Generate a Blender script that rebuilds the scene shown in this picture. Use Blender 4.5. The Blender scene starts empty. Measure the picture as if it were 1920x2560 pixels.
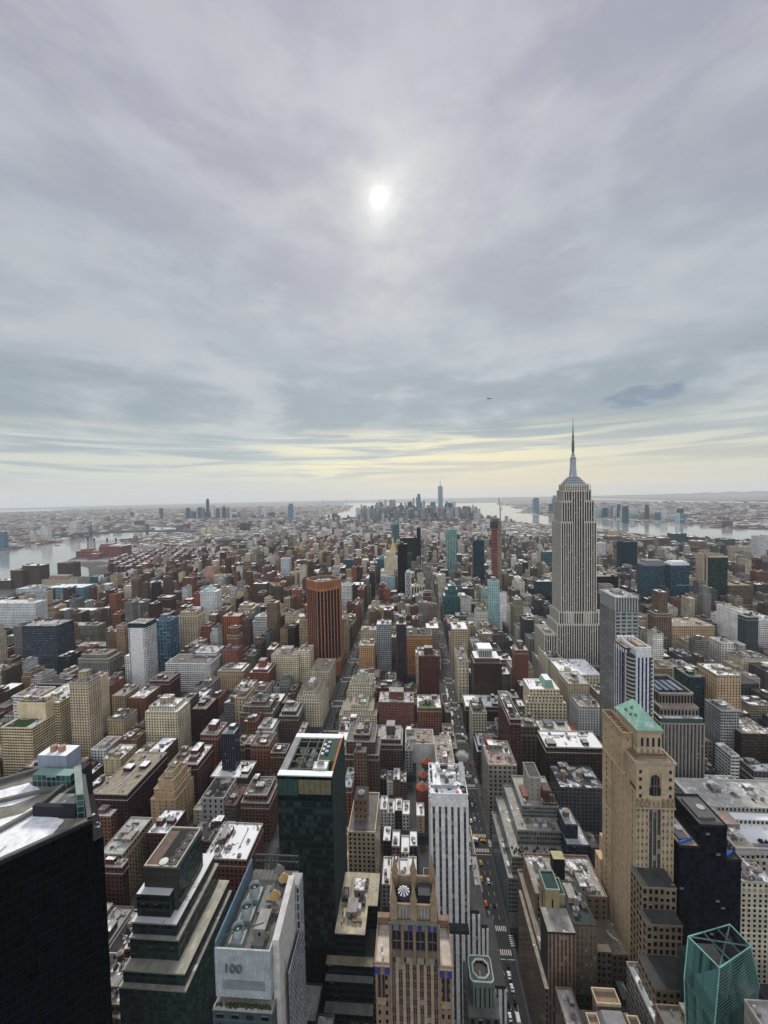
import bpy,math,random
from mathutils import Vector,Matrix
from math import radians,sin,cos,pi

# ------------------------------------------------------------------ camera, sky, sun, exposure
S = bpy.context.scene
C = S.collection
H = 316.0
M0 = ((0.99762837,0.06883053,0.0),(-0.06877303,0.99679484,-0.04086961),(-0.00281308,0.04077269,0.99916449))
ROL = -0.0198677
Rx,Fw,Up = (Vector(r) for r in M0)
ca,sa = cos(ROL),sin(ROL)
cr = Rx * ca + Up * sa
cu = -Rx * sa + Up * ca
cam_d = bpy.data.cameras.new("camera");cam = bpy.data.objects.new("camera",cam_d);C.objects.link(cam)
cam.matrix_world = Matrix(((cr.x,cu.x,-Fw.x,0),(cr.y,cu.y,-Fw.y,0),(cr.z,cu.z,-Fw.z,H),(0,0,0,1)))
cam_d.sensor_fit = 'HORIZONTAL';cam_d.sensor_width = 36;cam_d.lens = 1016 / 1920 * 36
cam_d.clip_start = 1;cam_d.clip_end = 90000
S.camera = cam

SUN = Vector((-0.0532,0.8125,0.5806)).normalized()
SUN_EL = math.asin(SUN.z)
EXPOSURE = 0.25
sun_d = bpy.data.lights.new("sun",'SUN');sun_o = bpy.data.objects.new("sun",sun_d);C.objects.link(sun_o)
sun_d.energy = 2.6;sun_d.angle = radians(10);sun_d.color = (1.0,0.93,0.82)
sun_o.rotation_euler = (-SUN).to_track_quat('-Z','Y').to_euler();sun_o.location = (0,0,900)
S.view_settings.view_transform = 'Standard';S.view_settings.look = 'None'
S.view_settings.exposure = EXPOSURE;S.view_settings.gamma = 1.0
S.cycles.max_bounces = 4;S.cycles.diffuse_bounces = 1;S.cycles.glossy_bounces = 2;S.cycles.volume_bounces = 1
S.cycles.transmission_bounces = 1;S.cycles.transparent_max_bounces = 6;S.cycles.use_denoising = True
S.cycles.denoising_input_passes = 'RGB_ALBEDO_NORMAL'

class NT:
 """small helper for node trees"""
 def __init__(s,tree): s.t = tree;s.n = tree.nodes;s.l = tree.links
 def new(s,ty,**k):
  nd = s.n.new(ty)
  for a,b in k.items(): setattr(nd,a,b)
  return nd
 def put(s,sock,v):
  if isinstance(v,bpy.types.NodeSocket): s.l.new(v,sock)
  elif v is not None:
   if hasattr(sock,'default_value'):
    try: sock.default_value = v
    except Exception: sock.default_value = (*v,1.0)
 def m(s,op,a,b=None,c_=None,clamp=False):
  nd = s.new('ShaderNodeMath',operation=op);nd.use_clamp = clamp
  for i,v in enumerate((a,b,c_)):
   if v is not None: s.put(nd.inputs[i],v)
  return nd.outputs[0]
 def mix(s,f,a,b,mode='MIX'):
  nd = s.new('ShaderNodeMix',data_type='RGBA',blend_type=mode);nd.clamp_factor = True
  s.put(nd.inputs[0],f);s.put(nd.inputs[6],a if not (isinstance(a,tuple) and len(a) == 3) else (*a,1));s.put(nd.inputs[7],b if not (isinstance(b,tuple) and len(b) == 3) else (*b,1))
  return nd.outputs[2]
 def noise(s,vec,scale,detail=3,rough=.55,dist=0.0):
  nd = s.new('ShaderNodeTexNoise');s.put(nd.inputs['Vector'],vec)
  nd.inputs['Scale'].default_value = scale;nd.inputs['Detail'].default_value = detail
  nd.inputs['Roughness'].default_value = rough;nd.inputs['Distortion'].default_value = dist
  return nd.outputs[0]
 def ramp(s,f,a,b,lo=0.0,hi=1.0,smooth=True):
  nd = s.new('ShaderNodeMapRange');nd.interpolation_type = 'SMOOTHSTEP' if smooth else 'LINEAR';nd.clamp = True
  s.put(nd.inputs[0],f);s.put(nd.inputs[1],a);s.put(nd.inputs[2],b);s.put(nd.inputs[3],lo);s.put(nd.inputs[4],hi)
  return nd.outputs[0]
 def comb(s,x,y,z):
  nd = s.new('ShaderNodeCombineXYZ');s.put(nd.inputs[0],x);s.put(nd.inputs[1],y);s.put(nd.inputs[2],z);return nd.outputs[0]
 def sep(s,v):
  nd = s.new('ShaderNodeSeparateXYZ');s.put(nd.inputs[0],v);return nd.outputs

W = bpy.data.worlds.new("World");S.world = W;W.use_nodes = True
def build_world():
 t = NT(W.node_tree);t.n.clear()
 out = t.new('ShaderNodeOutputWorld');bg = t.new('ShaderNodeBackground');bg2 = t.new('ShaderNodeBackground');add = t.new('ShaderNodeAddShader')
 sky = t.new('ShaderNodeTexSky',sky_type='NISHITA');sky.sun_disc = False;sky.sun_elevation = SUN_EL
 sky.sun_rotation = math.atan2(SUN.x,SUN.y);sky.altitude = 300;sky.dust_density = 0.6
 t.put(bg.inputs[0],sky.outputs[0]);bg.inputs[1].default_value = 0.010
 tc = t.new('ShaderNodeTexCoord');d = tc.outputs['Generated']
 x,y,z = t.sep(d)
 el = t.m('MAXIMUM',z,0.0)
 k = t.m('DIVIDE',1.0,t.m('ADD',el,0.10))
 px_,py_ = t.m('MULTIPLY',x,k),t.m('MULTIPLY',y,k)
 p = t.comb(px_,py_,0.0)
 p2 = t.comb(t.m('MULTIPLY',px_,0.55),t.m('MULTIPLY',py_,1.1),3.7)
 n1 = t.noise(p2,.95,4,.5,.1)
 n2 = t.noise(p,2.1,5,.55,.1)
 n3 = t.noise(t.comb(t.m('MULTIPLY',px_,0.5),py_,9.0),1.7,5,.55,.1)
 q = t.comb(t.m('ADD',t.m('MULTIPLY',x,2.2),t.m('MULTIPLY',z,1.1)),t.m('MULTIPLY',z,4.2),t.m('MULTIPLY',y,1.2))
 n4 = t.noise(q,1.7,7,.55,.12)
 n5 = t.noise(t.comb(t.m('MULTIPLY',x,3.0),t.m('MULTIPLY',z,8.0),4.4),1.5,6,.56,.12)
 g = t.mix(t.ramp(el,0.0,0.30),SKYLOW,SKYMID)
 g = t.mix(t.ramp(el,0.35,0.80),g,SKYTOP)
 n6 = t.noise(t.comb(t.m('MULTIPLY',x,7.0),t.m('MULTIPLY',z,11.0),y),1.5,6,.6,.2)
 g = t.mix(t.m('MULTIPLY',t.m('MULTIPLY',t.ramp(n6,.42,.64),t.ramp(el,.1,.2)),.32),g,SKYDARK2)
 up = t.ramp(el,.22,.40)
 g = t.mix(t.m('MULTIPLY',t.m('MULTIPLY',t.ramp(n4,.40,.64),up),.72),g,SKYDARK2)
 g = t.mix(t.m('MULTIPLY',t.m('MULTIPLY',t.ramp(n4,.52,.34),up),.30),g,SKYLIGHT)
 g = t.mix(t.m('MULTIPLY',t.m('MULTIPLY',t.ramp(n2,.50,.72),up),.28),g,SKYLIGHT)
 bank = t.m('MULTIPLY',t.ramp(el,0.095,0.16),t.ramp(el,0.36,0.24))
 g = t.mix(t.m('MULTIPLY',t.m('MULTIPLY',t.ramp(n5,.36,.60),bank),.72),g,SKYDARK)
 g = t.mix(t.m('MULTIPLY',t.m('MULTIPLY',t.ramp(n5,.50,.34),t.ramp(el,.08,.14)),.45),g,SKYLIGHT)
 gap = t.m('MULTIPLY',t.ramp(el,0.25,0.31),t.ramp(el,0.40,0.33))
 g = t.mix(t.m('MULTIPLY',t.m('MULTIPLY',t.ramp(n3,.38,.58),gap),.6),g,SKYLIGHT)
 az = t.m('ARCTAN2',t.m('ADD',x,0.02),y)
 st = t.noise(t.comb(t.m('MULTIPLY',az,1.6),t.m('MULTIPLY',el,26.0),1.3),1.9,4,.55,.5)
 low = t.m('MULTIPLY',t.ramp(el,0.02,0.07),t.ramp(el,0.19,0.10))
 azw = t.ramp(t.m('ABSOLUTE',t.m('SUBTRACT',az,.06)),0.60,0.10,0.25,1.0)
 g = t.mix(t.m('MULTIPLY',t.m('MULTIPLY',t.ramp(st,0.42,0.62),low),t.m('MULTIPLY',azw,0.95)),g,SKYCREAM)
 g = t.mix(t.m('MULTIPLY',t.m('MULTIPLY',t.ramp(st,0.56,0.36),low),0.55),g,SKYDARK)
 warm = t.m('MULTIPLY',t.ramp(t.m('ABSOLUTE',t.m('SUBTRACT',az,0.30)),0.8,0.0),t.ramp(el,0.16,0.0))
 g = t.mix(t.m('MULTIPLY',warm,0.85),g,SKYWARM)
 cx = t.m('DIVIDE',t.m('SUBTRACT',az,CLOUDAZ),0.05);cy = t.m('DIVIDE',t.m('SUBTRACT',el,CLOUDEL),0.013)
 cy = t.m('SUBTRACT',cy,t.m('MULTIPLY',cx,0.25))
 r2 = t.m('ADD',t.m('MULTIPLY',cx,cx),t.m('MULTIPLY',cy,cy))
 cn = t.noise(t.comb(t.m('MULTIPLY',az,18.0),t.m('MULTIPLY',el,60.0),0.0),1.0,5,.6)
 g = t.mix(t.m('MULTIPLY',t.ramp(t.m('ADD',t.m('MULTIPLY',r2,.5),t.m('MULTIPLY',cn,4.0)),3.5,2.2),0.75),g,SKYCLOUD)
 dp = t.new('ShaderNodeVectorMath',operation='DOT_PRODUCT');t.put(dp.inputs[0],d);dp.inputs[1].default_value = SUN
 ang = t.m('ARCCOSINE',t.m('MINIMUM',dp.outputs['Value'],1.0))
 nz = t.noise(d,11.0,5,.6,.2)
 e1 = t.m('EXPONENT',t.m('MULTIPLY',t.m('MULTIPLY',ang,ang),-1 / .0098 ** 2))
 e2 = t.m('MULTIPLY',t.m('EXPONENT',t.m('MULTIPLY',ang,-1 / .026)),t.ramp(nz,.3,.65,.55,1.25,False))
 e3 = t.m('MULTIPLY',t.m('EXPONENT',t.m('MULTIPLY',ang,-1 / .13)),t.ramp(nz,.3,.65,.5,1.2,False))
 tot = t.m('ADD',t.m('ADD',t.m('MULTIPLY',e1,1.3),t.m('MULTIPLY',e2,.42)),t.m('MULTIPLY',e3,.13))
 g = t.mix(1.0,g,t.comb(tot,t.m('MULTIPLY',tot,.96),t.m('MULTIPLY',tot,.80)),'ADD')
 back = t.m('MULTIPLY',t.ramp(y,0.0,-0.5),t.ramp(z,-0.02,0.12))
 g = t.mix(back,g,(.90,.92,.95))  # brightness added to the sky behind the camera to light the facing facades
 g = t.mix(t.ramp(z,0.0,-0.05),g,(0.10,0.11,0.12))
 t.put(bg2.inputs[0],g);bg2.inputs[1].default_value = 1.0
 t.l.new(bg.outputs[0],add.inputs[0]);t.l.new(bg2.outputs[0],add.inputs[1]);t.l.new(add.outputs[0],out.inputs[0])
SKYLOW = (0.43,0.46,0.45);SKYMID = (0.36,0.39,0.405);SKYTOP = (0.372,0.37,0.43)
SKYDARK = (0.215,0.255,0.275);SKYDARK2 = (0.28,0.287,0.335);SKYLIGHT = (0.445,0.45,0.46)
SKYCREAM = (0.76,0.69,0.43);SKYWARM = (0.60,0.51,0.36);SKYCLOUD = (0.14,0.18,0.24)
CLOUDAZ,CLOUDEL = 0.515,0.191
build_world()

# ------------------------------------------------------------------ materials
def mat(name):
 m = bpy.data.materials.new(name);m.use_nodes = True;t = NT(m.node_tree);t.n.clear()
 o = t.new('ShaderNodeOutputMaterial');return m,t,o
def princ(t,col,rough=.8,spec=.3,metal=0.0):
 b = t.new('ShaderNodeBsdfPrincipled');t.put(b.inputs['Base Color'],col);t.put(b.inputs['Roughness'],rough)
 t.put(b.inputs['Specular IOR Level'],spec);t.put(b.inputs['Metallic'],metal);return b
def attr(t,n):
 a = t.new('ShaderNodeAttribute');a.attribute_name = n;return a

def facade_material():
 m,t,o = mat('facade')
 uv = t.new('ShaderNodeUVMap');uv.uv_map = 'UVMap'
 u,v,_ = t.sep(uv.outputs[0])
 wc = attr(t,'wcol');wp = attr(t,'wpar');gc = attr(t,'gcol')
 sc = t.new('ShaderNodeSeparateColor');t.put(sc.inputs[0],wp.outputs['Color'])
 bay,flo,wf,hf = sc.outputs[0],sc.outputs[1],sc.outputs[2],wp.outputs['Alpha']
 cu_,cv_ = t.m('DIVIDE',u,bay),t.m('DIVIDE',v,flo)
 fu,fv = t.m('FRACT',cu_),t.m('FRACT',cv_)
 mu = t.m('LESS_THAN',t.m('ABSOLUTE',t.m('SUBTRACT',fu,.5)),t.m('MULTIPLY',wf,.5))
 mv = t.m('LESS_THAN',t.m('ABSOLUTE',t.m('SUBTRACT',fv,.5)),t.m('MULTIPLY',hf,.5))
 win = t.m('MULTIPLY',mu,mv)
 wn = t.new('ShaderNodeTexWhiteNoise',noise_dimensions='3D')
 geo = t.new('ShaderNodeNewGeometry')
 oi = t.new('ShaderNodeObjectInfo')
 nx,ny,nz = t.sep(geo.outputs['Normal'])
 seed = t.m('ADD',t.m('MULTIPLY',nx,3.1),t.m('MULTIPLY',oi.outputs['Random'],50.0))
 t.put(wn.inputs[0],t.comb(t.m('FLOOR',cu_),t.m('FLOOR',cv_),seed))
 r = wn.outputs[0]
 var = gc.outputs['Alpha']
 g = t.mix(t.ramp(r,0.0,1.0,0.0,0.85,False),gc.outputs['Color'],(0,0,0))
 lite = t.m('GREATER_THAN',r,t.m('SUBTRACT',1.0,var))
 lc = t.mix(0.5,wc.outputs['Color'],(0.34,0.35,0.34))
 part = t.m('GREATER_THAN',fv,t.m('ADD',0.30,t.m('MULTIPLY',wn.outputs[1],0.5) if False else 0.35))
 g = t.mix(t.m('MULTIPLY',lite,part),g,lc)
 sp = t.m('GREATER_THAN',hf,0.97)
 sl = t.m('LESS_THAN',fv,0.30)
 g = t.mix(t.m('MULTIPLY',t.m('MULTIPLY',sp,sl),0.55),g,t.mix(0.75,wc.outputs['Color'],(0.02,0.02,0.025)))
 nn = t.noise(geo.outputs['Position'],0.06,4,.6)
 ns = t.noise(t.comb(u,t.m('MULTIPLY',v,0.06),seed),0.55,3,.6)
 gr = t.m('MULTIPLY',t.ramp(nn,.25,.75,.72,1.18,False),t.ramp(ns,.25,.75,.74,1.12,False))
 w = t.mix(1.0,wc.outputs['Color'],t.comb(gr,gr,gr),'MULTIPLY')
 belt = t.m('LESS_THAN',t.m('FRACT',t.m('DIVIDE',cv_,5.0)),0.05)
 w = t.mix(t.m('MULTIPLY',belt,.8),w,t.mix(1.0,w,(1.45,1.42,1.38),'MULTIPLY'))
 lum = t.m('MULTIPLY',t.sep(g)[1],3.0)
 b1 = princ(t,w,.88,.08);b2 = princ(t,g,.12,t.m('ADD',.035,t.m('MINIMUM',lum,.4)))
 bump = t.new('ShaderNodeBump');bump.inputs['Strength'].default_value = .6;bump.inputs['Distance'].default_value = .25
 t.put(bump.inputs['Height'],t.m('SUBTRACT',1.0,win));t.l.new(bump.outputs[0],b1.inputs['Normal'])
 rn = t.noise(t.comb(t.m('FLOOR',cu_),t.m('FLOOR',cv_),seed),3.3,1)
 b3 = t.new('ShaderNodeBump');b3.inputs['Strength'].default_value = .3;b3.inputs['Distance'].default_value = 1.0
 t.put(b3.inputs['Height'],rn);t.l.new(b3.outputs[0],b2.inputs['Normal'])
 ms = t.new('ShaderNodeMixShader');t.put(ms.inputs[0],win);t.l.new(b1.outputs[0],ms.inputs[1]);t.l.new(b2.outputs[0],ms.inputs[2])
 t.l.new(ms.outputs[0],o.inputs[0]);return m
def roof_material():
 m,t,o = mat('roof')
 wc = attr(t,'wcol');wp = attr(t,'wpar')
 sc = t.new('ShaderNodeSeparateColor');t.put(sc.inputs[0],wp.outputs['Color'])
 geo = t.new('ShaderNodeNewGeometry');P = geo.outputs['Position']
 n = t.m('ADD',t.m('MULTIPLY',t.noise(P,0.07,6,.62,1.6),.68),t.m('MULTIPLY',t.noise(P,0.33,6,.7,.8),.32))
 snow = t.ramp(t.m('ADD',n,t.m('MULTIPLY',sc.outputs[0],.42)),.70,.74)
 g = t.noise(P,0.22,5,.65)
 seam = t.noise(t.comb(t.m('MULTIPLY',t.sep(P)[0],1.0),t.m('MULTIPLY',t.sep(P)[1],.12),0.0),0.8,3,.6)
 gr = t.m('MULTIPLY',t.ramp(g,.3,.7,.65,1.25,False),t.ramp(seam,.3,.7,.85,1.15,False))
 base = t.mix(1.0,wc.outputs['Color'],t.comb(gr,gr,gr),'MULTIPLY')
 col = t.mix(snow,base,(0.80,0.82,0.85))
 b = princ(t,col,.8,.25);t.l.new(b.outputs[0],o.inputs[0]);return m
def plain_material():
 m,t,o = mat('plain')
 wc = attr(t,'wcol');geo = t.new('ShaderNodeNewGeometry')
 n = t.noise(geo.outputs['Position'],0.35,7,.75)
 gr = t.ramp(n,.3,.7,.66,1.2,False)
 b = princ(t,t.mix(1.0,wc.outputs['Color'],t.comb(gr,gr,gr),'MULTIPLY'),.75,.3);t.l.new(b.outputs[0],o.inputs[0]);return m
def glassy_material():
 m,t,o = mat('glazing')
 wc = attr(t,'wcol');b = princ(t,wc.outputs['Color'],.12,t.m('ADD',.04,t.m('MINIMUM',t.m('MULTIPLY',t.sep(wc.outputs['Color'])[1],3.0),.4)));t.l.new(b.outputs[0],o.inputs[0]);return m
def simple(name,col,rough=.8,spec=.3,metal=0.0,nscale=None,amt=.25):
 m,t,o = mat(name);c = (*col,1)
 if nscale:
  geo = t.new('ShaderNodeNewGeometry');n = t.noise(geo.outputs['Position'],nscale,5,.6)
  gr = t.ramp(n,.3,.7,1 - amt,1 + amt,False);c = t.mix(1.0,col,t.comb(gr,gr,gr),'MULTIPLY')
 b = princ(t,c,rough,spec,metal);t.l.new(b.outputs[0],o.inputs[0]);return m
FAC,ROOF,PLAIN,GLZ = facade_material(),roof_material(),plain_material(),glassy_material()
SLOTS = [FAC,ROOF,PLAIN,GLZ]

# ------------------------------------------------------------------ mesh builder
class MB:
 def __init__(s): s.v = [];s.f = [];s.mi = [];s.uv = [];s.c = [];s.p = [];s.g = []
 def face(s,pts,col,mi=2,par=(3,3,0,0),g=(.05,.05,.06,.1),uv=None):
  n = len(s.v);s.v.extend(pts);k = len(pts);s.f.append(tuple(range(n,n + k)));s.mi.append(mi)
  s.uv.extend(uv if uv else [(0.0,0.0)] * k);s.c.append((*col,1.0));s.p.append(par);s.g.append(g)
 def wall(s,a,b,z0,z1,col,par=(3,3,0,0),g=(.05,.05,.06,.1),mi=0):
  """vertical wall from a to b (xy), outside on the left-hand... normal = (b-a) x up"""
  w = math.hypot(b[0] - a[0],b[1] - a[1]);bay = par[0];n = max(1,round(w / bay));fl = max(1,round((z1 - z0) / par[1]))
  U = n * bay;Vv = fl * par[1]
  s.face([(a[0],a[1],z0),(b[0],b[1],z0),(b[0],b[1],z1),(a[0],a[1],z1)],col,mi,par,g,[(0,0),(U,0),(U,Vv),(0,Vv)])
 def prism(s,poly,z0,z1,col,par=(3,3,0,0),g=(.05,.05,.06,.1),mi=0,top=None,topmi=1,snow=0.3,cap=True):
  """poly counter-clockwise seen from above"""
  for i in range(len(poly)):
   a,b = poly[i],poly[(i + 1) % len(poly)];s.wall(a,b,z0,z1,col,par,g,mi)
  if cap: s.face([(q[0],q[1],z1) for q in poly],top or col,topmi,(snow,0,0,0))
 def box(s,x0,x1,y0,y1,z0,z1,col,par=(3,3,0,0),g=(.05,.05,.06,.1),mi=2,top=None,topmi=None,snow=.3,cap=True):
  s.prism([(x0,y0),(x1,y0),(x1,y1),(x0,y1)],z0,z1,col,par,g,mi,top,mi if topmi is None else topmi,snow,cap)
 def ring(s,x0,x1,y0,y1,z0,z1,t,col):
  s.box(x0,x1,y0,y0 + t,z0,z1,col);s.box(x0,x1,y1 - t,y1,z0,z1,col)
  s.box(x0,x0 + t,y0 + t,y1 - t,z0,z1,col);s.box(x1 - t,x1,y0 + t,y1 - t,z0,z1,col)
 def cyl(s,x,y,z0,z1,r0,r1=None,n=12,col=(.3,.3,.3),mi=2,cap=True,topcol=None,topmi=None):
  r1 = r0 if r1 is None else r1
  A = [(x + r0 * cos(2 * pi * i / n),y + r0 * sin(2 * pi * i / n),z0) for i in range(n)]
  B = [(x + r1 * cos(2 * pi * i / n),y + r1 * sin(2 * pi * i / n),z1) for i in range(n)]
  for i in range(n):
   j = (i + 1) % n
   if r1 < 1e-3: s.face([A[i],A[j],(x,y,z1)],col,mi)
   else: s.face([A[i],A[j],B[j],B[i]],col,mi)
  if cap and r1 > 1e-3: s.face(B,topcol or col,mi if topmi is None else topmi,(.2,0,0,0))
 def bar(s,a,b,r,col,mi=2):
  a,b = Vector(a),Vector(b);d = (b - a).normalized();q = d.cross(Vector((0,0,1)))
  if q.length < 1e-3: q = Vector((1,0,0))
  q = q.normalized() * r;w = d.cross(q).normalized() * r
  A = [a + q + w,a - q + w,a - q - w,a + q - w];B = [p + (b - a) for p in A]
  for i in range(4):
   j = (i + 1) % 4;s.face([tuple(A[i]),tuple(A[j]),tuple(B[j]),tuple(B[i])],col,mi)
  s.face([tuple(p) for p in A[::-1]],col,mi);s.face([tuple(p) for p in B],col,mi)
 def tank(s,x,y,z,r=2.1,h=4.0,leg=2.5,col=(.17,.12,.085)):
  for dx in (-.7,.7):
   for dy in (-.7,.7): s.bar((x + dx * r,y + dy * r,z),(x + dx * r,y + dy * r,z + leg),.16,(.05,.05,.05))
  s.cyl(x,y,z + leg,z + leg + h,r,r,12,col,cap=False);s.cyl(x,y,z + leg + h,z + leg + h + r * .55,r * 1.06,0,12,(.32,.29,.25))
 def mesh(s,name,off=(0,0,0)):
  me = bpy.data.meshes.new(name)
  ox,oy,oz = off
  me.from_pydata([(a - ox,b - oy,c_ - oz) for a,b,c_ in s.v],[],s.f)
  uvl = me.uv_layers.new(name='UVMap');uvl.data.foreach_set('uv',[k for q in s.uv for k in q])
  for nm,dat in (('wcol',s.c),('wpar',s.p),('gcol',s.g)):
   a = me.attributes.new(nm,'FLOAT_COLOR','FACE');a.data.foreach_set('color',[float(k) for q in dat for k in q])
  for m in SLOTS: me.materials.append(m)
  me.polygons.foreach_set('material_index',s.mi)
  me.update();return me
 def build(s,name,parent=None,off=None):
  if not s.f: return None
  base = parent.location if parent is not None else (off or (0,0,0))
  me = s.mesh(name,tuple(base));o = bpy.data.objects.new(name,me);C.objects.link(o)
  if parent is not None: o.parent = parent
  else: o.location = tuple(base)
  return o

def tag(o,label=None,cat=None,group=None,kind=None):
 if label: o['label'] = label
 if cat: o['category'] = cat
 if group: o['group'] = group
 if kind: o['kind'] = kind
 return o
def empty(name,x,y,z,label,cat,group=None):
 o = bpy.data.objects.new(name,None);C.objects.link(o);o.location = (x,y,z);o.empty_display_size = 1
 return tag(o,label,cat,group)
def sub(parent,name,me,loc=(0,0,0)):
 o = bpy.data.objects.new(name,me);C.objects.link(o);o.parent = parent;o.location = loc;return o

# ------------------------------------------------------------------ colours and facade kinds
COL = dict(white=(.72,.73,.74),ltgrey=(.46,.48,.49),grey=(.27,.28,.29),dkgrey=(.11,.115,.13),greybr=(.23,.215,.19),cream=(.50,.45,.34),cream2=(.46,.41,.31),
 cream3=(.36,.33,.27),cream4=(.20,.085,.07),tan=(.38,.32,.24),tan2=(.36,.27,.18),tan3=(.33,.31,.27),olive=(.26,.255,.21),olive2=(.20,.20,.18),gold=(.45,.385,.27),
 gold2=(.36,.31,.21),gold3=(.32,.255,.17),brown=(.15,.105,.085),brown2=(.19,.14,.11),dkbrown=(.085,.058,.05),rust=(.23,.12,.085),rust2=(.20,.105,.075),rust3=(.16,.09,.07),red=(.22,.10,.08),
 dkred=(.13,.06,.055),dkpur=(.085,.04,.05),dkpurp=(.10,.07,.075),pink=(.42,.27,.22),orange=(.36,.13,.07),orange2=(.34,.19,.10),orange3=(.40,.25,.15),black=(.018,.019,.024),
 navy=(.10,.12,.155),dknavy=(.03,.045,.075),dkblue=(.04,.09,.13),blue=(.11,.21,.28),ltblue=(.30,.42,.48),teal=(.05,.13,.14),dkteal=(.035,.08,.09),ltteal=(.30,.42,.42),aqua=(.55,.62,.64),dkgrn=(.02,.04,.04))
DG = (.008,.011,.019)
STY = dict(  # bay, floor, width share, height share, glass colour, pale share
 punch=(3.4,3.4,.46,.56,DG,.11),punch2=(5.5,5,.34,.5,DG,.05),sparse=(6.0,3.4,.2,.4,DG,.15),gridb=(2.8,3.1,.70,.60,(.03,.03,.03),.2),gridc=(3,3.6,.55,.74,(.05,.045,.04),.1),
 gridl=(3.4,3.3,.74,.72,(.03,.03,.07),.04),whitegrid=(3.3,3.5,.66,.62,(.05,.07,.10),.08),bluegrid=(6,6.8,.86,.88,(.07,.14,.22),.12),vstripe=(3.4,3.6,.46,1.0,(.07,.08,.10),.1),
 vdark=(2.6,3.6,.72,1.0,(.012,.014,.03),.03),wband=(4,3.4,.86,.46,(.09,.11,.13),.15),wbandd=(3,3.8,1.0,.62,(.012,.022,.03),.04),wbando=(3.2,3.3,.84,.5,(.11,.07,.045),.2),
 glass=(1.9,3.8,.9,.9,None,.07),glassgrid=(3.0,3.4,.8,.72,(.02,.06,.05),.3),glassband=(4,4.2,1.0,.6,None,.05),tealstripe=(5,3.8,.78,1.0,(.10,.24,.22),.1),hosp=(3.4,3.7,.62,.42,(.10,.12,.13),.3),
 plainstrip=(30,40,.18,.96,(.04,.10,.12),0),balc=(5,3.1,.55,.55,(.07,.07,.07),.3),balcw=(4.2,3.3,.55,.6,(.10,.09,.10),.55),aqua=(4.2,3.2,.72,.5,(.13,.27,.30),.2),brickdark=(4.4,3.4,.55,.74,(.02,.02,.035),.05),
 navy=(3.4,3.2,.8,.66,(.01,.018,.03),.2),lattice=(14,40,.8,.98,(.12,.14,.16),0),archy=(7,30,.62,.84,(.03,.05,.06),0),colon=(6,34,.5,.74,(.03,.035,.04),0),archrow=(4.4,4.2,.46,.55,(.04,.045,.05),.1),
 blank=(5,5,0,0,DG,0),farg=(4,7,.5,.7,(.05,.08,.11),.1),farp=(3.6,4.4,.5,.5,(.05,.05,.06),.15),lit=(3.4,3.4,.42,.5,(.05,.045,.06),.5))
def style(sty,col):
 b,f,w,h,g,v = STY[sty]
 if g is None: g = tuple(k * .9 for k in col);col = tuple(min(1,k * 1.5 + .02) for k in col)
 l_ = sum(col) / 3;col = tuple(max(.004,min(.82,(l_ + (k - l_) * 1.14) * (.50 + 1.12 * min(1,l_ / .32)))) for k in col)
 return col,(b,f,w,h),(*g,v)

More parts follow.
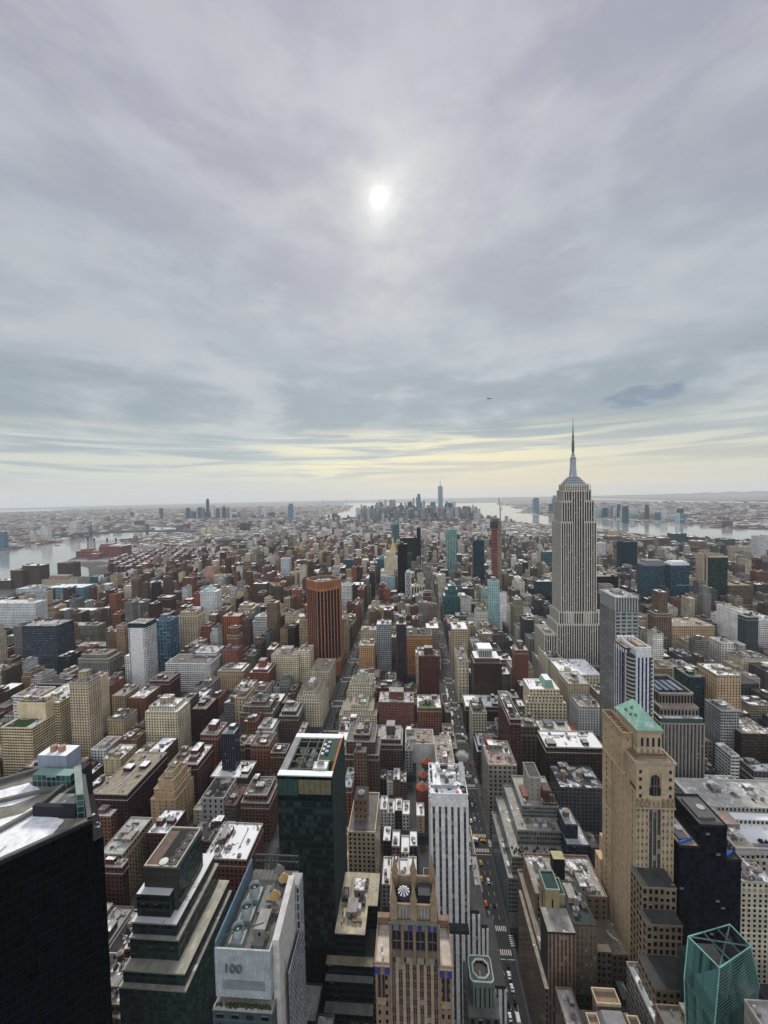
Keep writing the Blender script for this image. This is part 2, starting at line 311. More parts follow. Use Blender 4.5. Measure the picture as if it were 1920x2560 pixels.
def roof_clutter(r,x0,x1,y0,y1,z,col,root=None,mb=None,big=False,tanks=None,near=True):
 """bulkheads, tanks and machines standing on a flat roof; parts of the building when root is given"""
 w,d = x1 - x0,y1 - y0
 def out(name,m):
  if root is not None: m.build(name,root)
 nb = 1 if w * d < 350 else 2
 for k in range(nb):
  m = mb or MB();bw,bd,bh = min(w * .42,r.uniform(4,9)),min(d * .42,r.uniform(4,9)),r.uniform(3,5.5)
  if w < 10: bw,bd,bh = 2.2,3.0,r.uniform(1.6,2.6)
  if big and k == 0: bw,bd,bh = w * .42,d * .45,r.uniform(8,12)
  bx = r.uniform(x0 + 1,max(x0 + 1.1,x1 - bw - 1));by = r.uniform(y0 + 1,max(y0 + 1.1,y1 - bd - 1))
  if big and k == 0: bx = x0 + w * .29;by = y0 + d * .3
  m.box(bx,bx + bw,by,by + bd,z,z + bh,tuple(q * r.uniform(.8,1.15) for q in col),(4,4,.2,.35),(*DG,.1),0,top=(.3,.29,.28),topmi=1,snow=r.uniform(.1,.6))
  if not mb: out('bulkhead',m)
 nt = tanks if tanks is not None else (1 if r.random() < .42 and w > 9 and d > 9 else 0)
 for k in range(nt):
  m = mb or MB();m.tank(r.uniform(x0 + 3,x1 - 3),r.uniform(y0 + 3,y1 - 3),z,r.uniform(1.6,2.4),r.uniform(3.2,4.4),r.uniform(2,5),r.choice([(.17,.12,.085),(.26,.17,.11),(.11,.10,.09)]))
  if not mb: out('water_tank',m)
 if near:
  if w > 11 and d > 11:
   m = mb or MB();cc = r.choice([(.45,.45,.44),(.10,.10,.10),(.30,.24,.20),(.55,.56,.57)])
   for k in range(r.randint(3,6)):
    ax,ay = r.uniform(x0 + 1.5,x1 - 1.5),r.uniform(y0 + 1.5,y1 - 1.5)
    if r.random() < .5: bx_,by_ = r.uniform(x0 + 1.5,x1 - 1.5),ay
    else: bx_,by_ = ax,r.uniform(y0 + 1.5,y1 - 1.5)
    m.bar((ax,ay,z + .5),(bx_ + .2,by_,z + .5),r.uniform(.14,.34),cc);m.cyl(bx_,by_,z + .1,z + 1.6,.5,.4,7,cc)
   for k in range(r.randint(4,9)):
    a,b = r.uniform(.4,1.1),r.uniform(.4,1.1);cx,cy = r.uniform(x0 + 1,x1 - 2),r.uniform(y0 + 1,y1 - 2);m.box(cx,cx + a,cy,cy + b,z + .05,z + r.uniform(.5,1.3),r.choice([cc,(.08,.08,.08),(.5,.5,.5),(.22,.15,.12)]))
   if not mb: out('ductwork',m)
  for k in range(min(8,2 + int(w * d / 90))):
   m = mb or MB();a,b,h = r.uniform(1.2,3.6),r.uniform(1.2,3.2),r.uniform(.9,2.2);cx,cy = r.uniform(x0 + 1,max(x0 + 1.2,x1 - a - 1)),r.uniform(y0 + 1,max(y0 + 1.2,y1 - b - 1))
   cc = r.choice([(.4,.41,.42),(.25,.26,.27),(.55,.55,.55),(.1,.1,.11),(.3,.2,.15)])
   m.box(cx,cx + a,cy,cy + b,z + .15,z + h,cc)
   if r.random() < .5: m.cyl(cx + a / 2,cy + b / 2,z + h,z + h + .3,min(a,b) * .36,n=10,col=(.12,.12,.12))
   if not mb: out('air_unit',m)

def tower(root,tiers,sty,col,rcol=None,snow=.35,par_h=.9,trim=None,r=random):
 """tiers: (x0,x1,y0,y1,z0,z1); builds wall, roof and parapet parts"""
 wc,par,g = style(sty,col);wm,rm,pm = MB(),MB(),MB()
 for (x0,x1,y0,y1,z0,z1) in tiers:
  wm.box(x0,x1,y0,y1,z0,z1,wc,par,g,0,cap=False)
  rm.face([(x0,y0,z1),(x1,y0,z1),(x1,y1,z1),(x0,y1,z1)],rcol or (.2,.2,.2),1,(snow,0,0,0))
  t = .45;pc = trim or tuple(min(1,k * 1.1) for k in wc)
  e = .12
  pm.ring(x0 - e,x1 + e,y0 - e,y1 + e,z1 - .35,z1 + par_h,t,pc)
  if z1 - z0 > 25 and trim is not None:
   pm.ring(x0 - .3,x1 + .3,y0 - .3,y1 + .3,z1 - 5.2,z1 - 4.6,.3,pc)
 wm.build('wall',root);rm.build('roof',root);pm.build('parapet',root)

random.seed(5)
R = random.Random(11)
SURVEY = False
# ------------------------------------------------------------------ ground, water, streets
AVE = [(-1120,12),(-885,14),(-655,14),(-437,14),(-273,11),(-112,18),(57.5,10.5),(201,15),(511,15),(785,15),(1059,15),(1333,15),(1607,15),(1881,15),(2155,12)]
def street_y(n): return 38 + 80.5 * (42 - n)
def ground_material():
 m,t,o = mat('city_ground');geo = t.new('ShaderNodeNewGeometry');P = geo.outputs['Position']
 n = t.noise(P,0.0035,6,.7);n2 = t.noise(P,0.03,5,.7)
 col = t.mix(t.ramp(n2,.42,.60),(.10,.09,.09),(.20,.19,.19));col = t.mix(t.ramp(n,.45,.62,0,.7),col,(.13,.115,.105))
 v = t.new('ShaderNodeTexVoronoi');v.inputs['Scale'].default_value = .02;t.put(v.inputs['Vector'],P)
 sc = t.new('ShaderNodeSeparateColor');t.put(sc.inputs[0],v.outputs['Color'])
 col = t.mix(t.m('GREATER_THAN',sc.outputs[0],.80),col,(.42,.43,.45));col = t.mix(t.m('LESS_THAN',sc.outputs[1],.3),col,(.13,.07,.06))
 x,y,_ = t.sep(P);near = t.ramp(y,2600,1500)
 col = t.mix(near,col,t.mix(t.ramp(n2,.4,.6),(.045,.047,.05),(.07,.07,.072)))
 b = princ(t,col,.9,.2);t.l.new(b.outputs[0],o.inputs[0]);return m
def sheet(name,pts,z,m,kind='structure',h=0):
 me = bpy.data.meshes.new(name);me.from_pydata([(a,b,z) for a,b in pts],[],[tuple(range(len(pts)))]);me.materials.append(m);me.update()
 if me.polygons[0].normal.z < 0: me.flip_normals()
 o = bpy.data.objects.new(name,me);C.objects.link(o);o['kind'] = kind;return o
GR = ground_material()
sheet('ground',[(32000 * sin(2 * pi * i / 96),32000 * cos(2 * pi * i / 96)) for i in range(96)],0.0,GR)
def water_material():
 m,t,o = mat('river_water');geo = t.new('ShaderNodeNewGeometry');P = geo.outputs['Position']
 b = princ(t,t.mix(t.ramp(t.noise(P,.0022,4,.6),.4,.65),(.25,.27,.27),(.34,.355,.35)),.10,1.0)
 bp = t.new('ShaderNodeBump');bp.inputs['Strength'].default_value = .12;bp.inputs['Distance'].default_value = 2.0
 t.put(bp.inputs['Height'],t.noise(P,.035,6,.7));t.l.new(bp.outputs[0],b.inputs['Normal']);t.l.new(b.outputs[0],o.inputs[0]);return m
WM = water_material()
WATER = [('river',[(-2576,2318),(-2658,2436),(-2718,2569),(-2720,2679),(-2735,2793),(-2736,2871),(-2792,3077),(-2822,3272),(-2822,3347),(-2886,3517),(-2929,3654),(-3044,3836),(-3037,3898),(-2814,3827),(-2671,3882),(-2676,3961),(-2689,4016),(-2923,4317),(-3091,4577),(-2736,4529),(-2418,4001),(-2526,3937),(-2374,3578),(-2328,3364),(-2291,3048),(-2174,2831),(-1997,2456),(-1909,2170),(-1849,2045),(-1711,1922),(-1540,1817),(-1458,1726),(-1289,1523),(-1295,1491),(-1354,1525),(-1374,1462),(-1402,1423),(-1396,1332),(-1358,1235),(-1335,1178)]),('river_channel',[(-2413,4354),(-2089,4635),(-2020,4480),(-2319,4184)]),('harbour',[(-1432,5190),(-1393,5687),(-1237,5815),(-1331,6350),(-1543,6083),(-1519,6776),(-1456,7255),(-1445,8152),(-1300,8442),(-2133,14021),(-2545,15133),(-2927,17409),(-1632,17597),(530,14879),(1552,13961),(2818,13870),(2304,11165),(2480,9856),(2116,8997),(2079,7758),(1872,7040),(1603,6480),(1748,6192),(1734,5929),(1774,5671),(1871,5481),(2107,4830),(2161,4416),(2219,4126),(2574,4047),(2430,3763),(2433,3450),(2556,3347),(2692,3229),(2753,3129),(1942,2095),(2027,2430),(1949,2489),(1851,2581),(1733,2683),(1649,2692),(1597,2828),(1578,2974),(1592,3174),(1546,3415),(1486,3301),(1481,3380),(1298,3873),(1172,4007),(1172,4246),(1031,4549),(986,4862),(789,5096),(591,5804),(208,5922),(-61,6273),(-619,6177),(-833,5985),(-1056,5928),(-1016,5533)]),('lower_bay',[(-11885,31500),(-6739,31500),(-5205,30999),(-2342,30547),(1128,31500),(1550,31500),(-5287,31500),(-11882,31500)]),('far_bay',[(7297,17648),(6825,15760),(7137,13278),(6558,10888),(6933,9683),(7083,8278),(7783,9096),(7628,10653),(7106,11615),(7700,14655),(7973,19282)]),('far_sea',[(-15122,13535),(-12968,13141),(-13568,14815),(-14341,16227),(-15016,16283),(-17940,16061)])]
for i,(nm,poly) in enumerate(WATER): sheet(nm,poly,.5 + .02 * i,WM)
HILLS = MB()
for (x0,x1,y0,hh) in ((2600,9000,24500,60),(9500,26000,23500,90),(14500,24500,23000,170),(-900,5200,19500,70)):
 n = 26
 for k in range(n):
  a = x0 + (x1 - x0) * k / n;b = x0 + (x1 - x0) * (k + 1) / n
  ha = hh * (.55 + .45 * sin(pi * k / n)) * (.8 + .2 * sin(k * 1.7)) * min(1,k / 3);hb = hh * (.55 + .45 * sin(pi * (k + 1) / n)) * (.8 + .2 * sin((k + 1) * 1.7)) * min(1,(n - k - 1) / 3)
  HILLS.face([(a,y0,0),(b,y0,0),(b,y0 + 900,hb),(a,y0 + 900,ha)],(.08,.09,.08))
  HILLS.face([(a,y0 + 900,ha),(b,y0 + 900,hb),(b,y0 + 2600,0),(a,y0 + 2600,0)],(.08,.09,.08))
tag(HILLS.build('hills'),kind='structure')

ASPH = simple('asphalt',(.015,.018,.024),.85,.3,nscale=.25,amt=.3)
PAVE = simple('paving',(.062,.062,.066),.9,.2,nscale=.4,amt=.25)
PAINT = simple('road_paint',(.50,.49,.44),.8,.2,nscale=.9,amt=.35)
YELP = simple('yellow_paint',(.48,.40,.20),.8,.2,nscale=.9,amt=.3)
SOIL = simple('median_planting',(.018,.032,.02),.95,.1,nscale=.6,amt=.4)
sheet('road',[(-1150,30),(2160,30),(2160,2600),(-1150,2600)],.004 * 4,ASPH)
pv = MB()
blocks = []
for i in range(len(AVE) - 1):
 xa = AVE[i][0] + AVE[i][1];xb = AVE[i + 1][0] - AVE[i + 1][1]
 for n in range(41,10,-1):
  ya = street_y(n) + (13 if n in (34,23,14) else 8.5);yb = street_y(n - 1) - (13 if n - 1 in (34,23,14) else 8.5)
  blocks.append((xa,xb,ya,yb,n))
  e = 3.6
  if ya < 1500: pv.box(xa - e,xb + e,ya - e,yb + e,0.0,.16,(.15,.145,.14))
pvo = pv.build('pavement');pvo['kind'] = 'structure'
for p_ in pvo.data.polygons: p_.material_index = 0
pvo.data.materials.clear();pvo.data.materials.append(PAVE)
mk = bpy.data.meshes.new('road_markings');vs,fs,mi_ = [],[],[]
def q4(x0,x1,y0,y1,m=0,z=.028):
 n = len(vs);vs.extend([(x0,y0,z),(x1,y0,z),(x1,y1,z),(x0,y1,z)]);fs.append((n,n + 1,n + 2,n + 3));mi_.append(m)
for ai,hw in ((6,6.6),(5,14),(7,10.5),(4,7)):
 ax = AVE[ai][0]
 for n in range(41,24,-1):
  y = street_y(n)
  for dy in (-9.5,6.0):
   x = ax - hw + .5
   while x < ax + hw - .8: q4(x,x + .62,y + dy,y + dy + 3.6,1 if (ai == 6 and dy > 0 and n == 40) else 0);x += 1.35
  for sx in (-1,1):
   yy = y - 3.5
   while yy < y + 3.4: q4(ax + sx * (hw + 1.2) - 1.6,ax + sx * (hw + 1.2) + 1.6,yy,yy + .6);yy += 1.3
  yy = y + 14
  while yy < y + 66:
   for k in ((-.33,.33) if hw < 9 else (-.66,-.33,.33,.66)): q4(ax + hw * k - .09,ax + hw * k + .09,yy,yy + 3)
   yy += 9
  q4(ax - hw,ax + hw,y - 12.2,y - 11.8)
mk.from_pydata(vs,[],fs);mk.materials.append(PAINT);mk.materials.append(YELP);mk.polygons.foreach_set('material_index',mi_);mk.update()
mo = bpy.data.objects.new('road_markings',mk);C.objects.link(mo);mo['kind'] = 'structure'
for k,n in enumerate(range(40,27,-1)):
 y0,y1 = street_y(n) + 13,street_y(n - 1) - 13
 m = MB();m.box(-112 - 2.6,-112 + 2.6,y0,y1,0,.5,(.16,.155,.15));
 for j in range(120 if n > 31 else 50):
  x,y = R.uniform(-114.2,-109.8),R.uniform(y0 + .6,y1 - .6);s = R.uniform(.5,1.1);g = R.uniform(.6,1.4)
  m.cyl(x,y,.5,.5 + s * 1.5,s,s * .25,5,(.016 * g,.034 * g,.02 * g))
 tag(m.build('planted_median',off=(-112,y0,0)),('planted strip in the park avenue just beyond the dark glass tower' if n == 36 else '%s planted strip in the park avenue beyond the dark glass tower' % ('second','third','fourth','fifth','sixth','seventh','eighth','ninth')[35 - n] if n < 36 else 'planted strip hidden behind the dark glass tower, block %d' % (41 - n)),'hedge','planted strips along the park avenue')

# ------------------------------------------------------------------ relief facade with real openings
def relief(root,P0,U,N,w,z0,z1,nb,nf,wf,hf,depth,col,count,wname='window',frame=None,glass=DG,dim=False,wallmb=None,vert=False):
 """piers and spandrels standing proud of a dark core; each opening holds its own window (the first 100, the rest one mesh)"""
 bw = w / nb;fh = (z1 - z0) / nf;m = wallmb
 def pt(u,d,z): return (P0[0] + U[0] * u + N[0] * d,P0[1] + U[1] * u + N[1] * d,z)
 def blk(u0,u1,za,zb,d,cc):
  A = [pt(u0,0,za),pt(u1,0,za),pt(u1,0,zb),pt(u0,0,zb)];B = [pt(u0,d,za),pt(u1,d,za),pt(u1,d,zb),pt(u0,d,zb)]
  m.face(B,cc,2);m.face([A[0],B[0],B[3],A[3]],cc,2);m.face([B[1],A[1],A[2],B[2]],cc,2);m.face([B[3],B[2],A[2],A[3]],cc,2);m.face([A[0],A[1],B[1],B[0]],cc,2)
 pw = bw * (1 - wf)
 for i in range(nb + 1): blk(max(0,i * bw - pw / 2),min(w,i * bw + pw / 2),z0,z1,depth,col)
 sp = tuple(k * .8 for k in col) if vert is False else vert
 for j in range(nf + 1):
  za = max(z0,z0 + j * fh - fh * (1 - hf) / 2);zb = min(z1,z0 + j * fh + fh * (1 - hf) / 2)
  for i in range(nb): blk(i * bw + pw / 2,(i + 1) * bw - pw / 2,za,zb,depth * (.94 if vert is False else .35),sp)
 key = (round(bw,2),round(fh,2),round(wf,2),round(hf,2),tuple(N),wname)
 rr = random.Random(int(z0 * 7 + w * 13))
 for j in range(nf - 1,-1,-1):
  for i in range(nb):
   v = rr.random();kind = 0 if v < .68 else (1 if v < .88 or dim else 2)
   gc_ = (glass,tuple(min(1,k * 2.2 + .02) for k in glass),(.30,.31,.30))[kind]
   ww,hh = bw * wf - .1,fh * hf - .1
   def pane(mb,ou,oz):
    a = lambda u,z,d: pt(ou + u,d,oz + z)
    mb.face([a(0,0,.06),a(ww,0,.06),a(ww,hh,.06),a(0,hh,.06)],gc_,3)
    fc = frame or (.12,.12,.12);t_ = min(.14,ww * .1)
    mb.face([a(ww / 2 - t_ / 2,0,.09),a(ww / 2 + t_ / 2,0,.09),a(ww / 2 + t_ / 2,hh,.09),a(ww / 2 - t_ / 2,hh,.09)],fc,2)
    mb.face([a(0,hh * .5 - t_ / 2,.10),a(ww,hh * .5 - t_ / 2,.10),a(ww,hh * .5 + t_ / 2,.10),a(0,hh * .5 + t_ / 2,.10)],fc,2)
   ou,oz = i * bw + pw / 2 + .05,z0 + j * fh + fh * (1 - hf) / 2 + .05
   if count['n'] < 98:
    kk = (key,kind)
    if kk not in count['me']:
     mb = MB();pane(mb,ou,oz);o3 = pt(ou,0,oz);count['me'][kk] = mb.mesh(wname,o3)
    o3 = pt(ou,0,oz);sub(root,wname,count['me'][kk],(o3[0] - root.location.x,o3[1] - root.location.y,o3[2] - root.location.z));count['n'] += 1
   else: pane(count['rest'],ou,oz)
def counter(): return dict(n=0,me={},rest=MB())
def finish(cnt,root,wname='window'):
 o = cnt['rest'].build(wname,root)
 if o: o['kind'] = 'stuff'
XP,XM,YM = (1,0),(-1,0),(0,-1)

# ---- art deco skyscraper
def art_deco():
 cx,cy = 279,726
 e = empty('art_deco_skyscraper',cx,cy,0,'tall pale limestone art deco skyscraper with setbacks and a silver antenna mast','skyscraper')
 lime = (.43,.40,.345);g = (.022,.025,.04,.05)
 wm,rm,pm = MB(),MB(),MB()
 def tier(x0,x1,y0,y1,z0,z1,nb=None,hf=1.0,cap=True):
  b = 3.9;wm.box(x0,x1,y0,y1,z0,z1,(.42,.39,.335),(b,3.7,.66,hf),g,0,cap=False)
  if cap: rm.face([(x0,y0,z1),(x1,y0,z1),(x1,y1,z1),(x0,y1,z1)],(.25,.22,.2),1,(.3,0,0,0))
  n = max(2,round((x1 - x0) / b))
  for i in range(n + 1):
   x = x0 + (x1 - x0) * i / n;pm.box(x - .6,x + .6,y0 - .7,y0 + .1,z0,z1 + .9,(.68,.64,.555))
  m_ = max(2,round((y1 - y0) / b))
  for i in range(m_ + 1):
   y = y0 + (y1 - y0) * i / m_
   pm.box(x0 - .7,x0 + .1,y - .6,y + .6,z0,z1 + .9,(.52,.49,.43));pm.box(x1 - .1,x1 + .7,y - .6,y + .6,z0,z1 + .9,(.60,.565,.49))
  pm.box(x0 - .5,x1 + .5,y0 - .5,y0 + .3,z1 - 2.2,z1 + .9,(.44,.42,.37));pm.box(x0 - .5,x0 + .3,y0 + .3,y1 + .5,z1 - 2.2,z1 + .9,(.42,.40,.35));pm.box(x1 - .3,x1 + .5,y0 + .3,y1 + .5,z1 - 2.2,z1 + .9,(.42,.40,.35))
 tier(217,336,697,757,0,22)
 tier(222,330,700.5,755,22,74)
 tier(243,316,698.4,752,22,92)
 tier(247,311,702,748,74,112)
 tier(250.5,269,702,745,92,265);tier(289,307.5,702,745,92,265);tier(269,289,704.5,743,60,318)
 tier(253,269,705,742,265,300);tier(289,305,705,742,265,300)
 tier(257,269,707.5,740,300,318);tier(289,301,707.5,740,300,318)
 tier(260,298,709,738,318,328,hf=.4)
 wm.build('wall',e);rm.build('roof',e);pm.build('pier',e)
 for x0 in (226,312):
  m = MB();m.box(x0,x0 + 10,712,726,74,78,(.34,.31,.27));m.build('bulkhead',e)
 cx = 279
 sil = (.42,.46,.50);m = MB()
 for (w,d,z0,z1) in ((31,24,328,332),(26,20,332,335.5),(21,17,335.5,338.5),(16,14,338.5,341)):
  m.box(cx - w / 2,cx + w / 2,726 - d / 2,726 + d / 2,z0,z1,sil);m.box(cx - w / 2 - .3,cx + w / 2 + .3,726 - d / 2 - .3,726 + d / 2 + .3,z1 - 1.0,z1 - .1,(.16,.19,.24))
 m.build('observation_crown',e)
 m = MB()
 m.cyl(cx,726,341,372,5.2,4.2,12,(.36,.40,.45));
 for k in range(4):
  a = pi / 4 + k * pi / 2
  for (r0,z1) in ((8.6,348),(7.4,356),(6.3,364)): m.cyl(cx + r0 * .62 * cos(a),726 + r0 * .62 * sin(a),341,z1,2.0,1.2,6,(.55,.58,.62))
 for k in range(8): a = 2 * pi * k / 8;m.box(cx + 4.7 * cos(a) - .4,cx + 4.7 * cos(a) + .4,726 + 4.7 * sin(a) - .4,726 + 4.7 * sin(a) + .4,343,371,(.62,.65,.68))
 m.cyl(cx,726,372,375,5.0,4.4,12,(.3,.33,.37));m.cyl(cx,726,375,378,4.0,3.2,12,(.55,.58,.6));m.cyl(cx,726,378,384,3.0,1.6,12,(.3,.33,.36))
 m.build('mooring_mast',e)
 m = MB();m.cyl(cx,726,384,404,1.9,1.5,8,(.06,.06,.07));m.cyl(cx,726,404,422,1.2,.9,8,(.09,.09,.09));m.cyl(cx,726,422,443,.7,.25,6,(.08,.08,.09))
 for z in (387,391,395,399,403,408,412): m.cyl(cx,726,z,z + 1.6,2.8 if z < 400 else 2.0,None,8,(.14,.14,.15))
 m.build('antenna',e)
 for (x,y,z) in ((258,709,318),(306,740,300),(302,712,318)):
  m = MB();m.bar((x,y,z),(x,y,z + 9),.35,(.3,.3,.3));m.bar((x - 1,y,z + 7),(x + 1,y,z + 7),.3,(.3,.3,.3));m.build('aerial',e)
art_deco()

# ---- orange striped tower turned 45 degrees
def rotated_tower():
 cx,cy = -163,727;e = empty('striped_office_tower',cx,cy,0,'tall orange brown striped tower turned diagonally to the street grid with black window strips','office tower')
 R_ = 29.5;poly = []
 for k in range(4):
  a = -pi / 2 + k * pi / 2;c0 = (cx + R_ * cos(a),cy + R_ * sin(a));a2 = a + pi / 2;tx,ty = cos(a + pi / 2),sin(a + pi / 2);ch = 6.0
  poly += [(c0[0] - tx * ch,c0[1] - ty * ch),(c0[0] + tx * ch,c0[1] + ty * ch)]
 org = (.36,.155,.085);blk = (.02,.022,.03)
 m = MB();m.prism(poly,24,150,blk,(3.0,3.7,.96,.62),(.012,.013,.02,.04),0,cap=False);m.build('glazing',e)
 pr,sp = MB(),MB();n8 = len(poly)
 for i in range(n8):
  a,b = Vector(poly[i]),Vector(poly[(i + 1) % n8]);L = (b - a).length;u = (b - a) / L;nrm = Vector((u.y,-u.x));k = max(1,round(L / 6.2))
  for j in range(k + 1):
   p = a + u * (L * j / k);w = .95
   q = [p - u * w,p + u * w,p + u * w + nrm * -1.0,p - u * w - nrm * 1.0]
   f = [p - u * w + nrm * 1.1,p + u * w + nrm * 1.1]
   pr.prism([tuple(f[0]),tuple(f[1]),tuple(p + u * w),tuple(p - u * w)],10,152,org,mi=2,topmi=2)
 pr.build('pier',e)
 def grow(s): return [(cx + (x - cx) * s,cy + (y - cy) * s) for x,y in poly]
 m = MB();m.prism(grow(1.045),150,167,org,(6.2,17,.12,.9),(.17,.07,.04,0),0,cap=False)
 for i in range(n8):
  a,b = Vector(grow(1.045)[i]),Vector(grow(1.045)[(i + 1) % n8]);a2,b2 = Vector(grow(.96)[i]),Vector(grow(.96)[(i + 1) % n8])
  m.face([(a.x,a.y,167),(b.x,b.y,167),(b2.x,b2.y,167),(a2.x,a2.y,167)],(.30,.16,.10));m.face([(b2.x,b2.y,161),(a2.x,a2.y,161),(a2.x,a2.y,167),(b2.x,b2.y,167)],(.2,.12,.09))
 m.build('crown',e)
 m = MB();m.face([(x,y,161) for x,y in grow(.96)],(.3,.3,.3),1,(.45,0,0,0));m.build('roof',e)
 for k in range(3): m = MB();m.box(cx - 12 + k * 9,cx - 6 + k * 9,cy - 6,cy + 5,161,165,(.33,.34,.35));m.build('air_unit',e)
 m = MB();m.prism([(-190,700),(-131,700),(-131,757),(-190,757)],0,24,org,(7,5,.12,.9),(.05,.02,.02,0),0,top=(.3,.18,.13),snow=.25);m.build('podium',e)
rotated_tower()

# ---- black glass building with a snow covered roof, lower left
def black_left():
 e = empty('black_glass_tower',-165,165,0,'huge black glass building cut by the left edge, its angular roof covered in snow','office tower')
 Z = 190
 P = [(-131,147),(-132,178),(-176,181),(-215,205),(-240,150),(-195,108),(-150,124)]
 P = [(-147.5,127.5),(-128.5,147.5),(-152,172),(-176,178),(-190,168),(-235,185),(-235,85),(-190,85)]
 m = MB();m.prism(P,0,Z,(.006,.0065,.012),(1.6,3.9,.95,.93),(.0015,.002,.006,.004),0,cap=False);m.build('wall',e)
 m = MB();m.prism([(-129.3,148.6),(-127.2,151.2),(-150.5,174.5),(-152,172.2)],0,Z - 10,(.006,.0065,.012),(1.6,3.9,.95,.93),(.0015,.002,.006,.004),0);m.build('side_bay',e)
 m = MB();m.face([(x,y,Z - 1.5) for x,y in P],(.2,.19,.17),1,(0,0,0,0));m.build('roof',e)
 m = MB();n = len(P)
 for i in range(n):
  a,b = Vector(P[i]),Vector(P[(i + 1) % n]);u = (b - a).normalized();nn = Vector((-u.y,u.x))
  a2,b2 = a + nn * 1.5,b + nn * 1.5
  m.prism([tuple(a),tuple(b),tuple(b2),tuple(a2)],Z - 1.5,Z + .5,(.12,.125,.12),mi=2,topmi=2)
 m.build('parapet',e)
 rr = random.Random(3);sn = MB()
 def blob(pts,z):
  out = []
  for i in range(len(pts)):
   a,b = pts[i],pts[(i + 1) % len(pts)]
   for k in range(7):
    f = k / 7;out.append((a[0] + (b[0] - a[0]) * f + rr.uniform(-.28,.28),a[1] + (b[1] - a[1]) * f + rr.uniform(-.28,.28)))
  sn.prism(out,z,z + .25,(.82,.84,.88),mi=2,topmi=2)
 blob([(-150,130.5),(-139.5,140.2),(-141,148),(-150,150.5),(-155,160),(-160,160),(-161,151),(-180,141),(-172,122),(-160,123)],Z - 1.5)
 blob([(-163,163),(-176,168),(-192,158),(-184,150),(-170,155)],Z - 1.5)
 blob([(-196,150),(-230,160),(-225,130),(-190,140)],Z - 1.5)
 sn.build('snow_cover',e)
 m = MB();m.box(-155.5,-137.2,149.4,151.4,Z - 1.5,Z + 3.0,(.012,.013,.022));m.box(-155.5,-153.7,151.4,163,Z - 1.5,Z + 2.5,(.08,.085,.085));m.box(-153.5,-142,151.6,160,Z - 1.5,Z + .5,(.15,.14,.13),top=(.3,.3,.28),topmi=1,snow=.35);m.build('roof_enclosure',e)
 m = MB();m.bar((-171,121.5,Z - .6),(-150,165,Z - .4),.8,(.16,.155,.14));m.bar((-190,150,Z - .6),(-155,166,Z - .4),.7,(.16,.155,.14));m.build('roof_beam',e)
 m = MB();gl = (.16,.30,.29)
 m.prism([(-136.2,149.2),(-133.6,149.8),(-149.4,167),(-151.5,165.4)],Z - 1.5,Z + 8.5,(.20,.30,.29),(2.4,2.3,.86,.86),(.05,.13,.125,.1),0,top=(.25,.3,.28),topmi=2)
 m.box(-172,-154,166,170.5,Z - 1.5,Z + 4,(.20,.30,.29),(2.4,2.3,.86,.86),(.05,.13,.125,.1),0);m.build('glass_screen',e)
 m = MB();m.box(-175,-161,172,180,Z - 1.5,Z + 9,(.30,.35,.43),(30,30,0,0),mi=0,top=(.6,.6,.6),topmi=1,snow=.7);m.box(-176.5,-159,176,184,0,Z - 2,(.02,.02,.03));m.build('plant_room',e)
 for x in (-170,-166):
  m = MB();m.cyl(x,175.5,Z + 9,Z + 11.5,1.5,1.5,12,(.35,.22,.17));m.build('water_tank',e)
 for x,y in ((-182,146),(-197,148)):
  m = MB();m.cyl(x,y,Z - 1.5,Z + 3,7,7,20,(.05,.055,.06),topcol=(.8,.82,.85));m.build('cooling_drum',e)
 m = MB();m.box(-158,-152,132.5,135.5,Z - 1.2,Z - .5,(.8,.82,.86));m.build('roof_hatch',e)
black_left()

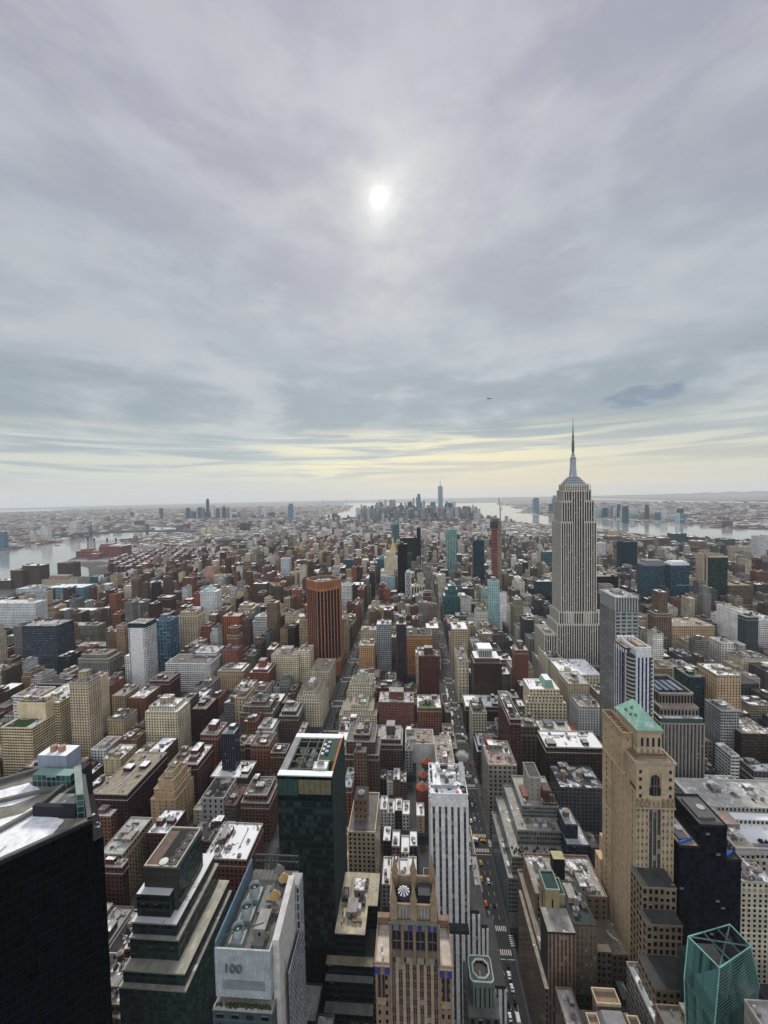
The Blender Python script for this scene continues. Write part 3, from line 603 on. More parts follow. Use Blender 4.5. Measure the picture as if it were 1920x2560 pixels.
# ---- stepped green glass office
def stepped():
 e = empty('stepped_glass_office',-142,225,0,'dark green glass office building stepping down in pale ledges with four round roof fans','office building')
 T = [(-158,-121.6,193.2,246.6,0,60.5),(-157,-123,195,246.3,60.5,67.5),(-156.5,-129.2,200.4,245.4,67.5,79.5),(-156,-131,202,244.6,79.5,86.5)]
 rim = (.50,.48,.42);gs = (.02,.04,.045)
 for i,(x0,x1,y0,y1,z0,z1) in enumerate(T[:4]):
  m = MB();m.box(x0,x1,y0,y1,z0,z1,(.05,.075,.075),(2.4,3.9,.93,.62),(.03,.07,.072,.10),0,cap=False);m.build('wall',e)
  m = MB();m.box(x0 - .3,x1 + .3,y0 - .3,y1 + .3,z1 - .5,z1 + .35,rim,top=(.42,.40,.35),topmi=1,snow=(.3,.1,.3,.75)[i]);m.build('ledge',e)
 cnt = counter();wm = MB()
 relief(e,(-158,193.2),(1,0),YM,36.4,25,60,14,9,.9,.62,.25,(.045,.07,.07),cnt,'window',(.05,.08,.08),(.016,.038,.042),dim=True,wallmb=wm)
 relief(e,(-121.6,193.2),(0,1),XP,53.4,25,60,20,9,.9,.62,.25,(.045,.07,.07),cnt,'window',(.05,.08,.08),(.05,.12,.11),dim=True,wallmb=wm)  # side panes paler than the front: reflected light is put into their colour
 wm.build('spandrel_grid',e);finish(cnt,e)
 m = MB();m.box(-155,-136,204.9,238,86.5,99.5,(.06,.08,.08),(2.4,3.9,.93,.62),(.018,.036,.04,.1),0,top=(.8,.8,.8),topmi=1,snow=.75);m.build('front_block',e)
 m = MB();m.box(-153,-134,209,236,86.5,111,(.10,.095,.08),(30,4,0,0),mi=0,cap=False)
 m.box(-153,-134,209,209.8,111,112,rim);m.box(-134.8,-134,209.8,236,111,112,rim);m.box(-153,-152.2,209.8,236,111,112,rim);m.box(-152.2,-134.8,235.2,236,111,112,rim)
 m.face([(-153,209,111),(-134,209,111),(-134,236,111),(-153,236,111)],(.16,.11,.09));m.build('mechanical_floor',e)
 m = MB();m.box(-133.95,-133.6,210,235.5,88,110,(.06,.1,.1),(2.2,3.6,.9,.7),(.02,.05,.05,.1),0);m.build('louvre_screen',e)
 m = MB();m.box(-146,-140.5,214,234,111.1,111.6,(.012,.012,.015));m.build('roof_well',e)
 for k in range(4):
  y = 212.6 + k * 5.6;m = MB();m.cyl(-137.6,y,111,113,2.3,2.3,16,(.45,.46,.43),cap=False);m.cyl(-137.6,y,111.2,112.0,2.05,2.05,16,(.03,.03,.03));m.cyl(-137.6,y,112,112.5,.4,.4,8,(.4,.4,.38))
  for q in range(6): a = q * pi / 3;m.bar((-137.6,y,112.3),(-137.6 + 2 * cos(a),y + 2 * sin(a),112.3),.14,(.3,.3,.28))
  m.build('roof_fan',e)
 m = MB();m.cyl(-143,211.8,111.2,112.4,2.2,2.4,18,(.72,.72,.68));m.build('dish',e)
stepped()

# ---- building carrying the number 100
def number_building():
 e = empty('plant_top_office',-66,160,0,'grey office numbered 100 with cooling towers on top and a tall blank white side','office building')
 m = MB();m.box(-78,-55,140,182,0,124,(.055,.075,.085),(5.2,4,.5,.45),(.02,.03,.035,.5),0,top=(.3,.3,.28),topmi=1,snow=.1);m.build('wall',e)
 m = MB();cw = (.40,.45,.47)
 m.box(-77.5,-56,142,142.6,127,146,cw);m.box(-77.5,-77,142.6,178,127,148,(.13,.2,.26));m.box(-56.5,-56,142.6,150,127,146,cw)
 for k in range(22): m.box(-77.3 + k * .99,-77.2 + k * .99,141.9,142,127,146,(.30,.34,.36))
 m.build('screen_wall',e)
 m = MB();m.box(-74.6,-58.4,141.7,142,130.5,134,(.22,.25,.26));m.build('lower_panel',e)
 fc = bpy.data.curves.new('sign_number','FONT');fc.body = '100';fc.size = 5.2;fc.extrude = .25;fc.align_x = 'CENTER'
 fo = bpy.data.objects.new('tmp',fc);C.objects.link(fo);dg = bpy.context.evaluated_depsgraph_get();me = bpy.data.meshes.new_from_object(fo.evaluated_get(dg));bpy.data.objects.remove(fo)
 sm = simple('sign_metal',(.16,.19,.21),.4,.5,.3);me.materials.clear();me.materials.append(sm)
 so = sub(e,'sign_number',me,(-70.5 + 66,141.5 - 160,137.2));so.rotation_euler = (pi / 2,0,0);so.scale = (.95,.9,1)
 m = MB();m.box(-77.5,-56,143,181,139.4,140,(.07,.07,.07),top=(.14,.14,.13),topmi=1,snow=.05);m.build('roof',e)
 for k in range(3):
  y = 150 + k * 8.6;m = MB();m.box(-74.5,-69,y - 3,y + 3,140,142.5,(.33,.37,.38));m.cyl(-71.8,y,142.5,146.4,2.1,2.3,20,(.40,.46,.47),cap=False);m.cyl(-71.8,y,142.6,144.6,2.0,2.0,20,(.07,.10,.10))
  m.cyl(-71.8,y,144.7,145.2,.5,.5,8,(.3,.32,.32));m.build('cooling_tower',e)
 m = MB();tr = (.045,.05,.055)
 for z in (147.2,144.2):
  m.bar((-77,181,z),(-56,181,z),.3,tr)
 for k in range(12): m.bar((-77 + k * 1.9,181,144.2),(-77 + (k + .8) * 1.9,181,147.2),.14,tr);m.bar((-77 + k * 1.9,181,140),(-77 + k * 1.9,181,147.2),.12,tr)
 m.bar((-77,146,146),(-62,152,146),.15,tr);m.bar((-64,145,140),(-64,145,146),.15,tr)
 m.build('roof_truss',e)
 m = MB();m.box(-66,-62.5,156,158.5,140,143.5,(.2,.05,.05),top=(.6,.6,.6));m.build('stair_hood',e)
 for q,(x,y) in enumerate(((-60.5,173),(-62,165),(-64,177))):
  m = MB();m.cyl(x,y,141,145,.35,.35,6,(.1,.1,.1));m.cyl(x,y,144,146.5,2.6,.5,8,(.42,.27,.12) if q < 2 else (.15,.15,.15));m.build('pointed_cap',e)
 m = MB();m.box(-68,-59,160,172,140,141.6,(.17,.19,.2));m.box(-66,-61,148,154,140,141,(.25,.24,.22));m.build('duct_housing',e)
 m = MB();wc = (.60,.58,.55)
 for (x0,x1) in ((-55.9,-53.4),):
  y0,y1 = 144.6,166
  a = [(x0,y0,0),(x1,y0,0),(x1,y0,147.5),(x0,y0,147.5)];b = [(x0,y1,0),(x1,y1,0),(x1,y1,152.5),(x0,y1,152.5)]
  m.face([a[0],a[1],a[2],a[3]],wc);m.face([a[1],b[1],b[2],a[2]],wc);m.face([b[1],b[0],b[3],b[2]],wc);m.face([b[0],a[0],a[3],b[3]],wc);m.face([a[3],a[2],b[2],b[3]],wc)
 m.box(-53.45,-53.3,150.5,150.8,40,133,(.10,.05,.05));m.build('blank_flank',e)
 m = MB();m.box(-56,-51.5,166.2,172,0,148,(.45,.47,.50),(1.6,4,.6,.8),(.05,.08,.14,.05),0,top=(.3,.3,.3),topmi=1);m.box(-51.9,-51.6,150,166,0,128,(.40,.42,.45),(1.6,3.0,.6,.7),(.05,.08,.14,.05),0);m.build('glass_flank',e)
 m = MB();m.box(-77.8,-55.2,140.2,141.6,124,125.0,(.35,.35,.33));
 for k in range(130):
  x = R.uniform(-77.4,-55.8);s = R.uniform(.3,.7);g = R.uniform(.6,1.5);m.cyl(x,R.uniform(140.6,141.5),124.9,125 + s * 1.6,s,.1,5,(.035 * g,.045 * g,.015 * g))
 m.build('planter',e)
number_building()

# ---- dark green glass tower with a roof court
def dark_tower():
 e = empty('dark_glass_tower',-62,235,0,'tall dark green glass tower with a white rimmed roof court of turf and machines','office tower')
 x0,x1,y0,y1,Z = -78,-47,217,257,160
 m = MB();m.box(x0,x1,y0,y1,0,Z,(.012,.02,.02),(2.2,3.8,.95,.9),(.009,.018,.02,.02),0,cap=False);m.build('wall',e)
 cnt = counter();wm = MB()
 relief(e,(x0,y0),(1,0),YM,31,60,146,14,22,.90,.72,.3,(.014,.026,.026),cnt,'window',(.014,.024,.024),(.009,.019,.024),dim=True,wallmb=wm)
 wm.build('curtain_wall',e);finish(cnt,e)
 m = MB();
 for k in range(20): m.box(x1 + .02,x1 + .5,y0 + 1 + k * 2,y0 + 1.35 + k * 2,20,Z - 1,(.06,.08,.08))
 m.build('side_fin',e)
 m = MB();nb = 6
 for k in range(nb):
  a = x0 + 12 + k * 3.1;m.box(a + .1,a + 3.0,y0 - .25,y0 - .02,150,158.2,(.16,.15,.09))
 for k in range(4): m.box(x0 + .3 + k * 2.9,x0 + 3.0 + k * 2.9,y0 - .2,y0 - .02,149,158.2,(.03,.07,.06))
 m.build('top_panel',e)
 rim = MB();w = 4.2;c0 = (.66,.67,.66)
 rim.box(x0,x1,y0,y0 + w,Z - .4,Z + .6,c0,top=c0,topmi=1,snow=.8);rim.box(x0,x1,y1 - w,y1,Z - .4,Z + .6,c0,top=c0,topmi=1,snow=.8)
 rim.box(x0,x0 + w,y0 + w,y1 - w,Z - .4,Z + .6,(.3,.3,.3),top=(.25,.25,.25),topmi=1,snow=.2);rim.box(x1 - 1.2,x1,y0 + w,y1 - w,Z - .4,Z + .6,(.30,.10,.05));rim.build('roof_rim',e)
 m = MB();m.face([(x0 + w,y0 + w,Z - 7),(x1 - 1,y0 + w,Z - 7),(x1 - 1,y1 - w,Z - 7),(x0 + w,y1 - w,Z - 7)],(.05,.06,.055),1,(.12,0,0,0))
 for a,b in (((x0 + w,y0 + w),(x1 - 1,y0 + w)),((x1 - 1,y0 + w),(x1 - 1,y1 - w)),((x1 - 1,y1 - w),(x0 + w,y1 - w)),((x0 + w,y1 - w),(x0 + w,y0 + w))):
  m.face([(b[0],b[1],Z - 7),(a[0],a[1],Z - 7),(a[0],a[1],Z - .3),(b[0],b[1],Z - .3)],(.05,.06,.06))
 m.build('roof_well',e)
 m = MB();m.box(x1 - 11.5,x1 - 1.2,y0 + 14,y1 - w,Z - 7,Z - .1,(.05,.13,.05),mi=2,top=(.018,.045,.018));m.build('turf_terrace',e)
 m = MB();m.bar((x1 - 11.3,y0 + 14,Z),(x1 - 11.3,y1 - w,Z),.18,(.6,.6,.58));m.bar((x1 - 11,y1 - w - .2,Z),(x1 - 2,y1 - w - .2,Z),.18,(.6,.6,.58));m.bar((x1 - 11.3,y0 + 14,Z),(x1 - 4,y0 + 14,Z),.18,(.6,.6,.58));m.build('terrace_rail',e)
 for k in range(3):
  m = MB();m.cyl(x1 - 7.2,y0 + 21 + k * 4.5,Z,Z + 1.4,1.1,1.1,12,(.03,.14,.45));m.cyl(x1 - 7.2,y0 + 21 + k * 4.5,Z + 1.4,Z + 1.7,1.15,.5,12,(.5,.55,.6));m.build('blue_tank',e)
 for k in range(3): m = MB();m.box(x1 - 10.4,x1 - 9,y0 + 19 + k * 4.5,y0 + 20.6 + k * 4.5,Z,Z + .7,(.75,.75,.72));m.build('roof_box',e)
 m = MB();m.box(x1 - 12,x1 - 4,y0 + 5,y0 + 11,Z - 7,Z + 1.5,(.6,.6,.57),top=(.62,.62,.6),topmi=1,snow=.6);m.cyl(x1 - 8,y0 + 8,Z + 1.5,Z + 2.6,2.2,2.0,16,(.5,.5,.48),topcol=(.12,.12,.12));m.build('vent_house',e)
 for k,(x,y) in enumerate(((x0 + 15,y0 + 24),(x0 + 15,y0 + 15))): m = MB();m.cyl(x,y,Z - 7,Z - 3,2.6,2.6,16,(.22,.24,.24));m.cyl(x,y,Z - 3,Z + .5,2.6,.2,16,(.30,.33,.34));m.build('cone_vent',e)
 for k in range(3): m = MB();m.cyl(x0 + 8.5,y0 + 9 + k * 9,Z - 7,Z - 2.5,2.8,2.8,18,(.30,.25,.18));m.cyl(x0 + 8.5,y0 + 9 + k * 9,Z - 2.5,Z - 2.2,2.3,2.3,18,(.04,.05,.04));m.build('round_fan',e)
 m = MB()
 for k in range(5): m.bar((x0 + w,y0 + 7 + k * 6.4,Z - .5),(x1 - 12,y0 + 7 + k * 6.4,Z - .5),.22,(.10,.12,.11))
 for k in range(3): m.bar((x0 + w + k * 6,y0 + w,Z - .5),(x0 + w + k * 6,y1 - w,Z - .5),.22,(.10,.12,.11))
 m.build('roof_grid',e)
dark_tower()

# ---- low dark terraced building with the beige roof
def terraced():
 e = empty('terraced_office',-36,225,0,'dark office with a beige L shaped roof and three paler ledges on its front','office building')
 g = (.012,.016,.024,.04);c0 = (.02,.025,.03)
 m = MB()
 for (x0,x1,y0,y1,z0,z1) in ((-46.3,-30,212,248,40,75),(-30,-24.5,228,248,40,75),(-50,-25.5,208,248,0,62),(-51,-25.2,205.2,208,0,56),(-51.5,-25,200.6,205.2,0,44),(-52,-24.8,192,200.6,0,26)):
  m.box(x0,x1,y0,y1,z0,z1,c0,(2.4,3.7,.9,.55),g,0,cap=False)
 m.build('wall',e)
 m = MB();m.box(-46.6,-29.7,211.7,248.2,75,75.5,(.40,.36,.27),top=(.42,.375,.28),topmi=1,snow=.22);m.box(-29.7,-24.2,227.7,248.2,75,75.5,(.40,.36,.27),top=(.42,.375,.28),topmi=1,snow=.22);m.build('roof',e)
 for (a,b,z,cc) in ((207.6,212,62,(.24,.21,.15)),(204.9,208,56,(.15,.16,.16)),(200.3,205.2,44,(.16,.16,.15)),(191.7,200.6,26,(.1,.1,.1))):
  m = MB();m.box(-51,-25,a,b,z,z + .3,cc,top=cc,topmi=1,snow=.05);m.build('ledge',e)
 m = MB();m.box(-30,-24,212,226,20,63,(.11,.12,.10),(2.6,3.4,.55,.5),(.03,.045,.05,.15),0,top=(.03,.03,.03),topmi=1,snow=0);m.build('side_wing',e)
 m = MB();t = (.07,.05,.04)
 for (a,b) in (((-35,237),(-31,243)),((-35,243),(-31,237)),((-35,237),(-35,243)),((-31,237),(-31,243)),((-35,243),(-31,243)),((-35,237),(-31,237))): m.bar((*a,76.5),(*b,76.5),.25,t)
 m.build('steel_frame',e)
 m = MB();m.box(-45.5,-42,229,236,75.5,78,(.05,.06,.06));m.cyl(-43.7,232,78,80.5,1.6,.1,12,(.35,.35,.34));m.build('roof_well',e)
 for (x,y,a,b,h,cc) in ((-43,219,1.2,5,1.5,(.5,.5,.48)),(-38,224,3.5,3.5,1.5,(.12,.13,.13)),(-41.5,226,2.5,2,2.2,(.2,.2,.2)),(-33,232,1.5,1.5,.6,(.7,.7,.68)),(-40,240,2,1.3,.8,(.3,.28,.24))):
  m = MB();m.box(x,x + a,y,y + b,75.5,75.5 + h,cc);m.build('air_unit',e)
 m = MB();m.bar((-44,222,76.4),(-38,222,76.4),.2,(.4,.22,.06));m.bar((-44,224,76.4),(-39,224,76.4),.2,(.4,.22,.06));m.bar((-44,222,75.5),(-44,224,76.4),.15,(.4,.22,.06));m.build('orange_rail',e)
terraced()
tower(empty('dark_low_office',-57,200,0,'small dark block with pale gravel roof right of the office numbered 100','office building'),[(-62,-52.5,190,206,0,52)],'glass',(.02,.025,.03),(.3,.3,.28),.2)
tower(empty('dark_low_office',-53,170,0,'lower dark block with a small snow patch on its roof beside the terraced office','office building'),[(-50,-42,172,186,0,62)],'glass',(.02,.025,.03),(.2,.2,.2),.4)

# ---- tan gothic tower
def gothic():
 e = empty('gothic_crowned_tower',-2,156,0,'slender tan brick tower with six pointed pinnacles and blue tiled panels, bottom centre','office tower')
 br = (.25,.175,.115);pier = (.36,.255,.17)
 m = MB();m.box(-11.4,7.4,148.6,163,0,153,(.06,.05,.045),cap=False);m.box(-17,-11.4,147.4,163.4,0,137,br,(2.8,3.5,.32,.5),(*DG,.3),0,cap=False);m.box(7.4,12,147.4,163.4,0,137,br,(2.3,3.5,.38,.5),(*DG,.3),0,cap=False);m.build('wall',e)
 for (x0,x1) in ((-17.3,-11.4),(7.4,12.3)):
  m = MB();m.box(x0,x1,147.1,163.7,136.6,137.2,(.55,.48,.41));m.ring(x0,x1,147.0,163.8,137.2,138.3,.35,(.33,.23,.16));m.box(x0 + .05,x1 - .05,161.5,163.7,137.2,140.5,(.24,.16,.11));m.build('shoulder_terrace',e)
 cnt = counter();wm = MB()
 relief(e,(-11.4,148.6),(1,0),YM,18.8,60,137,7,22,.56,.62,.45,pier,cnt,'window',(.2,.17,.14),(.03,.035,.05),wallmb=wm,vert=(.12,.085,.065))
 for k in range(4):
  x = -8.9 + k * 4.05;wm.box(x - .2,x + 2.4,148.2,148.55,137,139.5,(.24,.24,.18))
 for k in range(5): x = -11.4 + k * 4.55;wm.box(x - .1,x + 1.0,147.7,148.6,137,152.6,(.20,.15,.105))
 wm.box(-11.5,7.5,148.0,148.7,150.3,153,(.22,.16,.11));wm.box(-11.5,7.5,148.0,148.7,139.6,142.4,(.16,.115,.085));wm.build('pier',e);finish(cnt,e)
 for k in range(4):
  x = -10.1 + k * 4.55;m = MB();n = 8
  pts = [(x,148.3,142.6),(x + 2.9,148.3,142.6),(x + 2.9,148.3,148.3)] + [(x + 1.45 + 1.45 * cos(pi * i / n),148.3,148.3 + 1.8 * sin(pi * i / n)) for i in range(1,n)] + [(x,148.3,148.3)]
  m.face(pts,(.02,.022,.03),3);m.bar((x + 1.45,148.25,142.6),(x + 1.45,148.25,150),.1,(.15,.12,.09));m.bar((x,148.25,146),(x + 2.9,148.25,146),.12,(.2,.16,.12));m.build('arched_window',e)
 for x in (-10.6,-7.0,-3.4,0.2,3.7,6.1):
  m = MB();m.box(x - .8,x + .8,147.85,148.0,150.6,152.6,(.03,.04,.22));m.build('blue_panel',e)
 for (x0,x1) in ((-17.1,-15.3),(-13.2,-11.6),(7.6,9.2),(10.4,12.1)):
  m = MB();m.box(x0,x1,146.9,147.3,133.6,135.8,(.03,.045,.24));m.build('blue_panel',e)
 for x0 in (-16.1,8.3):
  m = MB();m.box(x0 + .2,x0 + 1.1,147.2,147.42,124,133,(.02,.02,.03));m.box(x0 + 1.7,x0 + 2.6,147.2,147.42,124,133,(.02,.02,.03));m.box(x0 - .3,x0 + 3.1,146.3,147.4,122.2,123.8,(.32,.23,.16));m.build('balcony',e)
 m = MB();cr_ = (.27,.20,.14)
 m.box(-11.2,7.2,149.2,149.9,153,159.5,cr_);m.box(-11.2,-10.5,149.9,161,153,159.5,cr_);m.box(6.5,7.2,149.9,161,153,159.5,cr_);m.box(-11.2,7.2,161,161.7,153,159.5,cr_);m.build('crown_wall',e)
 for x in (-7.5,-5.0,0.7,3.2):
  m = MB();m.box(x,x + 1.7,149.0,149.2,154.6,158.4,(.30,.30,.30));m.bar((x + .85,148.95,154.6),(x + .85,148.95,158.4),.12,(.08,.07,.06));m.build('louvre',e)
 m = MB();m.box(-10.5,6.5,149.9,161,153,155,(.02,.025,.05));m.box(-.2,6.2,155,160,155,157.5,(.05,.05,.06));m.build('roof',e)
 for y in (149.6,161.3):
  for x in (-9.6,-2.0,5.6):
   m = MB();m.box(x - 1.25,x + 1.25,y - 1.0,y + 1.0,152,161,(.30,.22,.15));m.cyl(x,y,161,162.4,1.5,1.1,4,(.25,.2,.13));m.cyl(x,y,161.6,168.6,1.15,.08,8,(.29,.22,.13))
   for q in range(4): a = pi / 4 + q * pi / 2;m.cyl(x + 1.1 * cos(a),y + .95 * sin(a),160.5,163.4,.28,.03,5,(.33,.27,.19))
   m.build('pinnacle',e)
 m = MB();n = 20
 for i in range(n):
  a,b = 2 * pi * i / n,2 * pi * (i + 1) / n;m.face([(-5.9 + 2.4 * cos(a),155.8 + 2.4 * sin(a),158.2),(-5.9 + 2.4 * cos(b),155.8 + 2.4 * sin(b),158.2),(-5.9,155.8,159.6)],(.75,.76,.8) if i % 2 else (.03,.03,.06))
 m.cyl(-5.9,155.8,155,158.2,2.3,2.4,20,(.1,.1,.12),cap=False);m.build('striped_vent_cap',e)
 m = MB();m.box(-10.6,6.6,147.6,148.6,153.0,154.0,(.16,.18,.14));m.build('cornice',e)
 m = MB();m.box(-14.6,-13.8,149,150,137.2,139,(.7,.68,.66));m.cyl(-14.8,153,137.2,138.4,.4,.4,8,(.7,.7,.7));m.build('roof_box',e)
gothic()

# ---- white tower with black vertical window strips
def striped_white():
 e = empty('white_striped_tower',20,225,0,'white tower with bold black vertical window strips left of the avenue, cluttered snowy roof','office tower')
 wh = (.72,.71,.71)
 T = [(7.3,27.2,214,238,40,154,6),(26.9,33.0,216,240,20,88,2),(32.7,37.6,217,240,10,79,2),(37.3,46.5,214,250,0,48,3),(14,26.6,209.5,214.3,10,83,4)]
 cnt = counter()
 for k,(x0,x1,y0,y1,z0,z1,nb) in enumerate(T):
  m = MB();m.box(x0,x1,y0,y1,z0,z1,(.03,.03,.04),top=(.045,.045,.05),topmi=1,snow=.5 if k == 0 else .0);m.build('core',e)
  wm = MB();nf = max(2,round((z1 - z0 - 6) / 3.7))
  relief(e,(x0,y0),(1,0),YM,x1 - x0,z0,z1 - 6 if k == 0 else z1 - 2,nb,nf,.40,.72,.55,wh,cnt,'window',(.3,.3,.32),(.025,.03,.05),wallmb=wm,vert=(.04,.045,.06))
  if k == 0: wm.box(x0,x1,y0 - .55,y0,z1 - 6,z1 - .01,wh)
  relief(e,(x1,y0),(0,1),XP,y1 - y0,z0,z1 - 3,max(2,int((y1 - y0) / 3.4)),nf,.40,.72,.45,wh,cnt,'window',(.3,.3,.32),(.025,.03,.05),wallmb=wm,vert=(.04,.045,.06))
  relief(e,(x0,y1),(0,-1),XM,y1 - y0,z0,z1 - 3,max(2,int((y1 - y0) / 3.4)),nf,.40,.72,.45,wh,cnt,'window',(.3,.3,.32),(.025,.03,.05),wallmb=wm,vert=(.04,.045,.06))
  wm.build('pier',e)
 finish(cnt,e)
 m = MB();m.box(9,22,219,236,154,156,(.35,.36,.37),top=(.6,.6,.6),topmi=1,snow=.6);m.ring(7.2,27.4,213.4,238.1,154,155.3,.5,(.66,.66,.66));m.build('parapet',e)
 for k in range(16):
  m = MB();x,y = R.uniform(9.5,21),R.uniform(220,234);a,b,h = R.uniform(.8,3),R.uniform(.8,2.6),R.uniform(1,3.2);m.box(x,x + a,y,y + b,156,156 + h,R.choice([(.10,.11,.12),(.7,.72,.74),(.3,.32,.33),(.05,.05,.06)]));m.build('air_unit',e)
 for k in range(2):
  m = MB();m.cyl(15 + k * 4,222,156,158.5,1.6,1.6,14,(.5,.52,.53),topcol=(.05,.05,.05));m.build('roof_fan',e)
 m = MB();m.box(24.5,27,224,233,154,160,(.7,.7,.7),top=(.3,.3,.32));m.build('stair_hood',e)
 m = MB();m.box(7.3,10.5,236,241,130,154,(.18,.28,.25));m.build('green_screen',e)
 m = MB();m.box(21.2,22.6,214.5,216,154,155.4,(.5,.12,.1));m.build('roof_box',e)
striped_white()

# ---- octagonal roof light building and neighbours
def octagon():
 e = empty('octagon_topped_block',25.5,165,0,'dark block topped by a pale green eight sided frame beside the avenue','office building')
 m = MB();m.box(19.5,32,158,178,0,104,(.07,.075,.07),(3,3.6,.5,.6),(*DG,.1),0,top=(.1,.1,.1),topmi=1,snow=.1);m.build('wall',e)
 def oc(rx,ry,k=.45):
  ry = ry * .66
  return [(25.6 + rx,166 - ry * k),(25.6 + rx,166 + ry * k),(25.6 + rx * k,166 + ry),(25.6 - rx * k,166 + ry),(25.6 - rx,166 + ry * k),(25.6 - rx,166 - ry * k),(25.6 - rx * k,166 - ry),(25.6 + rx * k,166 - ry)]
 m = MB();m.prism(oc(4.7,7.2,.8),100,115,(.12,.15,.13),(2,14,.3,.7),(.02,.03,.03,0),0,cap=False)
 A,B = oc(4.7,7.2,.8),oc(3.3,5.2)
 for i in range(8):
  j = (i + 1) % 8;m.face([(*A[i],115),(*A[j],115),(*B[j],115),(*B[i],115)],(.10,.12,.11));m.bar((*B[i],115.3),(*B[j],115.3),.28,(.45,.52,.48));m.bar((*A[i],115.3),(*A[j],115.3),.2,(.42,.48,.45))
 m.build('octagon_frame',e)
 m = MB();m.face([(*q,113.5) for q in oc(3.3,5.2)],(.19,.165,.13),1,(0,0,0,0));m.box(25,25.5,164,166.5,113.6,113.9,(.5,.45,.42));m.build('gravel_roof',e)
octagon()
for (x0,x1,y0,y1,z,c0,rc,sn,lab) in ((14.0,19.5,146,153,100,'cream3',(.6,.6,.6),.9,'pale block with a square white roof panel at the foot of the octagon topped block'),(20.5,29,146,156,98,'dkgrey',(.2,.2,.18),.3,'dark cluttered roof block in front of the octagon topped block'),(34,45,150,186,26,'brown2',(.3,.28,.24),.2,'low brown block between the octagon topped block and the avenue')):
 e = empty('office_building',(x0 + x1) / 2,(y0 + y1) / 2,0,lab,'office building');tower(e,[(x0,x1,y0,y1,0,z)],'punch',COL[c0],rc,sn);roof_clutter(R,x0,x1,y0,y1,z,COL[c0],e,tanks=0)

# ---- grey ribbon windowed building, right side of the avenue
def ribbon():
 e = empty('ribbon_window_office',88,320,0,'grey office in four stepped tiers with dark ribbon windows right of the avenue','office building')
 gy = (.30,.31,.30)
 T = [(65,107,288,350,0,37),(68.5,106.7,291,349.7,37,50.5),(75.2,107.5,302,349.4,50.5,61.5),(82,110,315,349.1,61.5,70.5)]
 cnt = counter()
 for (x0,x1,y0,y1,z0,z1) in T:
  za = max(z0,z1 - 26);m = MB();m.box(x0 + .3,x1 - .3,y0 + .3,y1 - .3,z0,z1,(.03,.04,.045),top=(.33,.32,.29),topmi=1,snow=.28);m.build('core',e)
  wm = MB()
  m2 = MB();m2.face([(x0,y1,z0),(x0,y0,z0),(x0,y0,z1),(x0,y1,z1)],(.17,.23,.25),0,(62,3.4,.97,.5),(.05,.10,.12,.05),[(0,0),(62,0),(62,3.4 * round((z1 - z0) / 3.4)),(0,3.4 * round((z1 - z0) / 3.4))]) ;m2.build('side_wall',e)
  nf = max(2,round((z1 - za) / 3.3))
  relief(e,(x0,y0 + .3),(1,0),YM,x1 - x0,za,z1,int((x1 - x0) / 2.0),nf,.86,.48,.3,gy,cnt,'window',(.1,.11,.12),(.02,.028,.04),wallmb=wm)
  if za > z0: wm.box(x0,x1,y0,y0 + .3,z0,za,gy)
  wm.box(x1 - .3,x1,y0 + .3,y1,z0,z1,gy);wm.box(x0,x1,y1 - .3,y1,z0,z1,gy);wm.ring(x0 - .05,x1 + .05,y0 - .05,y1 + .05,z1,z1 + 1,.4,(.33,.34,.33));wm.build('wall',e)
 finish(cnt,e)
 m = MB();m.box(89,98,320,338,70.5,90,(.40,.385,.35),(6,4,.15,.3),(*DG,0),0,top=(.07,.07,.07),topmi=1,snow=.05,cap=True);m.ring(88.8,98.2,319.8,338.2,90,90.8,.4,(.42,.4,.37));m.build('penthouse',e)
 m = MB();st = (.035,.03,.03)
 for k in range(6):
  for j in range(3): m.bar((98.5 + k * 2.4,316 + j * 5,70.5),(98.5 + k * 2.4,316 + j * 5,82),.18,st)
 for z in (74,78,82):
  for j in range(3): m.bar((98.5,316 + j * 5,z),(110.5,316 + j * 5,z),.18,st)
 m.box(98.5,104,317,325,75,82.5,(.12,.07,.05));m.box(98.5,110,316.5,317.2,70.6,72,(.14,.045,.03));m.build('plant_frame',e)
 for k in range(3): m = MB();m.box(100 + k * 3,102.4 + k * 3,318,321,72,76,(.16,.2,.2));m.cyl(101.2 + k * 3,319.5,76,77,1,1,10,(.3,.33,.33));m.build('cooling_unit',e)
 m = MB();m.box(85,88.8,322,335,70.6,73.5,(.24,.1,.08));m.box(84,86,318,321,70.6,72.5,(.3,.3,.3));m.build('roof_hut',e)
 m = MB()
 for k in range(46): x = R.uniform(69,106);s = R.uniform(.5,1.0);g = R.uniform(.5,1.4);m.cyl(x,R.uniform(292.5,300),50.5,51 + s * 1.6,s,.2,5,(.05 * g,.045 * g,.035 * g))
 m.build('terrace_planting',e)
 for y in (296,312): m = MB();m.box(66.2,68,y,y + 4,37,39.5,(.6,.62,.63));m.build('roof_light',e)
 tw = empty('dark_blue_annex',114,300,0,'dark blue glass block joined to the right of the ribbon windowed office, pale top','office building')
 tower(tw,[(107.2,123,290,312,0,62),(108,117,296,312,62,72)],'glass',(.03,.05,.08),(.4,.42,.42),.3);m = MB();m.tank(111,303,72,2.4,4,2);m.build('water_tank',tw)
ribbon()

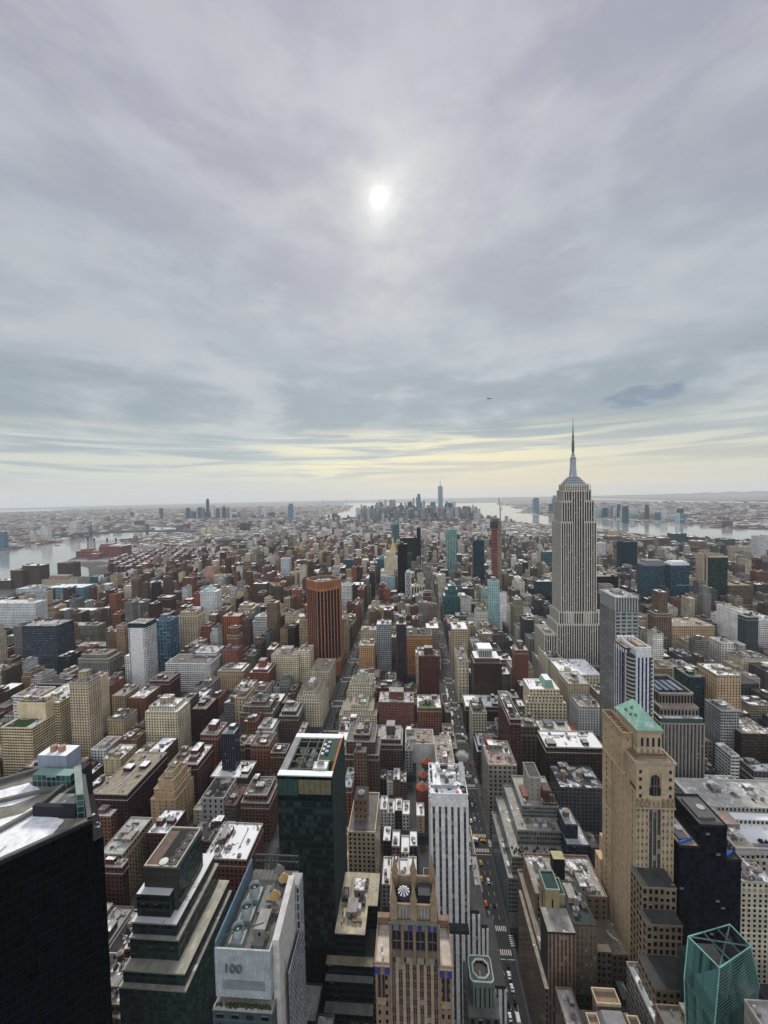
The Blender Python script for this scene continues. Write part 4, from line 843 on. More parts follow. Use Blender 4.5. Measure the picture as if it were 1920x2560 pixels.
# ---- tan brick complex, right of the avenue
def tan_complex():
 e = empty('tan_brick_complex',90,240,0,'tan brick building with red window strips and green rimmed penthouses right of the avenue','office building')
 br = (.25,.19,.13)
 m = MB();m.box(67.5,118,222,270.5,0,60,(.17,.13,.10),(3.0,3.5,.4,.52),(*DG,.3),0,cap=False);m.box(65.5,67.5,208.5,262,0,55,(.20,.155,.115),(3.0,3.5,.42,.52),(*DG,.3),0,cap=False);m.box(67.5,81.5,209.5,222,0,85,(.03,.03,.03));m.box(81.5,95,215,240,0,84,(.10,.085,.07),(3.2,3.6,.5,.55),(*DG,.5),0,cap=False);m.box(70,112,240,268,60,74,br,(4,3.5,.3,.45),(*DG,.2),0,cap=False);m.build('wall',e)
 m = MB();m.face([(70,240,74),(112,240,74),(112,268,74),(70,268,74)],(.32,.31,.29),1,(.42,0,0,0));m.face([(67.5,222,60),(118,222,60),(118,270.5,60),(67.5,270.5,60)],(.25,.22,.19),1,(.3,0,0,0));m.face([(65.5,208.5,55),(67.5,208.5,55),(67.5,262,55),(65.5,262,55)],(.28,.25,.22),1,(.3,0,0,0))
 m.face([(81.5,215,84),(95,215,84),(95,240,84),(81.5,240,84)],(.035,.045,.045),1,(0,0,0,0));m.box(67.4,81.6,209.4,222.2,85,85.4,(.07,.06,.055),top=(.3,.28,.26),topmi=1,snow=.3);m.build('roof',e)
 cnt = counter();wm = MB()
 relief(e,(67.5,209.5),(1,0),YM,14,30,84,7,15,.46,.55,.4,(.27,.205,.145),cnt,'window',(.3,.25,.2),(.05,.03,.03),wallmb=wm,vert=(.10,.03,.028))
 relief(e,(81.5,215),(1,0),YM,13.5,45,83,6,10,.5,.55,.3,(.20,.16,.115),cnt,'window',(.4,.38,.32),(.04,.045,.05),wallmb=wm)
 wm.ring(70,112,240,268,74,75.2,.5,(.28,.17,.13));wm.ring(67.2,118.2,221.8,270.8,60,61,.5,(.30,.24,.18));wm.build('pier',e);finish(cnt,e)
 m = MB();m.box(70.5,78,222.5,234,74,95,(.38,.31,.18),(9,22,.12,.5),(*DG,0),0,top=(.02,.045,.045),topmi=1,snow=0);m.ring(70.3,78.2,222.3,234.2,95,95.8,.4,(.30,.42,.34));m.build('penthouse',e)
 m = MB();m.box(78.2,81.8,225,235,74,90,(.36,.30,.18),top=(.02,.045,.045),topmi=1,snow=0);m.ring(78.1,81.9,224.8,235.2,90,90.6,.3,(.30,.42,.34));m.build('penthouse',e)
 m = MB();m.box(84,91,250,256,74,88,(.012,.013,.015),top=(.42,.38,.22));m.build('black_stair_tower',e)
 for k in range(9):
  m = MB();x,y = R.uniform(72,108),R.uniform(242,264);m.box(x,x + R.uniform(1.5,4),y,y + R.uniform(1,3),74,74 + R.uniform(1,2.4),R.choice([(.4,.42,.42),(.6,.62,.62),(.2,.2,.2)]));m.build('air_unit',e)
 m = MB();m.cyl(76,258,74,76,1.8,1.8,14,(.4,.42,.4),topcol=(.08,.08,.08));m.build('roof_fan',e)
 m = MB();m.box(96,104,218,222,40,66,(.13,.11,.09),(3,3.5,.5,.5),(*DG,.3),0);m.build('rear_wing',e)
tan_complex()
for (x0,x1,y0,y1,z,sty,c0,rc,sn,lab,nm) in (
 (68,76,178,200,66,'punch','brown2',(.36,.35,.34),.3,'grey brown block with a snowy cluttered roof beside the avenue at the bottom','office_building'),
 (97,103,205,220,44,'punch','greybr',(.65,.65,.65),.8,'narrow roof covered by a long white skylight between dark low roofs','office_building'),
 (103,113,210,233,40,'punch','dkgrey',(.06,.07,.07),.15,'low dark roof crowded with ducts beside the tan tower with the green roof','office_building'),
 (104,116,176,203,78,'wband','greybr',(.3,.36,.38),.3,'small block with a pale blue striped metal roof below the green roofed tower','office_building'),
 (100,122,155,172,96,'archrow','brown2',(.14,.14,.13),.1,'dark stone block with big windows below the tan tower with the green roof','office_building'),
 (118.5,137,128,150,128,'blank','greybr',(.3,.3,.3),.3,'grey stone block with a round tank cut by the lower right corner','office_building'),
 (136,146.2,214,236,130,'vdark','black',(.34,.27,.24),.12,'black block with a pinkish roof left of the tallest black block','office_tower'),
 (146.5,160,215,237,141,'vdark','black',(.12,.12,.12),.2,'tallest plain black block right of the tan tower with the green roof','office_tower'),
 (160.3,168,216,236,122,'vdark','black',(.05,.05,.06),.05,'lower black block at the right side of the tallest black block','office_tower')):
 e = empty(nm,(x0 + x1) / 2,(y0 + y1) / 2,0,lab,'office building');tower(e,[(x0,x1,y0,y1,0,z)],sty,COL[c0] if c0 != 'black' else (.012,.013,.02),rc,sn)
 if c0 == 'black':
  m = MB();m.box(x0 + 2,x1 - 3,y0 + 4,y1 - 4,z,z + 1.5,(.1,.1,.11));m.cyl((x0 + x1) / 2 + 1,(y0 + y1) / 2,z + 1.5,z + 2,2,2,14,(.4,.4,.4));m.build('roof_well',e)
  m = MB();m.bar((x0 + 1,y0 + 2,z + .8),(x1 - 1,y0 + 5,z + .8),.5,(.02,.10,.4)) if z < 140 else m.bar((x0 + 1,y0 + 1.5,z + .8),(x1 - 1,y0 + 1.5,z + .8),.2,(.1,.1,.1));m.build('roof_cover',e)
 else: roof_clutter(R,x0,x1,y0,y1,z,COL[c0],e,tanks=1 if 'tank' in lab else 0)
def cross_roof():
 e = empty('hipped_crown_block',87,183,0,'tan rimmed block with a grey cross shaped pyramid roof, bottom right of the avenue','office building')
 m = MB();br = (.26,.19,.13)
 m.box(76,99,165,192,0,66,br,(3,3.6,.42,.55),(*DG,.3),0,top=(.2,.19,.18),topmi=1,snow=.1);m.box(79,92,161,168,0,76,(.15,.12,.09),(3,3.6,.42,.55),(*DG,.3),0,top=(.18,.16,.13),topmi=1);m.build('wall',e)
 m = MB();z = 77;c2 = (.19,.195,.215)
 base = [(77.5,166),(98,166),(98,190),(77.5,190)];top = [(83,176),(92,176),(92,184),(83,184)]
 for i in range(4):
  j = (i + 1) % 4;m.face([(*base[i],66),(*base[j],66),(*top[j],z),(*top[i],z)],c2)
 m.face([(*q,z) for q in top],(.22,.22,.23));m.build('pyramid_roof',e)
 m = MB();cc = (.52,.42,.30)
 m.ring(82,93,186,192.3,76,77.6,.5,cc);m.box(82.5,92.5,186.5,191.8,66,76,br);m.ring(78.8,92.2,160.8,168.2,76,77.4,.5,cc);m.ring(76,81,172,184,74,75.4,.5,cc);m.box(76.5,80.5,172.5,183.5,66,74,br);m.ring(94,99,172,184,74,75.4,.5,cc);m.box(94.5,98.5,172.5,183.5,66,74,br);m.build('gable_rim',e)
 m = MB();m.box(84,86.4,158,161.5,20,79,(.03,.03,.03));m.build('chimney',e)
cross_roof()
def machinery(owner,x0,x1,y0,y1,z,n,seed):
 r = random.Random(seed);e = bpy.data.objects[owner];roof_clutter(r,x0,x1,y0,y1,z,(.3,.29,.27),e,tanks=0)
 for k in range(n):
  m = MB();a,b,h = r.uniform(1,4),r.uniform(1,4),r.uniform(.6,2.6);cx,cy = r.uniform(x0,x1 - a),r.uniform(y0,y1 - b);cc = r.choice([(.42,.43,.43),(.22,.22,.23),(.55,.55,.55),(.08,.08,.085),(.28,.2,.15)])
  m.box(cx,cx + a,cy,cy + b,z + .1,z + h,cc)
  if r.random() < .4: m.cyl(cx + a / 2,cy + b / 2,z + h,z + h + .4,min(a,b) * .38,n=10,col=(.08,.08,.08))
  m.build('air_unit',e)
machinery('tan_brick_complex',72,110,242,266,74,22,1);machinery('tan_brick_complex',83,94,217,238,84,5,2);machinery('ribbon_window_office',78,106,303,313,61.5,6,3)
machinery('ribbon_window_office',66,74,300,348,37,5,4);machinery('terraced_office',-45,-31,214,246,75.5,7,5);machinery('plant_top_office',-68,-57,150,178,140.1,7,6)

# ---- tan tower with the green copper roof
def green_roof():
 e = empty('green_roofed_tower',122,240,0,'tall tan brick tower with a pale green copper hipped roof, right side','office tower')
 br = (.47,.37,.25);side = (.47,.355,.225)
 m = MB()
 m.box(115,134,216,240,0,160,(.05,.045,.04),cap=True,top=(.2,.18,.15));m.box(113.8,133.5,240,251,0,166,side,(9.8,3.6,.10,.4),(*DG,.2),0,top=(.15,.14,.13),topmi=1,snow=.2)
 m.box(116.5,132.5,218.5,240,160,174,br,(3.2,3.6,.32,.45),(*DG,.3),0,cap=True,top=(.2,.18,.15),topmi=1)
 m.box(118.8,131.4,222,244.5,174,187,br,(30,30,0,0),(*DG,.3),0,cap=False);m.build('wall',e)
 cnt = counter();wm = MB()
 wm.box(114.6,115,222,240,0,160,side)
 relief(e,(115,240),(0,-1),XM,24,20,158,5,37,.22,.46,.45,side,cnt,'window',(.6,.58,.5),(.04,.035,.03),wallmb=wm)
 relief(e,(115,216),(1,0),YM,6.4,60,150,3,24,.52,.46,.5,br,cnt,'window',(.55,.5,.42),(.04,.04,.045),wallmb=wm)
 relief(e,(127.6,216),(1,0),YM,6.4,60,150,3,24,.52,.46,.5,br,cnt,'window',(.55,.5,.42),(.04,.04,.045),wallmb=wm)
 relief(e,(121.4,216),(1,0),YM,6.2,60,150,3,24,.74,.74,.4,(.33,.27,.19),cnt,'window',(.2,.2,.2),(.025,.03,.04),wallmb=wm,vert=(.05,.05,.055))
 wm.box(114.7,134.2,215.2,216,150,153.5,(.36,.29,.20));wm.box(115,121.5,215.5,216,153.5,173,br);wm.box(127.5,134,215.5,216,153.5,173,br);wm.box(121.5,127.5,215.5,216,168.5,173,br);wm.box(121.5,127.5,215.6,216,153.5,156,br)
 wm.box(115,134,216,218.5,160,173,br);wm.box(115,116.5,218.5,240,160,173,side);wm.box(132.5,134,218.5,240,160,173,br)
 wm.ring(113.9,134.9,214.8,240,173,174.2,.9,(.40,.33,.24));wm.build('pier',e);finish(cnt,e)
 m = MB();n = 10
 m.face([(122.4,215.4,156),(126.6,215.4,156),(126.6,215.4,165)] + [(124.5 + 2.1 * cos(pi * i / n),215.4,165 + 2.3 * sin(pi * i / n)) for i in range(1,n)] + [(122.4,215.4,165)],(.015,.02,.025),3)
 for x in (123.8,125.2): m.bar((x,215.3,156),(x,215.3,166.6),.1,(.25,.2,.14))
 m.bar((122.4,215.3,161.5),(126.6,215.3,161.5),.25,(.12,.1,.08));m.build('arched_window',e)
 for (x,z) in ((117,155),(117,159.5),(117,164),(117,168),(132,155),(132,159.5),(132,164),(132,168)):
  m = MB();m.box(x - .65,x + .65,215.35,215.5,z,z + 1.8,(.03,.03,.035),mi=3);m.build('window',e)
 m = MB();oc_ = (.28,.20,.12)
 for x in (115.6,118,120.4,128.6,131,133.4): m.cyl(x,214.9,150.5,154.6,.75,.5,7,oc_)
 for k in range(9): m.box(115 + k * 2.2,115.9 + k * 2.2,214.5,215.2,151,153,(.42,.34,.24))
 m.box(114.6,134.4,214.6,215.3,149.4,150.2,(.42,.35,.26));m.build('ornament_band',e)
 m = MB();m.box(117.8,132.4,219.2,219.9,174,175.4,(.24,.17,.11));m.box(116.6,117.3,218.6,240,174,175.2,(.22,.16,.1));m.bar((118,219,176),(132,219,176),.2,(.1,.08,.06));m.build('balustrade',e)
 for k in range(4):
  x = 120.6 + k * 2.9;m = MB();m.face([(x,221.9,178.4),(x + 1.3,221.9,178.4),(x + 1.3,221.9,182.6)] + [(x + .65 + .65 * cos(pi * i / 6),221.9,182.6 + .8 * sin(pi * i / 6)) for i in range(1,6)] + [(x,221.9,182.6)],(.03,.03,.035),3);m.build('arched_window',e)
  m = MB();m.box(x,x + 1.3,221.75,221.95,175.2,177.2,(.25,.24,.2),mi=3);m.build('window',e)
 m = MB();m.box(118.3,131.9,221.5,222.1,186,187.6,(.38,.31,.22));m.box(118.3,118.9,222.1,244.5,186,187.6,(.36,.28,.18));m.build('cornice',e)
 m = MB();m.box(113.2,118.4,226,250,160,182,side,(7,6,.1,.2),(*DG,0),0,cap=False);m.box(113.6,118.2,227,249,179.5,180,(.015,.015,.02));m.ring(113.1,118.5,225.8,250.2,180,183.5,.45,(.35,.27,.17));m.build('flank_parapet',e)
 for k in range(8): m = MB();m.box(114.2,116.8,228.5 + k * 2.6,230 + k * 2.6,180,182,(.12,.09,.08) if k % 2 else (.3,.12,.1));m.build('air_unit',e)
 gcop = (.27,.48,.38);m = MB();rd = 195.5;zx = 187.6
 a,b,c_,d_ = (118.1,221.3,zx),(132.1,221.3,zx),(132.1,245.3,zx),(118.1,245.3,zx);r1,r2 = (125.1,229,rd),(125.1,239.5,rd)
 m.face([a,b,r1],gcop);m.face([d_,a,r1,r2],gcop);m.face([b,c_,r2,r1],gcop);m.face([c_,d_,r2],gcop);m.build('copper_roof',e)
 m = MB();se = (.36,.57,.47)
 for k in range(17):
  f = k / 16;y = 221.5 + f * 23.6;t_ = 1.0 if 229 <= y <= 239.5 else (1 - (229 - y) / 7.7 if y < 229 else 1 - (y - 239.5) / 5.8);t_ = max(.02,t_)
  for sx in (0,1):
   xs = 118.1 if sx == 0 else 132.1;xe = xs + (125.1 - xs) * t_;m.bar((xs,y,zx + .1),(xe,y,zx + (rd - zx) * t_ + .1),.10,se)
 for k in range(1,9):
  x = 118.1 + k * 14 / 9;t_ = 1 - abs(x - 125.1) / 7;m.bar((x,221.3,zx + .1),(x,221.3 + 7.7 * t_,zx + (rd - zx) * t_ + .1),.10,se)
 m.bar((125.1,229,rd + .1),(125.1,239.5,rd + .1),.2,se);m.build('seam',e)
 for (y,u) in ((232,.35),(237,.35),(229,.5),(235,.65)): m = MB();x = 118.1 + 7 * u;z = zx + (rd - zx) * u;m.box(x - .7,x + .5,y - .4,y + .4,z - .3,z + 1.0,(.12,.2,.16));m.build('roof_vent',e)
 m = MB()
 for k in range(5): x = 123.4 + k * .95;m.face([(x,222.3,zx + 1.2),(x + .6,222.3,zx + 1.2),(x + .6,224.2,zx + 3.15),(x,224.2,zx + 3.15)],(.62,.66,.66))
 m.build('skylight',e)
 for (x0,x1,y0,y1,z0,z1) in ((112.5,129,205,216,0,116),(110.8,127.5,198,205,0,104),(107,124,184,198,0,88)):
  m = MB();m.box(x0,x1,y0,y1,z0,z1,(.25,.195,.135),(2.9,3.9,.55,.6),(*DG,.35),0,cap=False);m.build('setback_wall',e)
  m = MB();m.box(x0 - .2,x1 + .2,y0 - .2,y1,z1,z1 + .8,(.30,.24,.17),top=(.05,.05,.05),topmi=1,snow=.2);m.build('ledge',e)
 m = MB();m.box(117,124,251,262,0,96,side);m.box(112.5,116,251.2,258,0,88,side,(6,4,.1,.4),(*DG,0),0);m.build('rear_wing',e)
green_roof()

# ---- teal faceted glass building
def teal():
 e = empty('teal_faceted_building',118,165,0,'teal green faceted glass building with an open slanted crown, lower right','office building')
 L_,F_,R_,B_ = (110.5,168,132),(115.6,158,131),(136.5,170,127),(141,187,118)
 wl,wf_,wr,wb = (106.5,164,119),(113,156.5,109),(139,168.5,111),(146,187,104)
 bl,bf,br_,bb = (113,168,20),(117,161,20),(135,171,20),(142,187,20)
 m = MB();tc = (.10,.25,.225)
 for (a,b,c_,d_) in ((wl,wf_,F_,L_),(wf_,wr,R_,F_),(wr,wb,B_,R_),(bl,bf,wf_,wl),(bf,br_,wr,wf_),(br_,bb,wb,wr)):
  m.face([a,b,c_,d_],tc,0,(2.2,60,.985,.995),(.085,.20,.185,.0),[(0,0),(22,0),(22,60),(0,60)])
 for k in range(1,16):
  f = k / 16
  for (a,b,c_,d_) in ((bl,bf,wf_,wl),(bf,br_,wr,wf_),(wf_,wr,R_,F_),(wl,wf_,F_,L_)):
   p = [a[i] + (d_[i] - a[i]) * f for i in range(3)];q = [b[i] + (c_[i] - b[i]) * f for i in range(3)];m.bar(p,q,.045,(.13,.30,.27))
 m.build('glass_facet',e)
 m = MB();fr = (.25,.5,.44)
 for a,b in ((L_,F_),(F_,R_),(R_,B_),(B_,L_),(F_,wf_),(R_,wr),(L_,wl),(wf_,bf),(wl,bl)): m.bar(a,b,.17,fr)
 m.build('edge_frame',e)
 m = MB();k_ = (.10,.17,.18)
 for f in (.33,.66):
  p = [L_[i] + (B_[i] - L_[i]) * f for i in range(3)];q = [F_[i] + (R_[i] - F_[i]) * f for i in range(3)];m.bar(p,q,.22,k_)
 m.bar(L_,R_,.18,k_);m.bar(F_,B_,.2,k_);m.build('brace',e)
 m = MB();m.face([(110.9,168,114),(115.4,160,114),(136,170,114),(140.5,186,114)],(.015,.018,.022));m.box(121,129,172,180,110,116,(.13,.13,.12));m.box(117,121,164,170,110,120,(.30,.26,.15));m.cyl(118.5,173,110,118,1.2,1.2,10,(.3,.36,.35));m.build('roof_plant',e)
 m = MB();m.box(118,136,170,186,0,108,(.02,.04,.04));m.build('core',e)
teal()

# ---- tall grey tower and the blue and white tower
def grey_tower():
 e = empty('grey_gridded_tower',232,470,0,'tall pale grey tower with fine window grid overlapping the art deco skyscraper','apartment tower')
 T = [(217,241,450,486,0,186),(217.6,240.4,451,485,186,201)]
 m = MB();wc = (.36,.38,.385)
 m.face([(217,450,0),(241,450,0),(241,450,186),(217,450,186)],wc,0,(6,4.2,.70,.62),(.10,.14,.16,.3),[(0,0),(24,0),(24,186),(0,186)])
 m.face([(217,486,0),(217,450,0),(217,450,186),(217,486,186)],(.27,.28,.28),0,(2.6,3.4,.5,1.0),(.07,.08,.09,.1),[(0,0),(36.4,0),(36.4,187),(0,187)])
 m.face([(241,450,0),(241,486,0),(241,486,186),(241,450,186)],(.27,.28,.28),0,(2.6,3.4,.5,1.0),(.07,.08,.09,.1),[(0,0),(36.4,0),(36.4,187),(0,187)])
 m.face([(241,486,0),(217,486,0),(217,486,186),(241,486,186)],wc,2);m.box(217.6,240.4,451,485,186,200,(.10,.12,.12));m.build('wall',e)
 m = MB()
 for k in range(9): x = 217.3 + k * 2.85;m.box(x,x + .8,450,451,185,201.5,(.5,.51,.5))
 for k in range(12): y = 452 + k * 2.9;m.box(217,217.6,y,y + .8,185,201.5,(.45,.46,.45))
 m.build('crown_fin',e)
 m = MB();m.box(216.8,241.2,449.8,486.2,200,200.6,(.33,.34,.34),top=(.4,.4,.4),topmi=1,snow=.4);m.ring(216.8,241.2,449.8,486.2,200.6,201.8,.5,(.5,.51,.5));m.build('roof',e);roof_clutter(R,219,239,453,483,200.6,(.33,.34,.34),e,tanks=0)
 m = MB();m.box(241.2,246,455,486,0,168,(.24,.2,.17),(3,3.4,.4,.5),(*DG,.2),0,top=(.3,.3,.3));m.build('side_wing',e)
grey_tower()
def blue_stripes():
 e = empty('blue_striped_tower',196,378,0,'white apartment tower with bold blue vertical stripes and curved corner balconies','apartment tower')
 x0,x1,y0,y1,Z = 188.5,207,364,392,176
 m = MB();m.box(x0 + 5,x1 - 1,y0,y1,0,Z,(.70,.71,.73),cap=False);m.box(x0,x0 + 5,y0 + 8,y1,0,Z - 2,(.68,.67,.66),(4,3.4,.45,1.0),(.04,.05,.12,0),0,cap=False);m.build('wall',e)
 for k in range(4):
  x = x0 + 6.4 + k * 3.15;m = MB();m.box(x,x + 1.5,y0 - .12,y0,4,Z - 6,(.05,.08,.16),(1.5,3.6,.98,.8),(.02,.045,.16,.2),0,cap=False);m.build('blue_stripe',e)
 for k in range(3): m = MB();m.box(x0 - .12,x0,y0 + 11 + k * 5,y0 + 13 + k * 5,4,Z - 6,(.05,.08,.16),(1.5,3.6,.98,.8),(.02,.045,.16,.2),0,cap=False);m.build('blue_stripe',e)
 me = None
 for k in range(44):
  z = 12 + k * 3.7
  if me is None:
   mb = MB();n = 8;pts = [(x0 + 5.2 + 5.2 * cos(pi + pi / 2 * i / n),y0 + 7.5 + 7.0 * sin(pi + pi / 2 * i / n)) for i in range(n + 1)] + [(x0 + 5.2,y0 + 7.5)]
   mb.prism(pts,0,1.2,(.50,.44,.34),mi=2,topmi=2);q = [((a - x0 - 5.2) * .9 + x0 + 5.2,(b - y0 - 7.5) * .9 + y0 + 7.5) for a,b in pts];mb.prism(q,1.2,3.7,(.03,.06,.10),mi=3,topmi=2);me = mb.mesh('balcony',(x0,y0,0))
  if z < Z - 8: sub(e,'balcony',me,(x0 - e.location.x,y0 - e.location.y,z))
 m = MB();m.ring(x0 + 4,x1 - .8,y0 - .2,y1 + .2,Z,Z + 3,.8,(.75,.75,.76));m.build('parapet',e)
 m = MB();m.box(x0,x1 - 1,y0 + 8,y1,Z - 1,Z - .6,(.2,.15,.12),top=(.25,.2,.17),topmi=1,snow=.3)
 for k in range(5): m.cyl(x0 + 2 + k * 3.2,y1 - 3,Z - .6,Z + 4.4,1.3,1.3,10,(.74,.74,.74))
 m.build('roof',e)
 m = MB();m.box(x0 + 10,x1 - 3,y0 + 6,y1 - 8,Z - .6,Z + 2.6,(.35,.28,.22));m.build('bulkhead',e)
 m = MB();m.box(x1 - 1,x1 + 2.4,y0 + 2,y1 - 2,0,Z - 6,(.6,.58,.5),(4,3.6,.5,.6),(.04,.06,.09,.2),0,top=(.3,.25,.2));m.build('side_wing',e)
blue_stripes()
def piers_block():
 e = empty('pier_fronted_office',240,400,0,'grey brown office with tall vertical piers and stepped top behind the green roofed tower','office tower')
 cc = (.24,.215,.19);m = MB()
 m.box(217,254,369,420,0,108,cc,(3.0,3.7,.5,1.0),(.05,.055,.065,.05),0,cap=False);m.box(219,252,373,418,112,121,cc,(3,8.5,.55,.5),(*DG,.1),0,cap=False);m.box(221,250.5,378,416,121,131,(.22,.18,.155),(2.6,9.5,.6,.7),(.02,.02,.02,0),0,cap=False);m.build('wall',e)
 m = MB();m.box(216.7,254.3,368.7,420.3,108,109,(.30,.27,.24));m.box(217.4,253.6,369.6,419,109,113,(.04,.075,.075),mi=3,top=(.3,.3,.3),topmi=1,snow=.5);m.box(218.7,252.3,372.7,418.3,120.6,121.6,(.34,.27,.23),top=(.3,.25,.22),topmi=1,snow=.2);m.build('cornice',e)
 m = MB();m.face([(221,378,129),(250.5,378,129),(250.5,416,129),(221,416,129)],(.04,.05,.07),1,(.1,0,0,0));m.ring(220.8,250.7,377.8,416.2,131,132.3,.6,(.42,.4,.38));m.build('roof',e)
 for k in range(4): m = MB();m.box(224 + k * 6,228 + k * 6,384,404,129,132,(.07,.09,.12),top=(.3,.34,.4));m.build('air_unit',e)
 m = MB()
 for k in range(13): x = 217 + k * 3.05;m.box(x,x + .9,368.4,369,0,108,(.33,.30,.265))
 m.build('pier',e)
 m = MB();m.box(216.5,246,356,369,0,44,cc,(3,3.7,.5,.6),(*DG,.1),0,top=(.3,.27,.24),topmi=1,snow=.1);m.build('base_wing',e)
piers_block()
def red_roof():
 e = empty('red_roofed_hall',165,465,0,'low stone hall with sloping red roof, white flat top and oval glass dome','hall')
 m = MB();m.box(142,190,441,488,0,34,(.36,.33,.28),(4.5,6,.4,.6),(*DG,.05),0,cap=False);m.build('wall',e)
 m = MB();rd = (.36,.09,.05);a = [(142,441),(190,441),(190,488),(142,488)];b = [(143,452),(178,452),(178,487),(143,487)]
 for i in range(4): j = (i + 1) % 4;m.face([(*a[i],34),(*a[j],34),(*b[j],43),(*b[i],43)],rd)
 m.build('sloping_roof',e)
 m = MB();m.face([(*q,43) for q in b],(.48,.47,.43),1,(.35,0,0,0));m.build('flat_top',e)
 m = MB();n = 28
 for k in range(4):
  r0,r1 = 1 - k * .25,1 - (k + 1) * .25;z0,z1 = 43.3 + 2.2 * math.sqrt(1 - r0 * r0),43.3 + 2.2 * math.sqrt(1 - r1 * r1)
  for i in range(n):
   t0,t1 = 2 * pi * i / n,2 * pi * (i + 1) / n;f = lambda r,t,z: (162 + 8 * r * cos(t),461 + 5.5 * r * sin(t),z)
   m.face([f(r0,t0,z0),f(r0,t1,z0),f(r1,t1,z1),f(r1,t0,z1)],(.10,.13,.18) if (i + k) % 2 else (.20,.24,.30),3)
 m.build('oval_dome',e)
 m = MB();m.box(150,160,474,484,43,47,(.15,.16,.17));m.box(165,174,478,485,43,46,(.1,.11,.12));m.build('roof_plant',e)
 m = MB();
 for k in range(20): m.box(143 + k * 2.4,143.6 + k * 2.4,440.6,441,34,35.6,(.6,.6,.58))
 m.build('snow_guard',e)
red_roof()
machinery('red_roofed_hall',145,160,470,485,43,4,9)
def library():
 e = empty('courtyard_block',250,320,0,'wide white roofed block around a snowy courtyard terrace at the right edge','office building')
 m = MB();cc = (.36,.34,.30);m.box(217,320,284,350,0,62,cc,(4.2,4.2,.5,.5),(*DG,.1),0,cap=False);m.box(217,330,322,352,62,70,cc,(3,5,.5,.5),(*DG,.1),0,top=(.42,.42,.40),topmi=1,snow=.35);m.box(217,230,284,322,62,70,cc,(3,5,.5,.5),(*DG,.1),0,top=(.36,.30,.26),topmi=1,snow=.3);m.box(230,330,284,291,62,68,cc,(3,5,.5,.5),(*DG,.1),0,top=(.30,.2,.17),topmi=1,snow=.3);m.build('wall',e)
 m = MB();m.face([(230,291,62.5),(320,291,62.5),(320,322,62.5),(230,322,62.5)],(.6,.6,.6),1,(.75,0,0,0));m.build('courtyard',e)
 m = MB();m.box(236,300,314,321,62.5,66.5,(.5,.49,.46),(3,4,.5,.6),(*DG,0),0,top=(.6,.6,.6),topmi=1,snow=.9);m.build('arcade',e)
 m = MB();
 for k in range(24): g = R.uniform(.6,1.4);m.cyl(R.uniform(244,252),R.uniform(296,300),62.5,64.5,.9,.2,5,(.03 * g,.05 * g,.025 * g))
 m.build('planting',e)
 m = MB();m.box(217,330,283.6,284,66,69,(.42,.4,.36));m.ring(216.6,330.4,283.5,352.4,70,71,.7,(.48,.47,.44));m.build('parapet',e)
 m = MB();m.box(222,232,300,312,70,74,(.28,.22,.18),top=(.4,.3,.26));m.build('bulkhead',e)
 m = MB();m.bar((233,286,68.6),(250,286,68.6),.9,(.03,.12,.42));m.build('blue_cover',e)
library()
machinery('courtyard_block',232,320,326,348,70,18,7);machinery('courtyard_block',218,229,286,320,70,5,8)
def red_club():
 e = empty('red_domed_clubhouse',7,420,0,'old brick clubhouse with red eight sided turret roofs behind the white striped tower','clubhouse')
 m = MB();m.box(0,17,398,432,0,24,(.15,.06,.05),(3.4,4,.4,.55),(*DG,.1),0,top=(.05,.06,.06),topmi=1,snow=.1);m.build('wall',e)
 rc = (.42,.11,.07)
 for (x,y,r,z) in ((5.5,396,6.5,24),(6.5,411,5.0,26),(11.5,430,6.0,28)):
  m = MB();m.cyl(x,y,0,z,r * .94,r * .94,8,(.17,.065,.05));m.cyl(x,y,z,z + 3.2,r,r * .38,8,rc);m.cyl(x,y,z + 3.2,z + 5,r * .25,r * .22,8,(.3,.38,.32));m.cyl(x,y,z + 5,z + 6.6,r * .25,.05,8,(.3,.42,.36));m.build('turret',e)
 m = MB();m.bar((8,406,25),(8,406,34),.15,(.3,.3,.3));m.build('flagpole',e)
red_club()
def steeple(x,y,z,h,col,lab):
 e = empty('church',x,y,0,lab,'church');m = MB();m.box(x - 3,x + 3,y - 3,y + 3,0,z,(.20,.17,.15),(3,5,.3,.6),(*DG,0),0);m.build('tower_wall',e)
 m = MB();m.cyl(x,y,z,z + h,3.4,.1,8,col);m.build('spire',e);m = MB();m.box(x - 6,x + 8,y + 3,y + 20,0,z * .6,(.22,.19,.16));m.face([(x - 6,y + 3,z * .6),(x + 1,y + 3,z * .9),(x + 1,y + 20,z * .9),(x - 6,y + 20,z * .6)],(.2,.08,.06));m.face([(x + 1,y + 3,z * .9),(x + 8,y + 3,z * .6),(x + 8,y + 20,z * .6),(x + 1,y + 20,z * .9)],(.2,.08,.06));m.build('nave',e)
steeple(-68.5,412,36,26,(.25,.42,.34),'green copper spire just right of the dark glass tower')
steeple(-155,398,20,15,(.26,.05,.04),'small church with a red and green spire left of the dark glass tower')
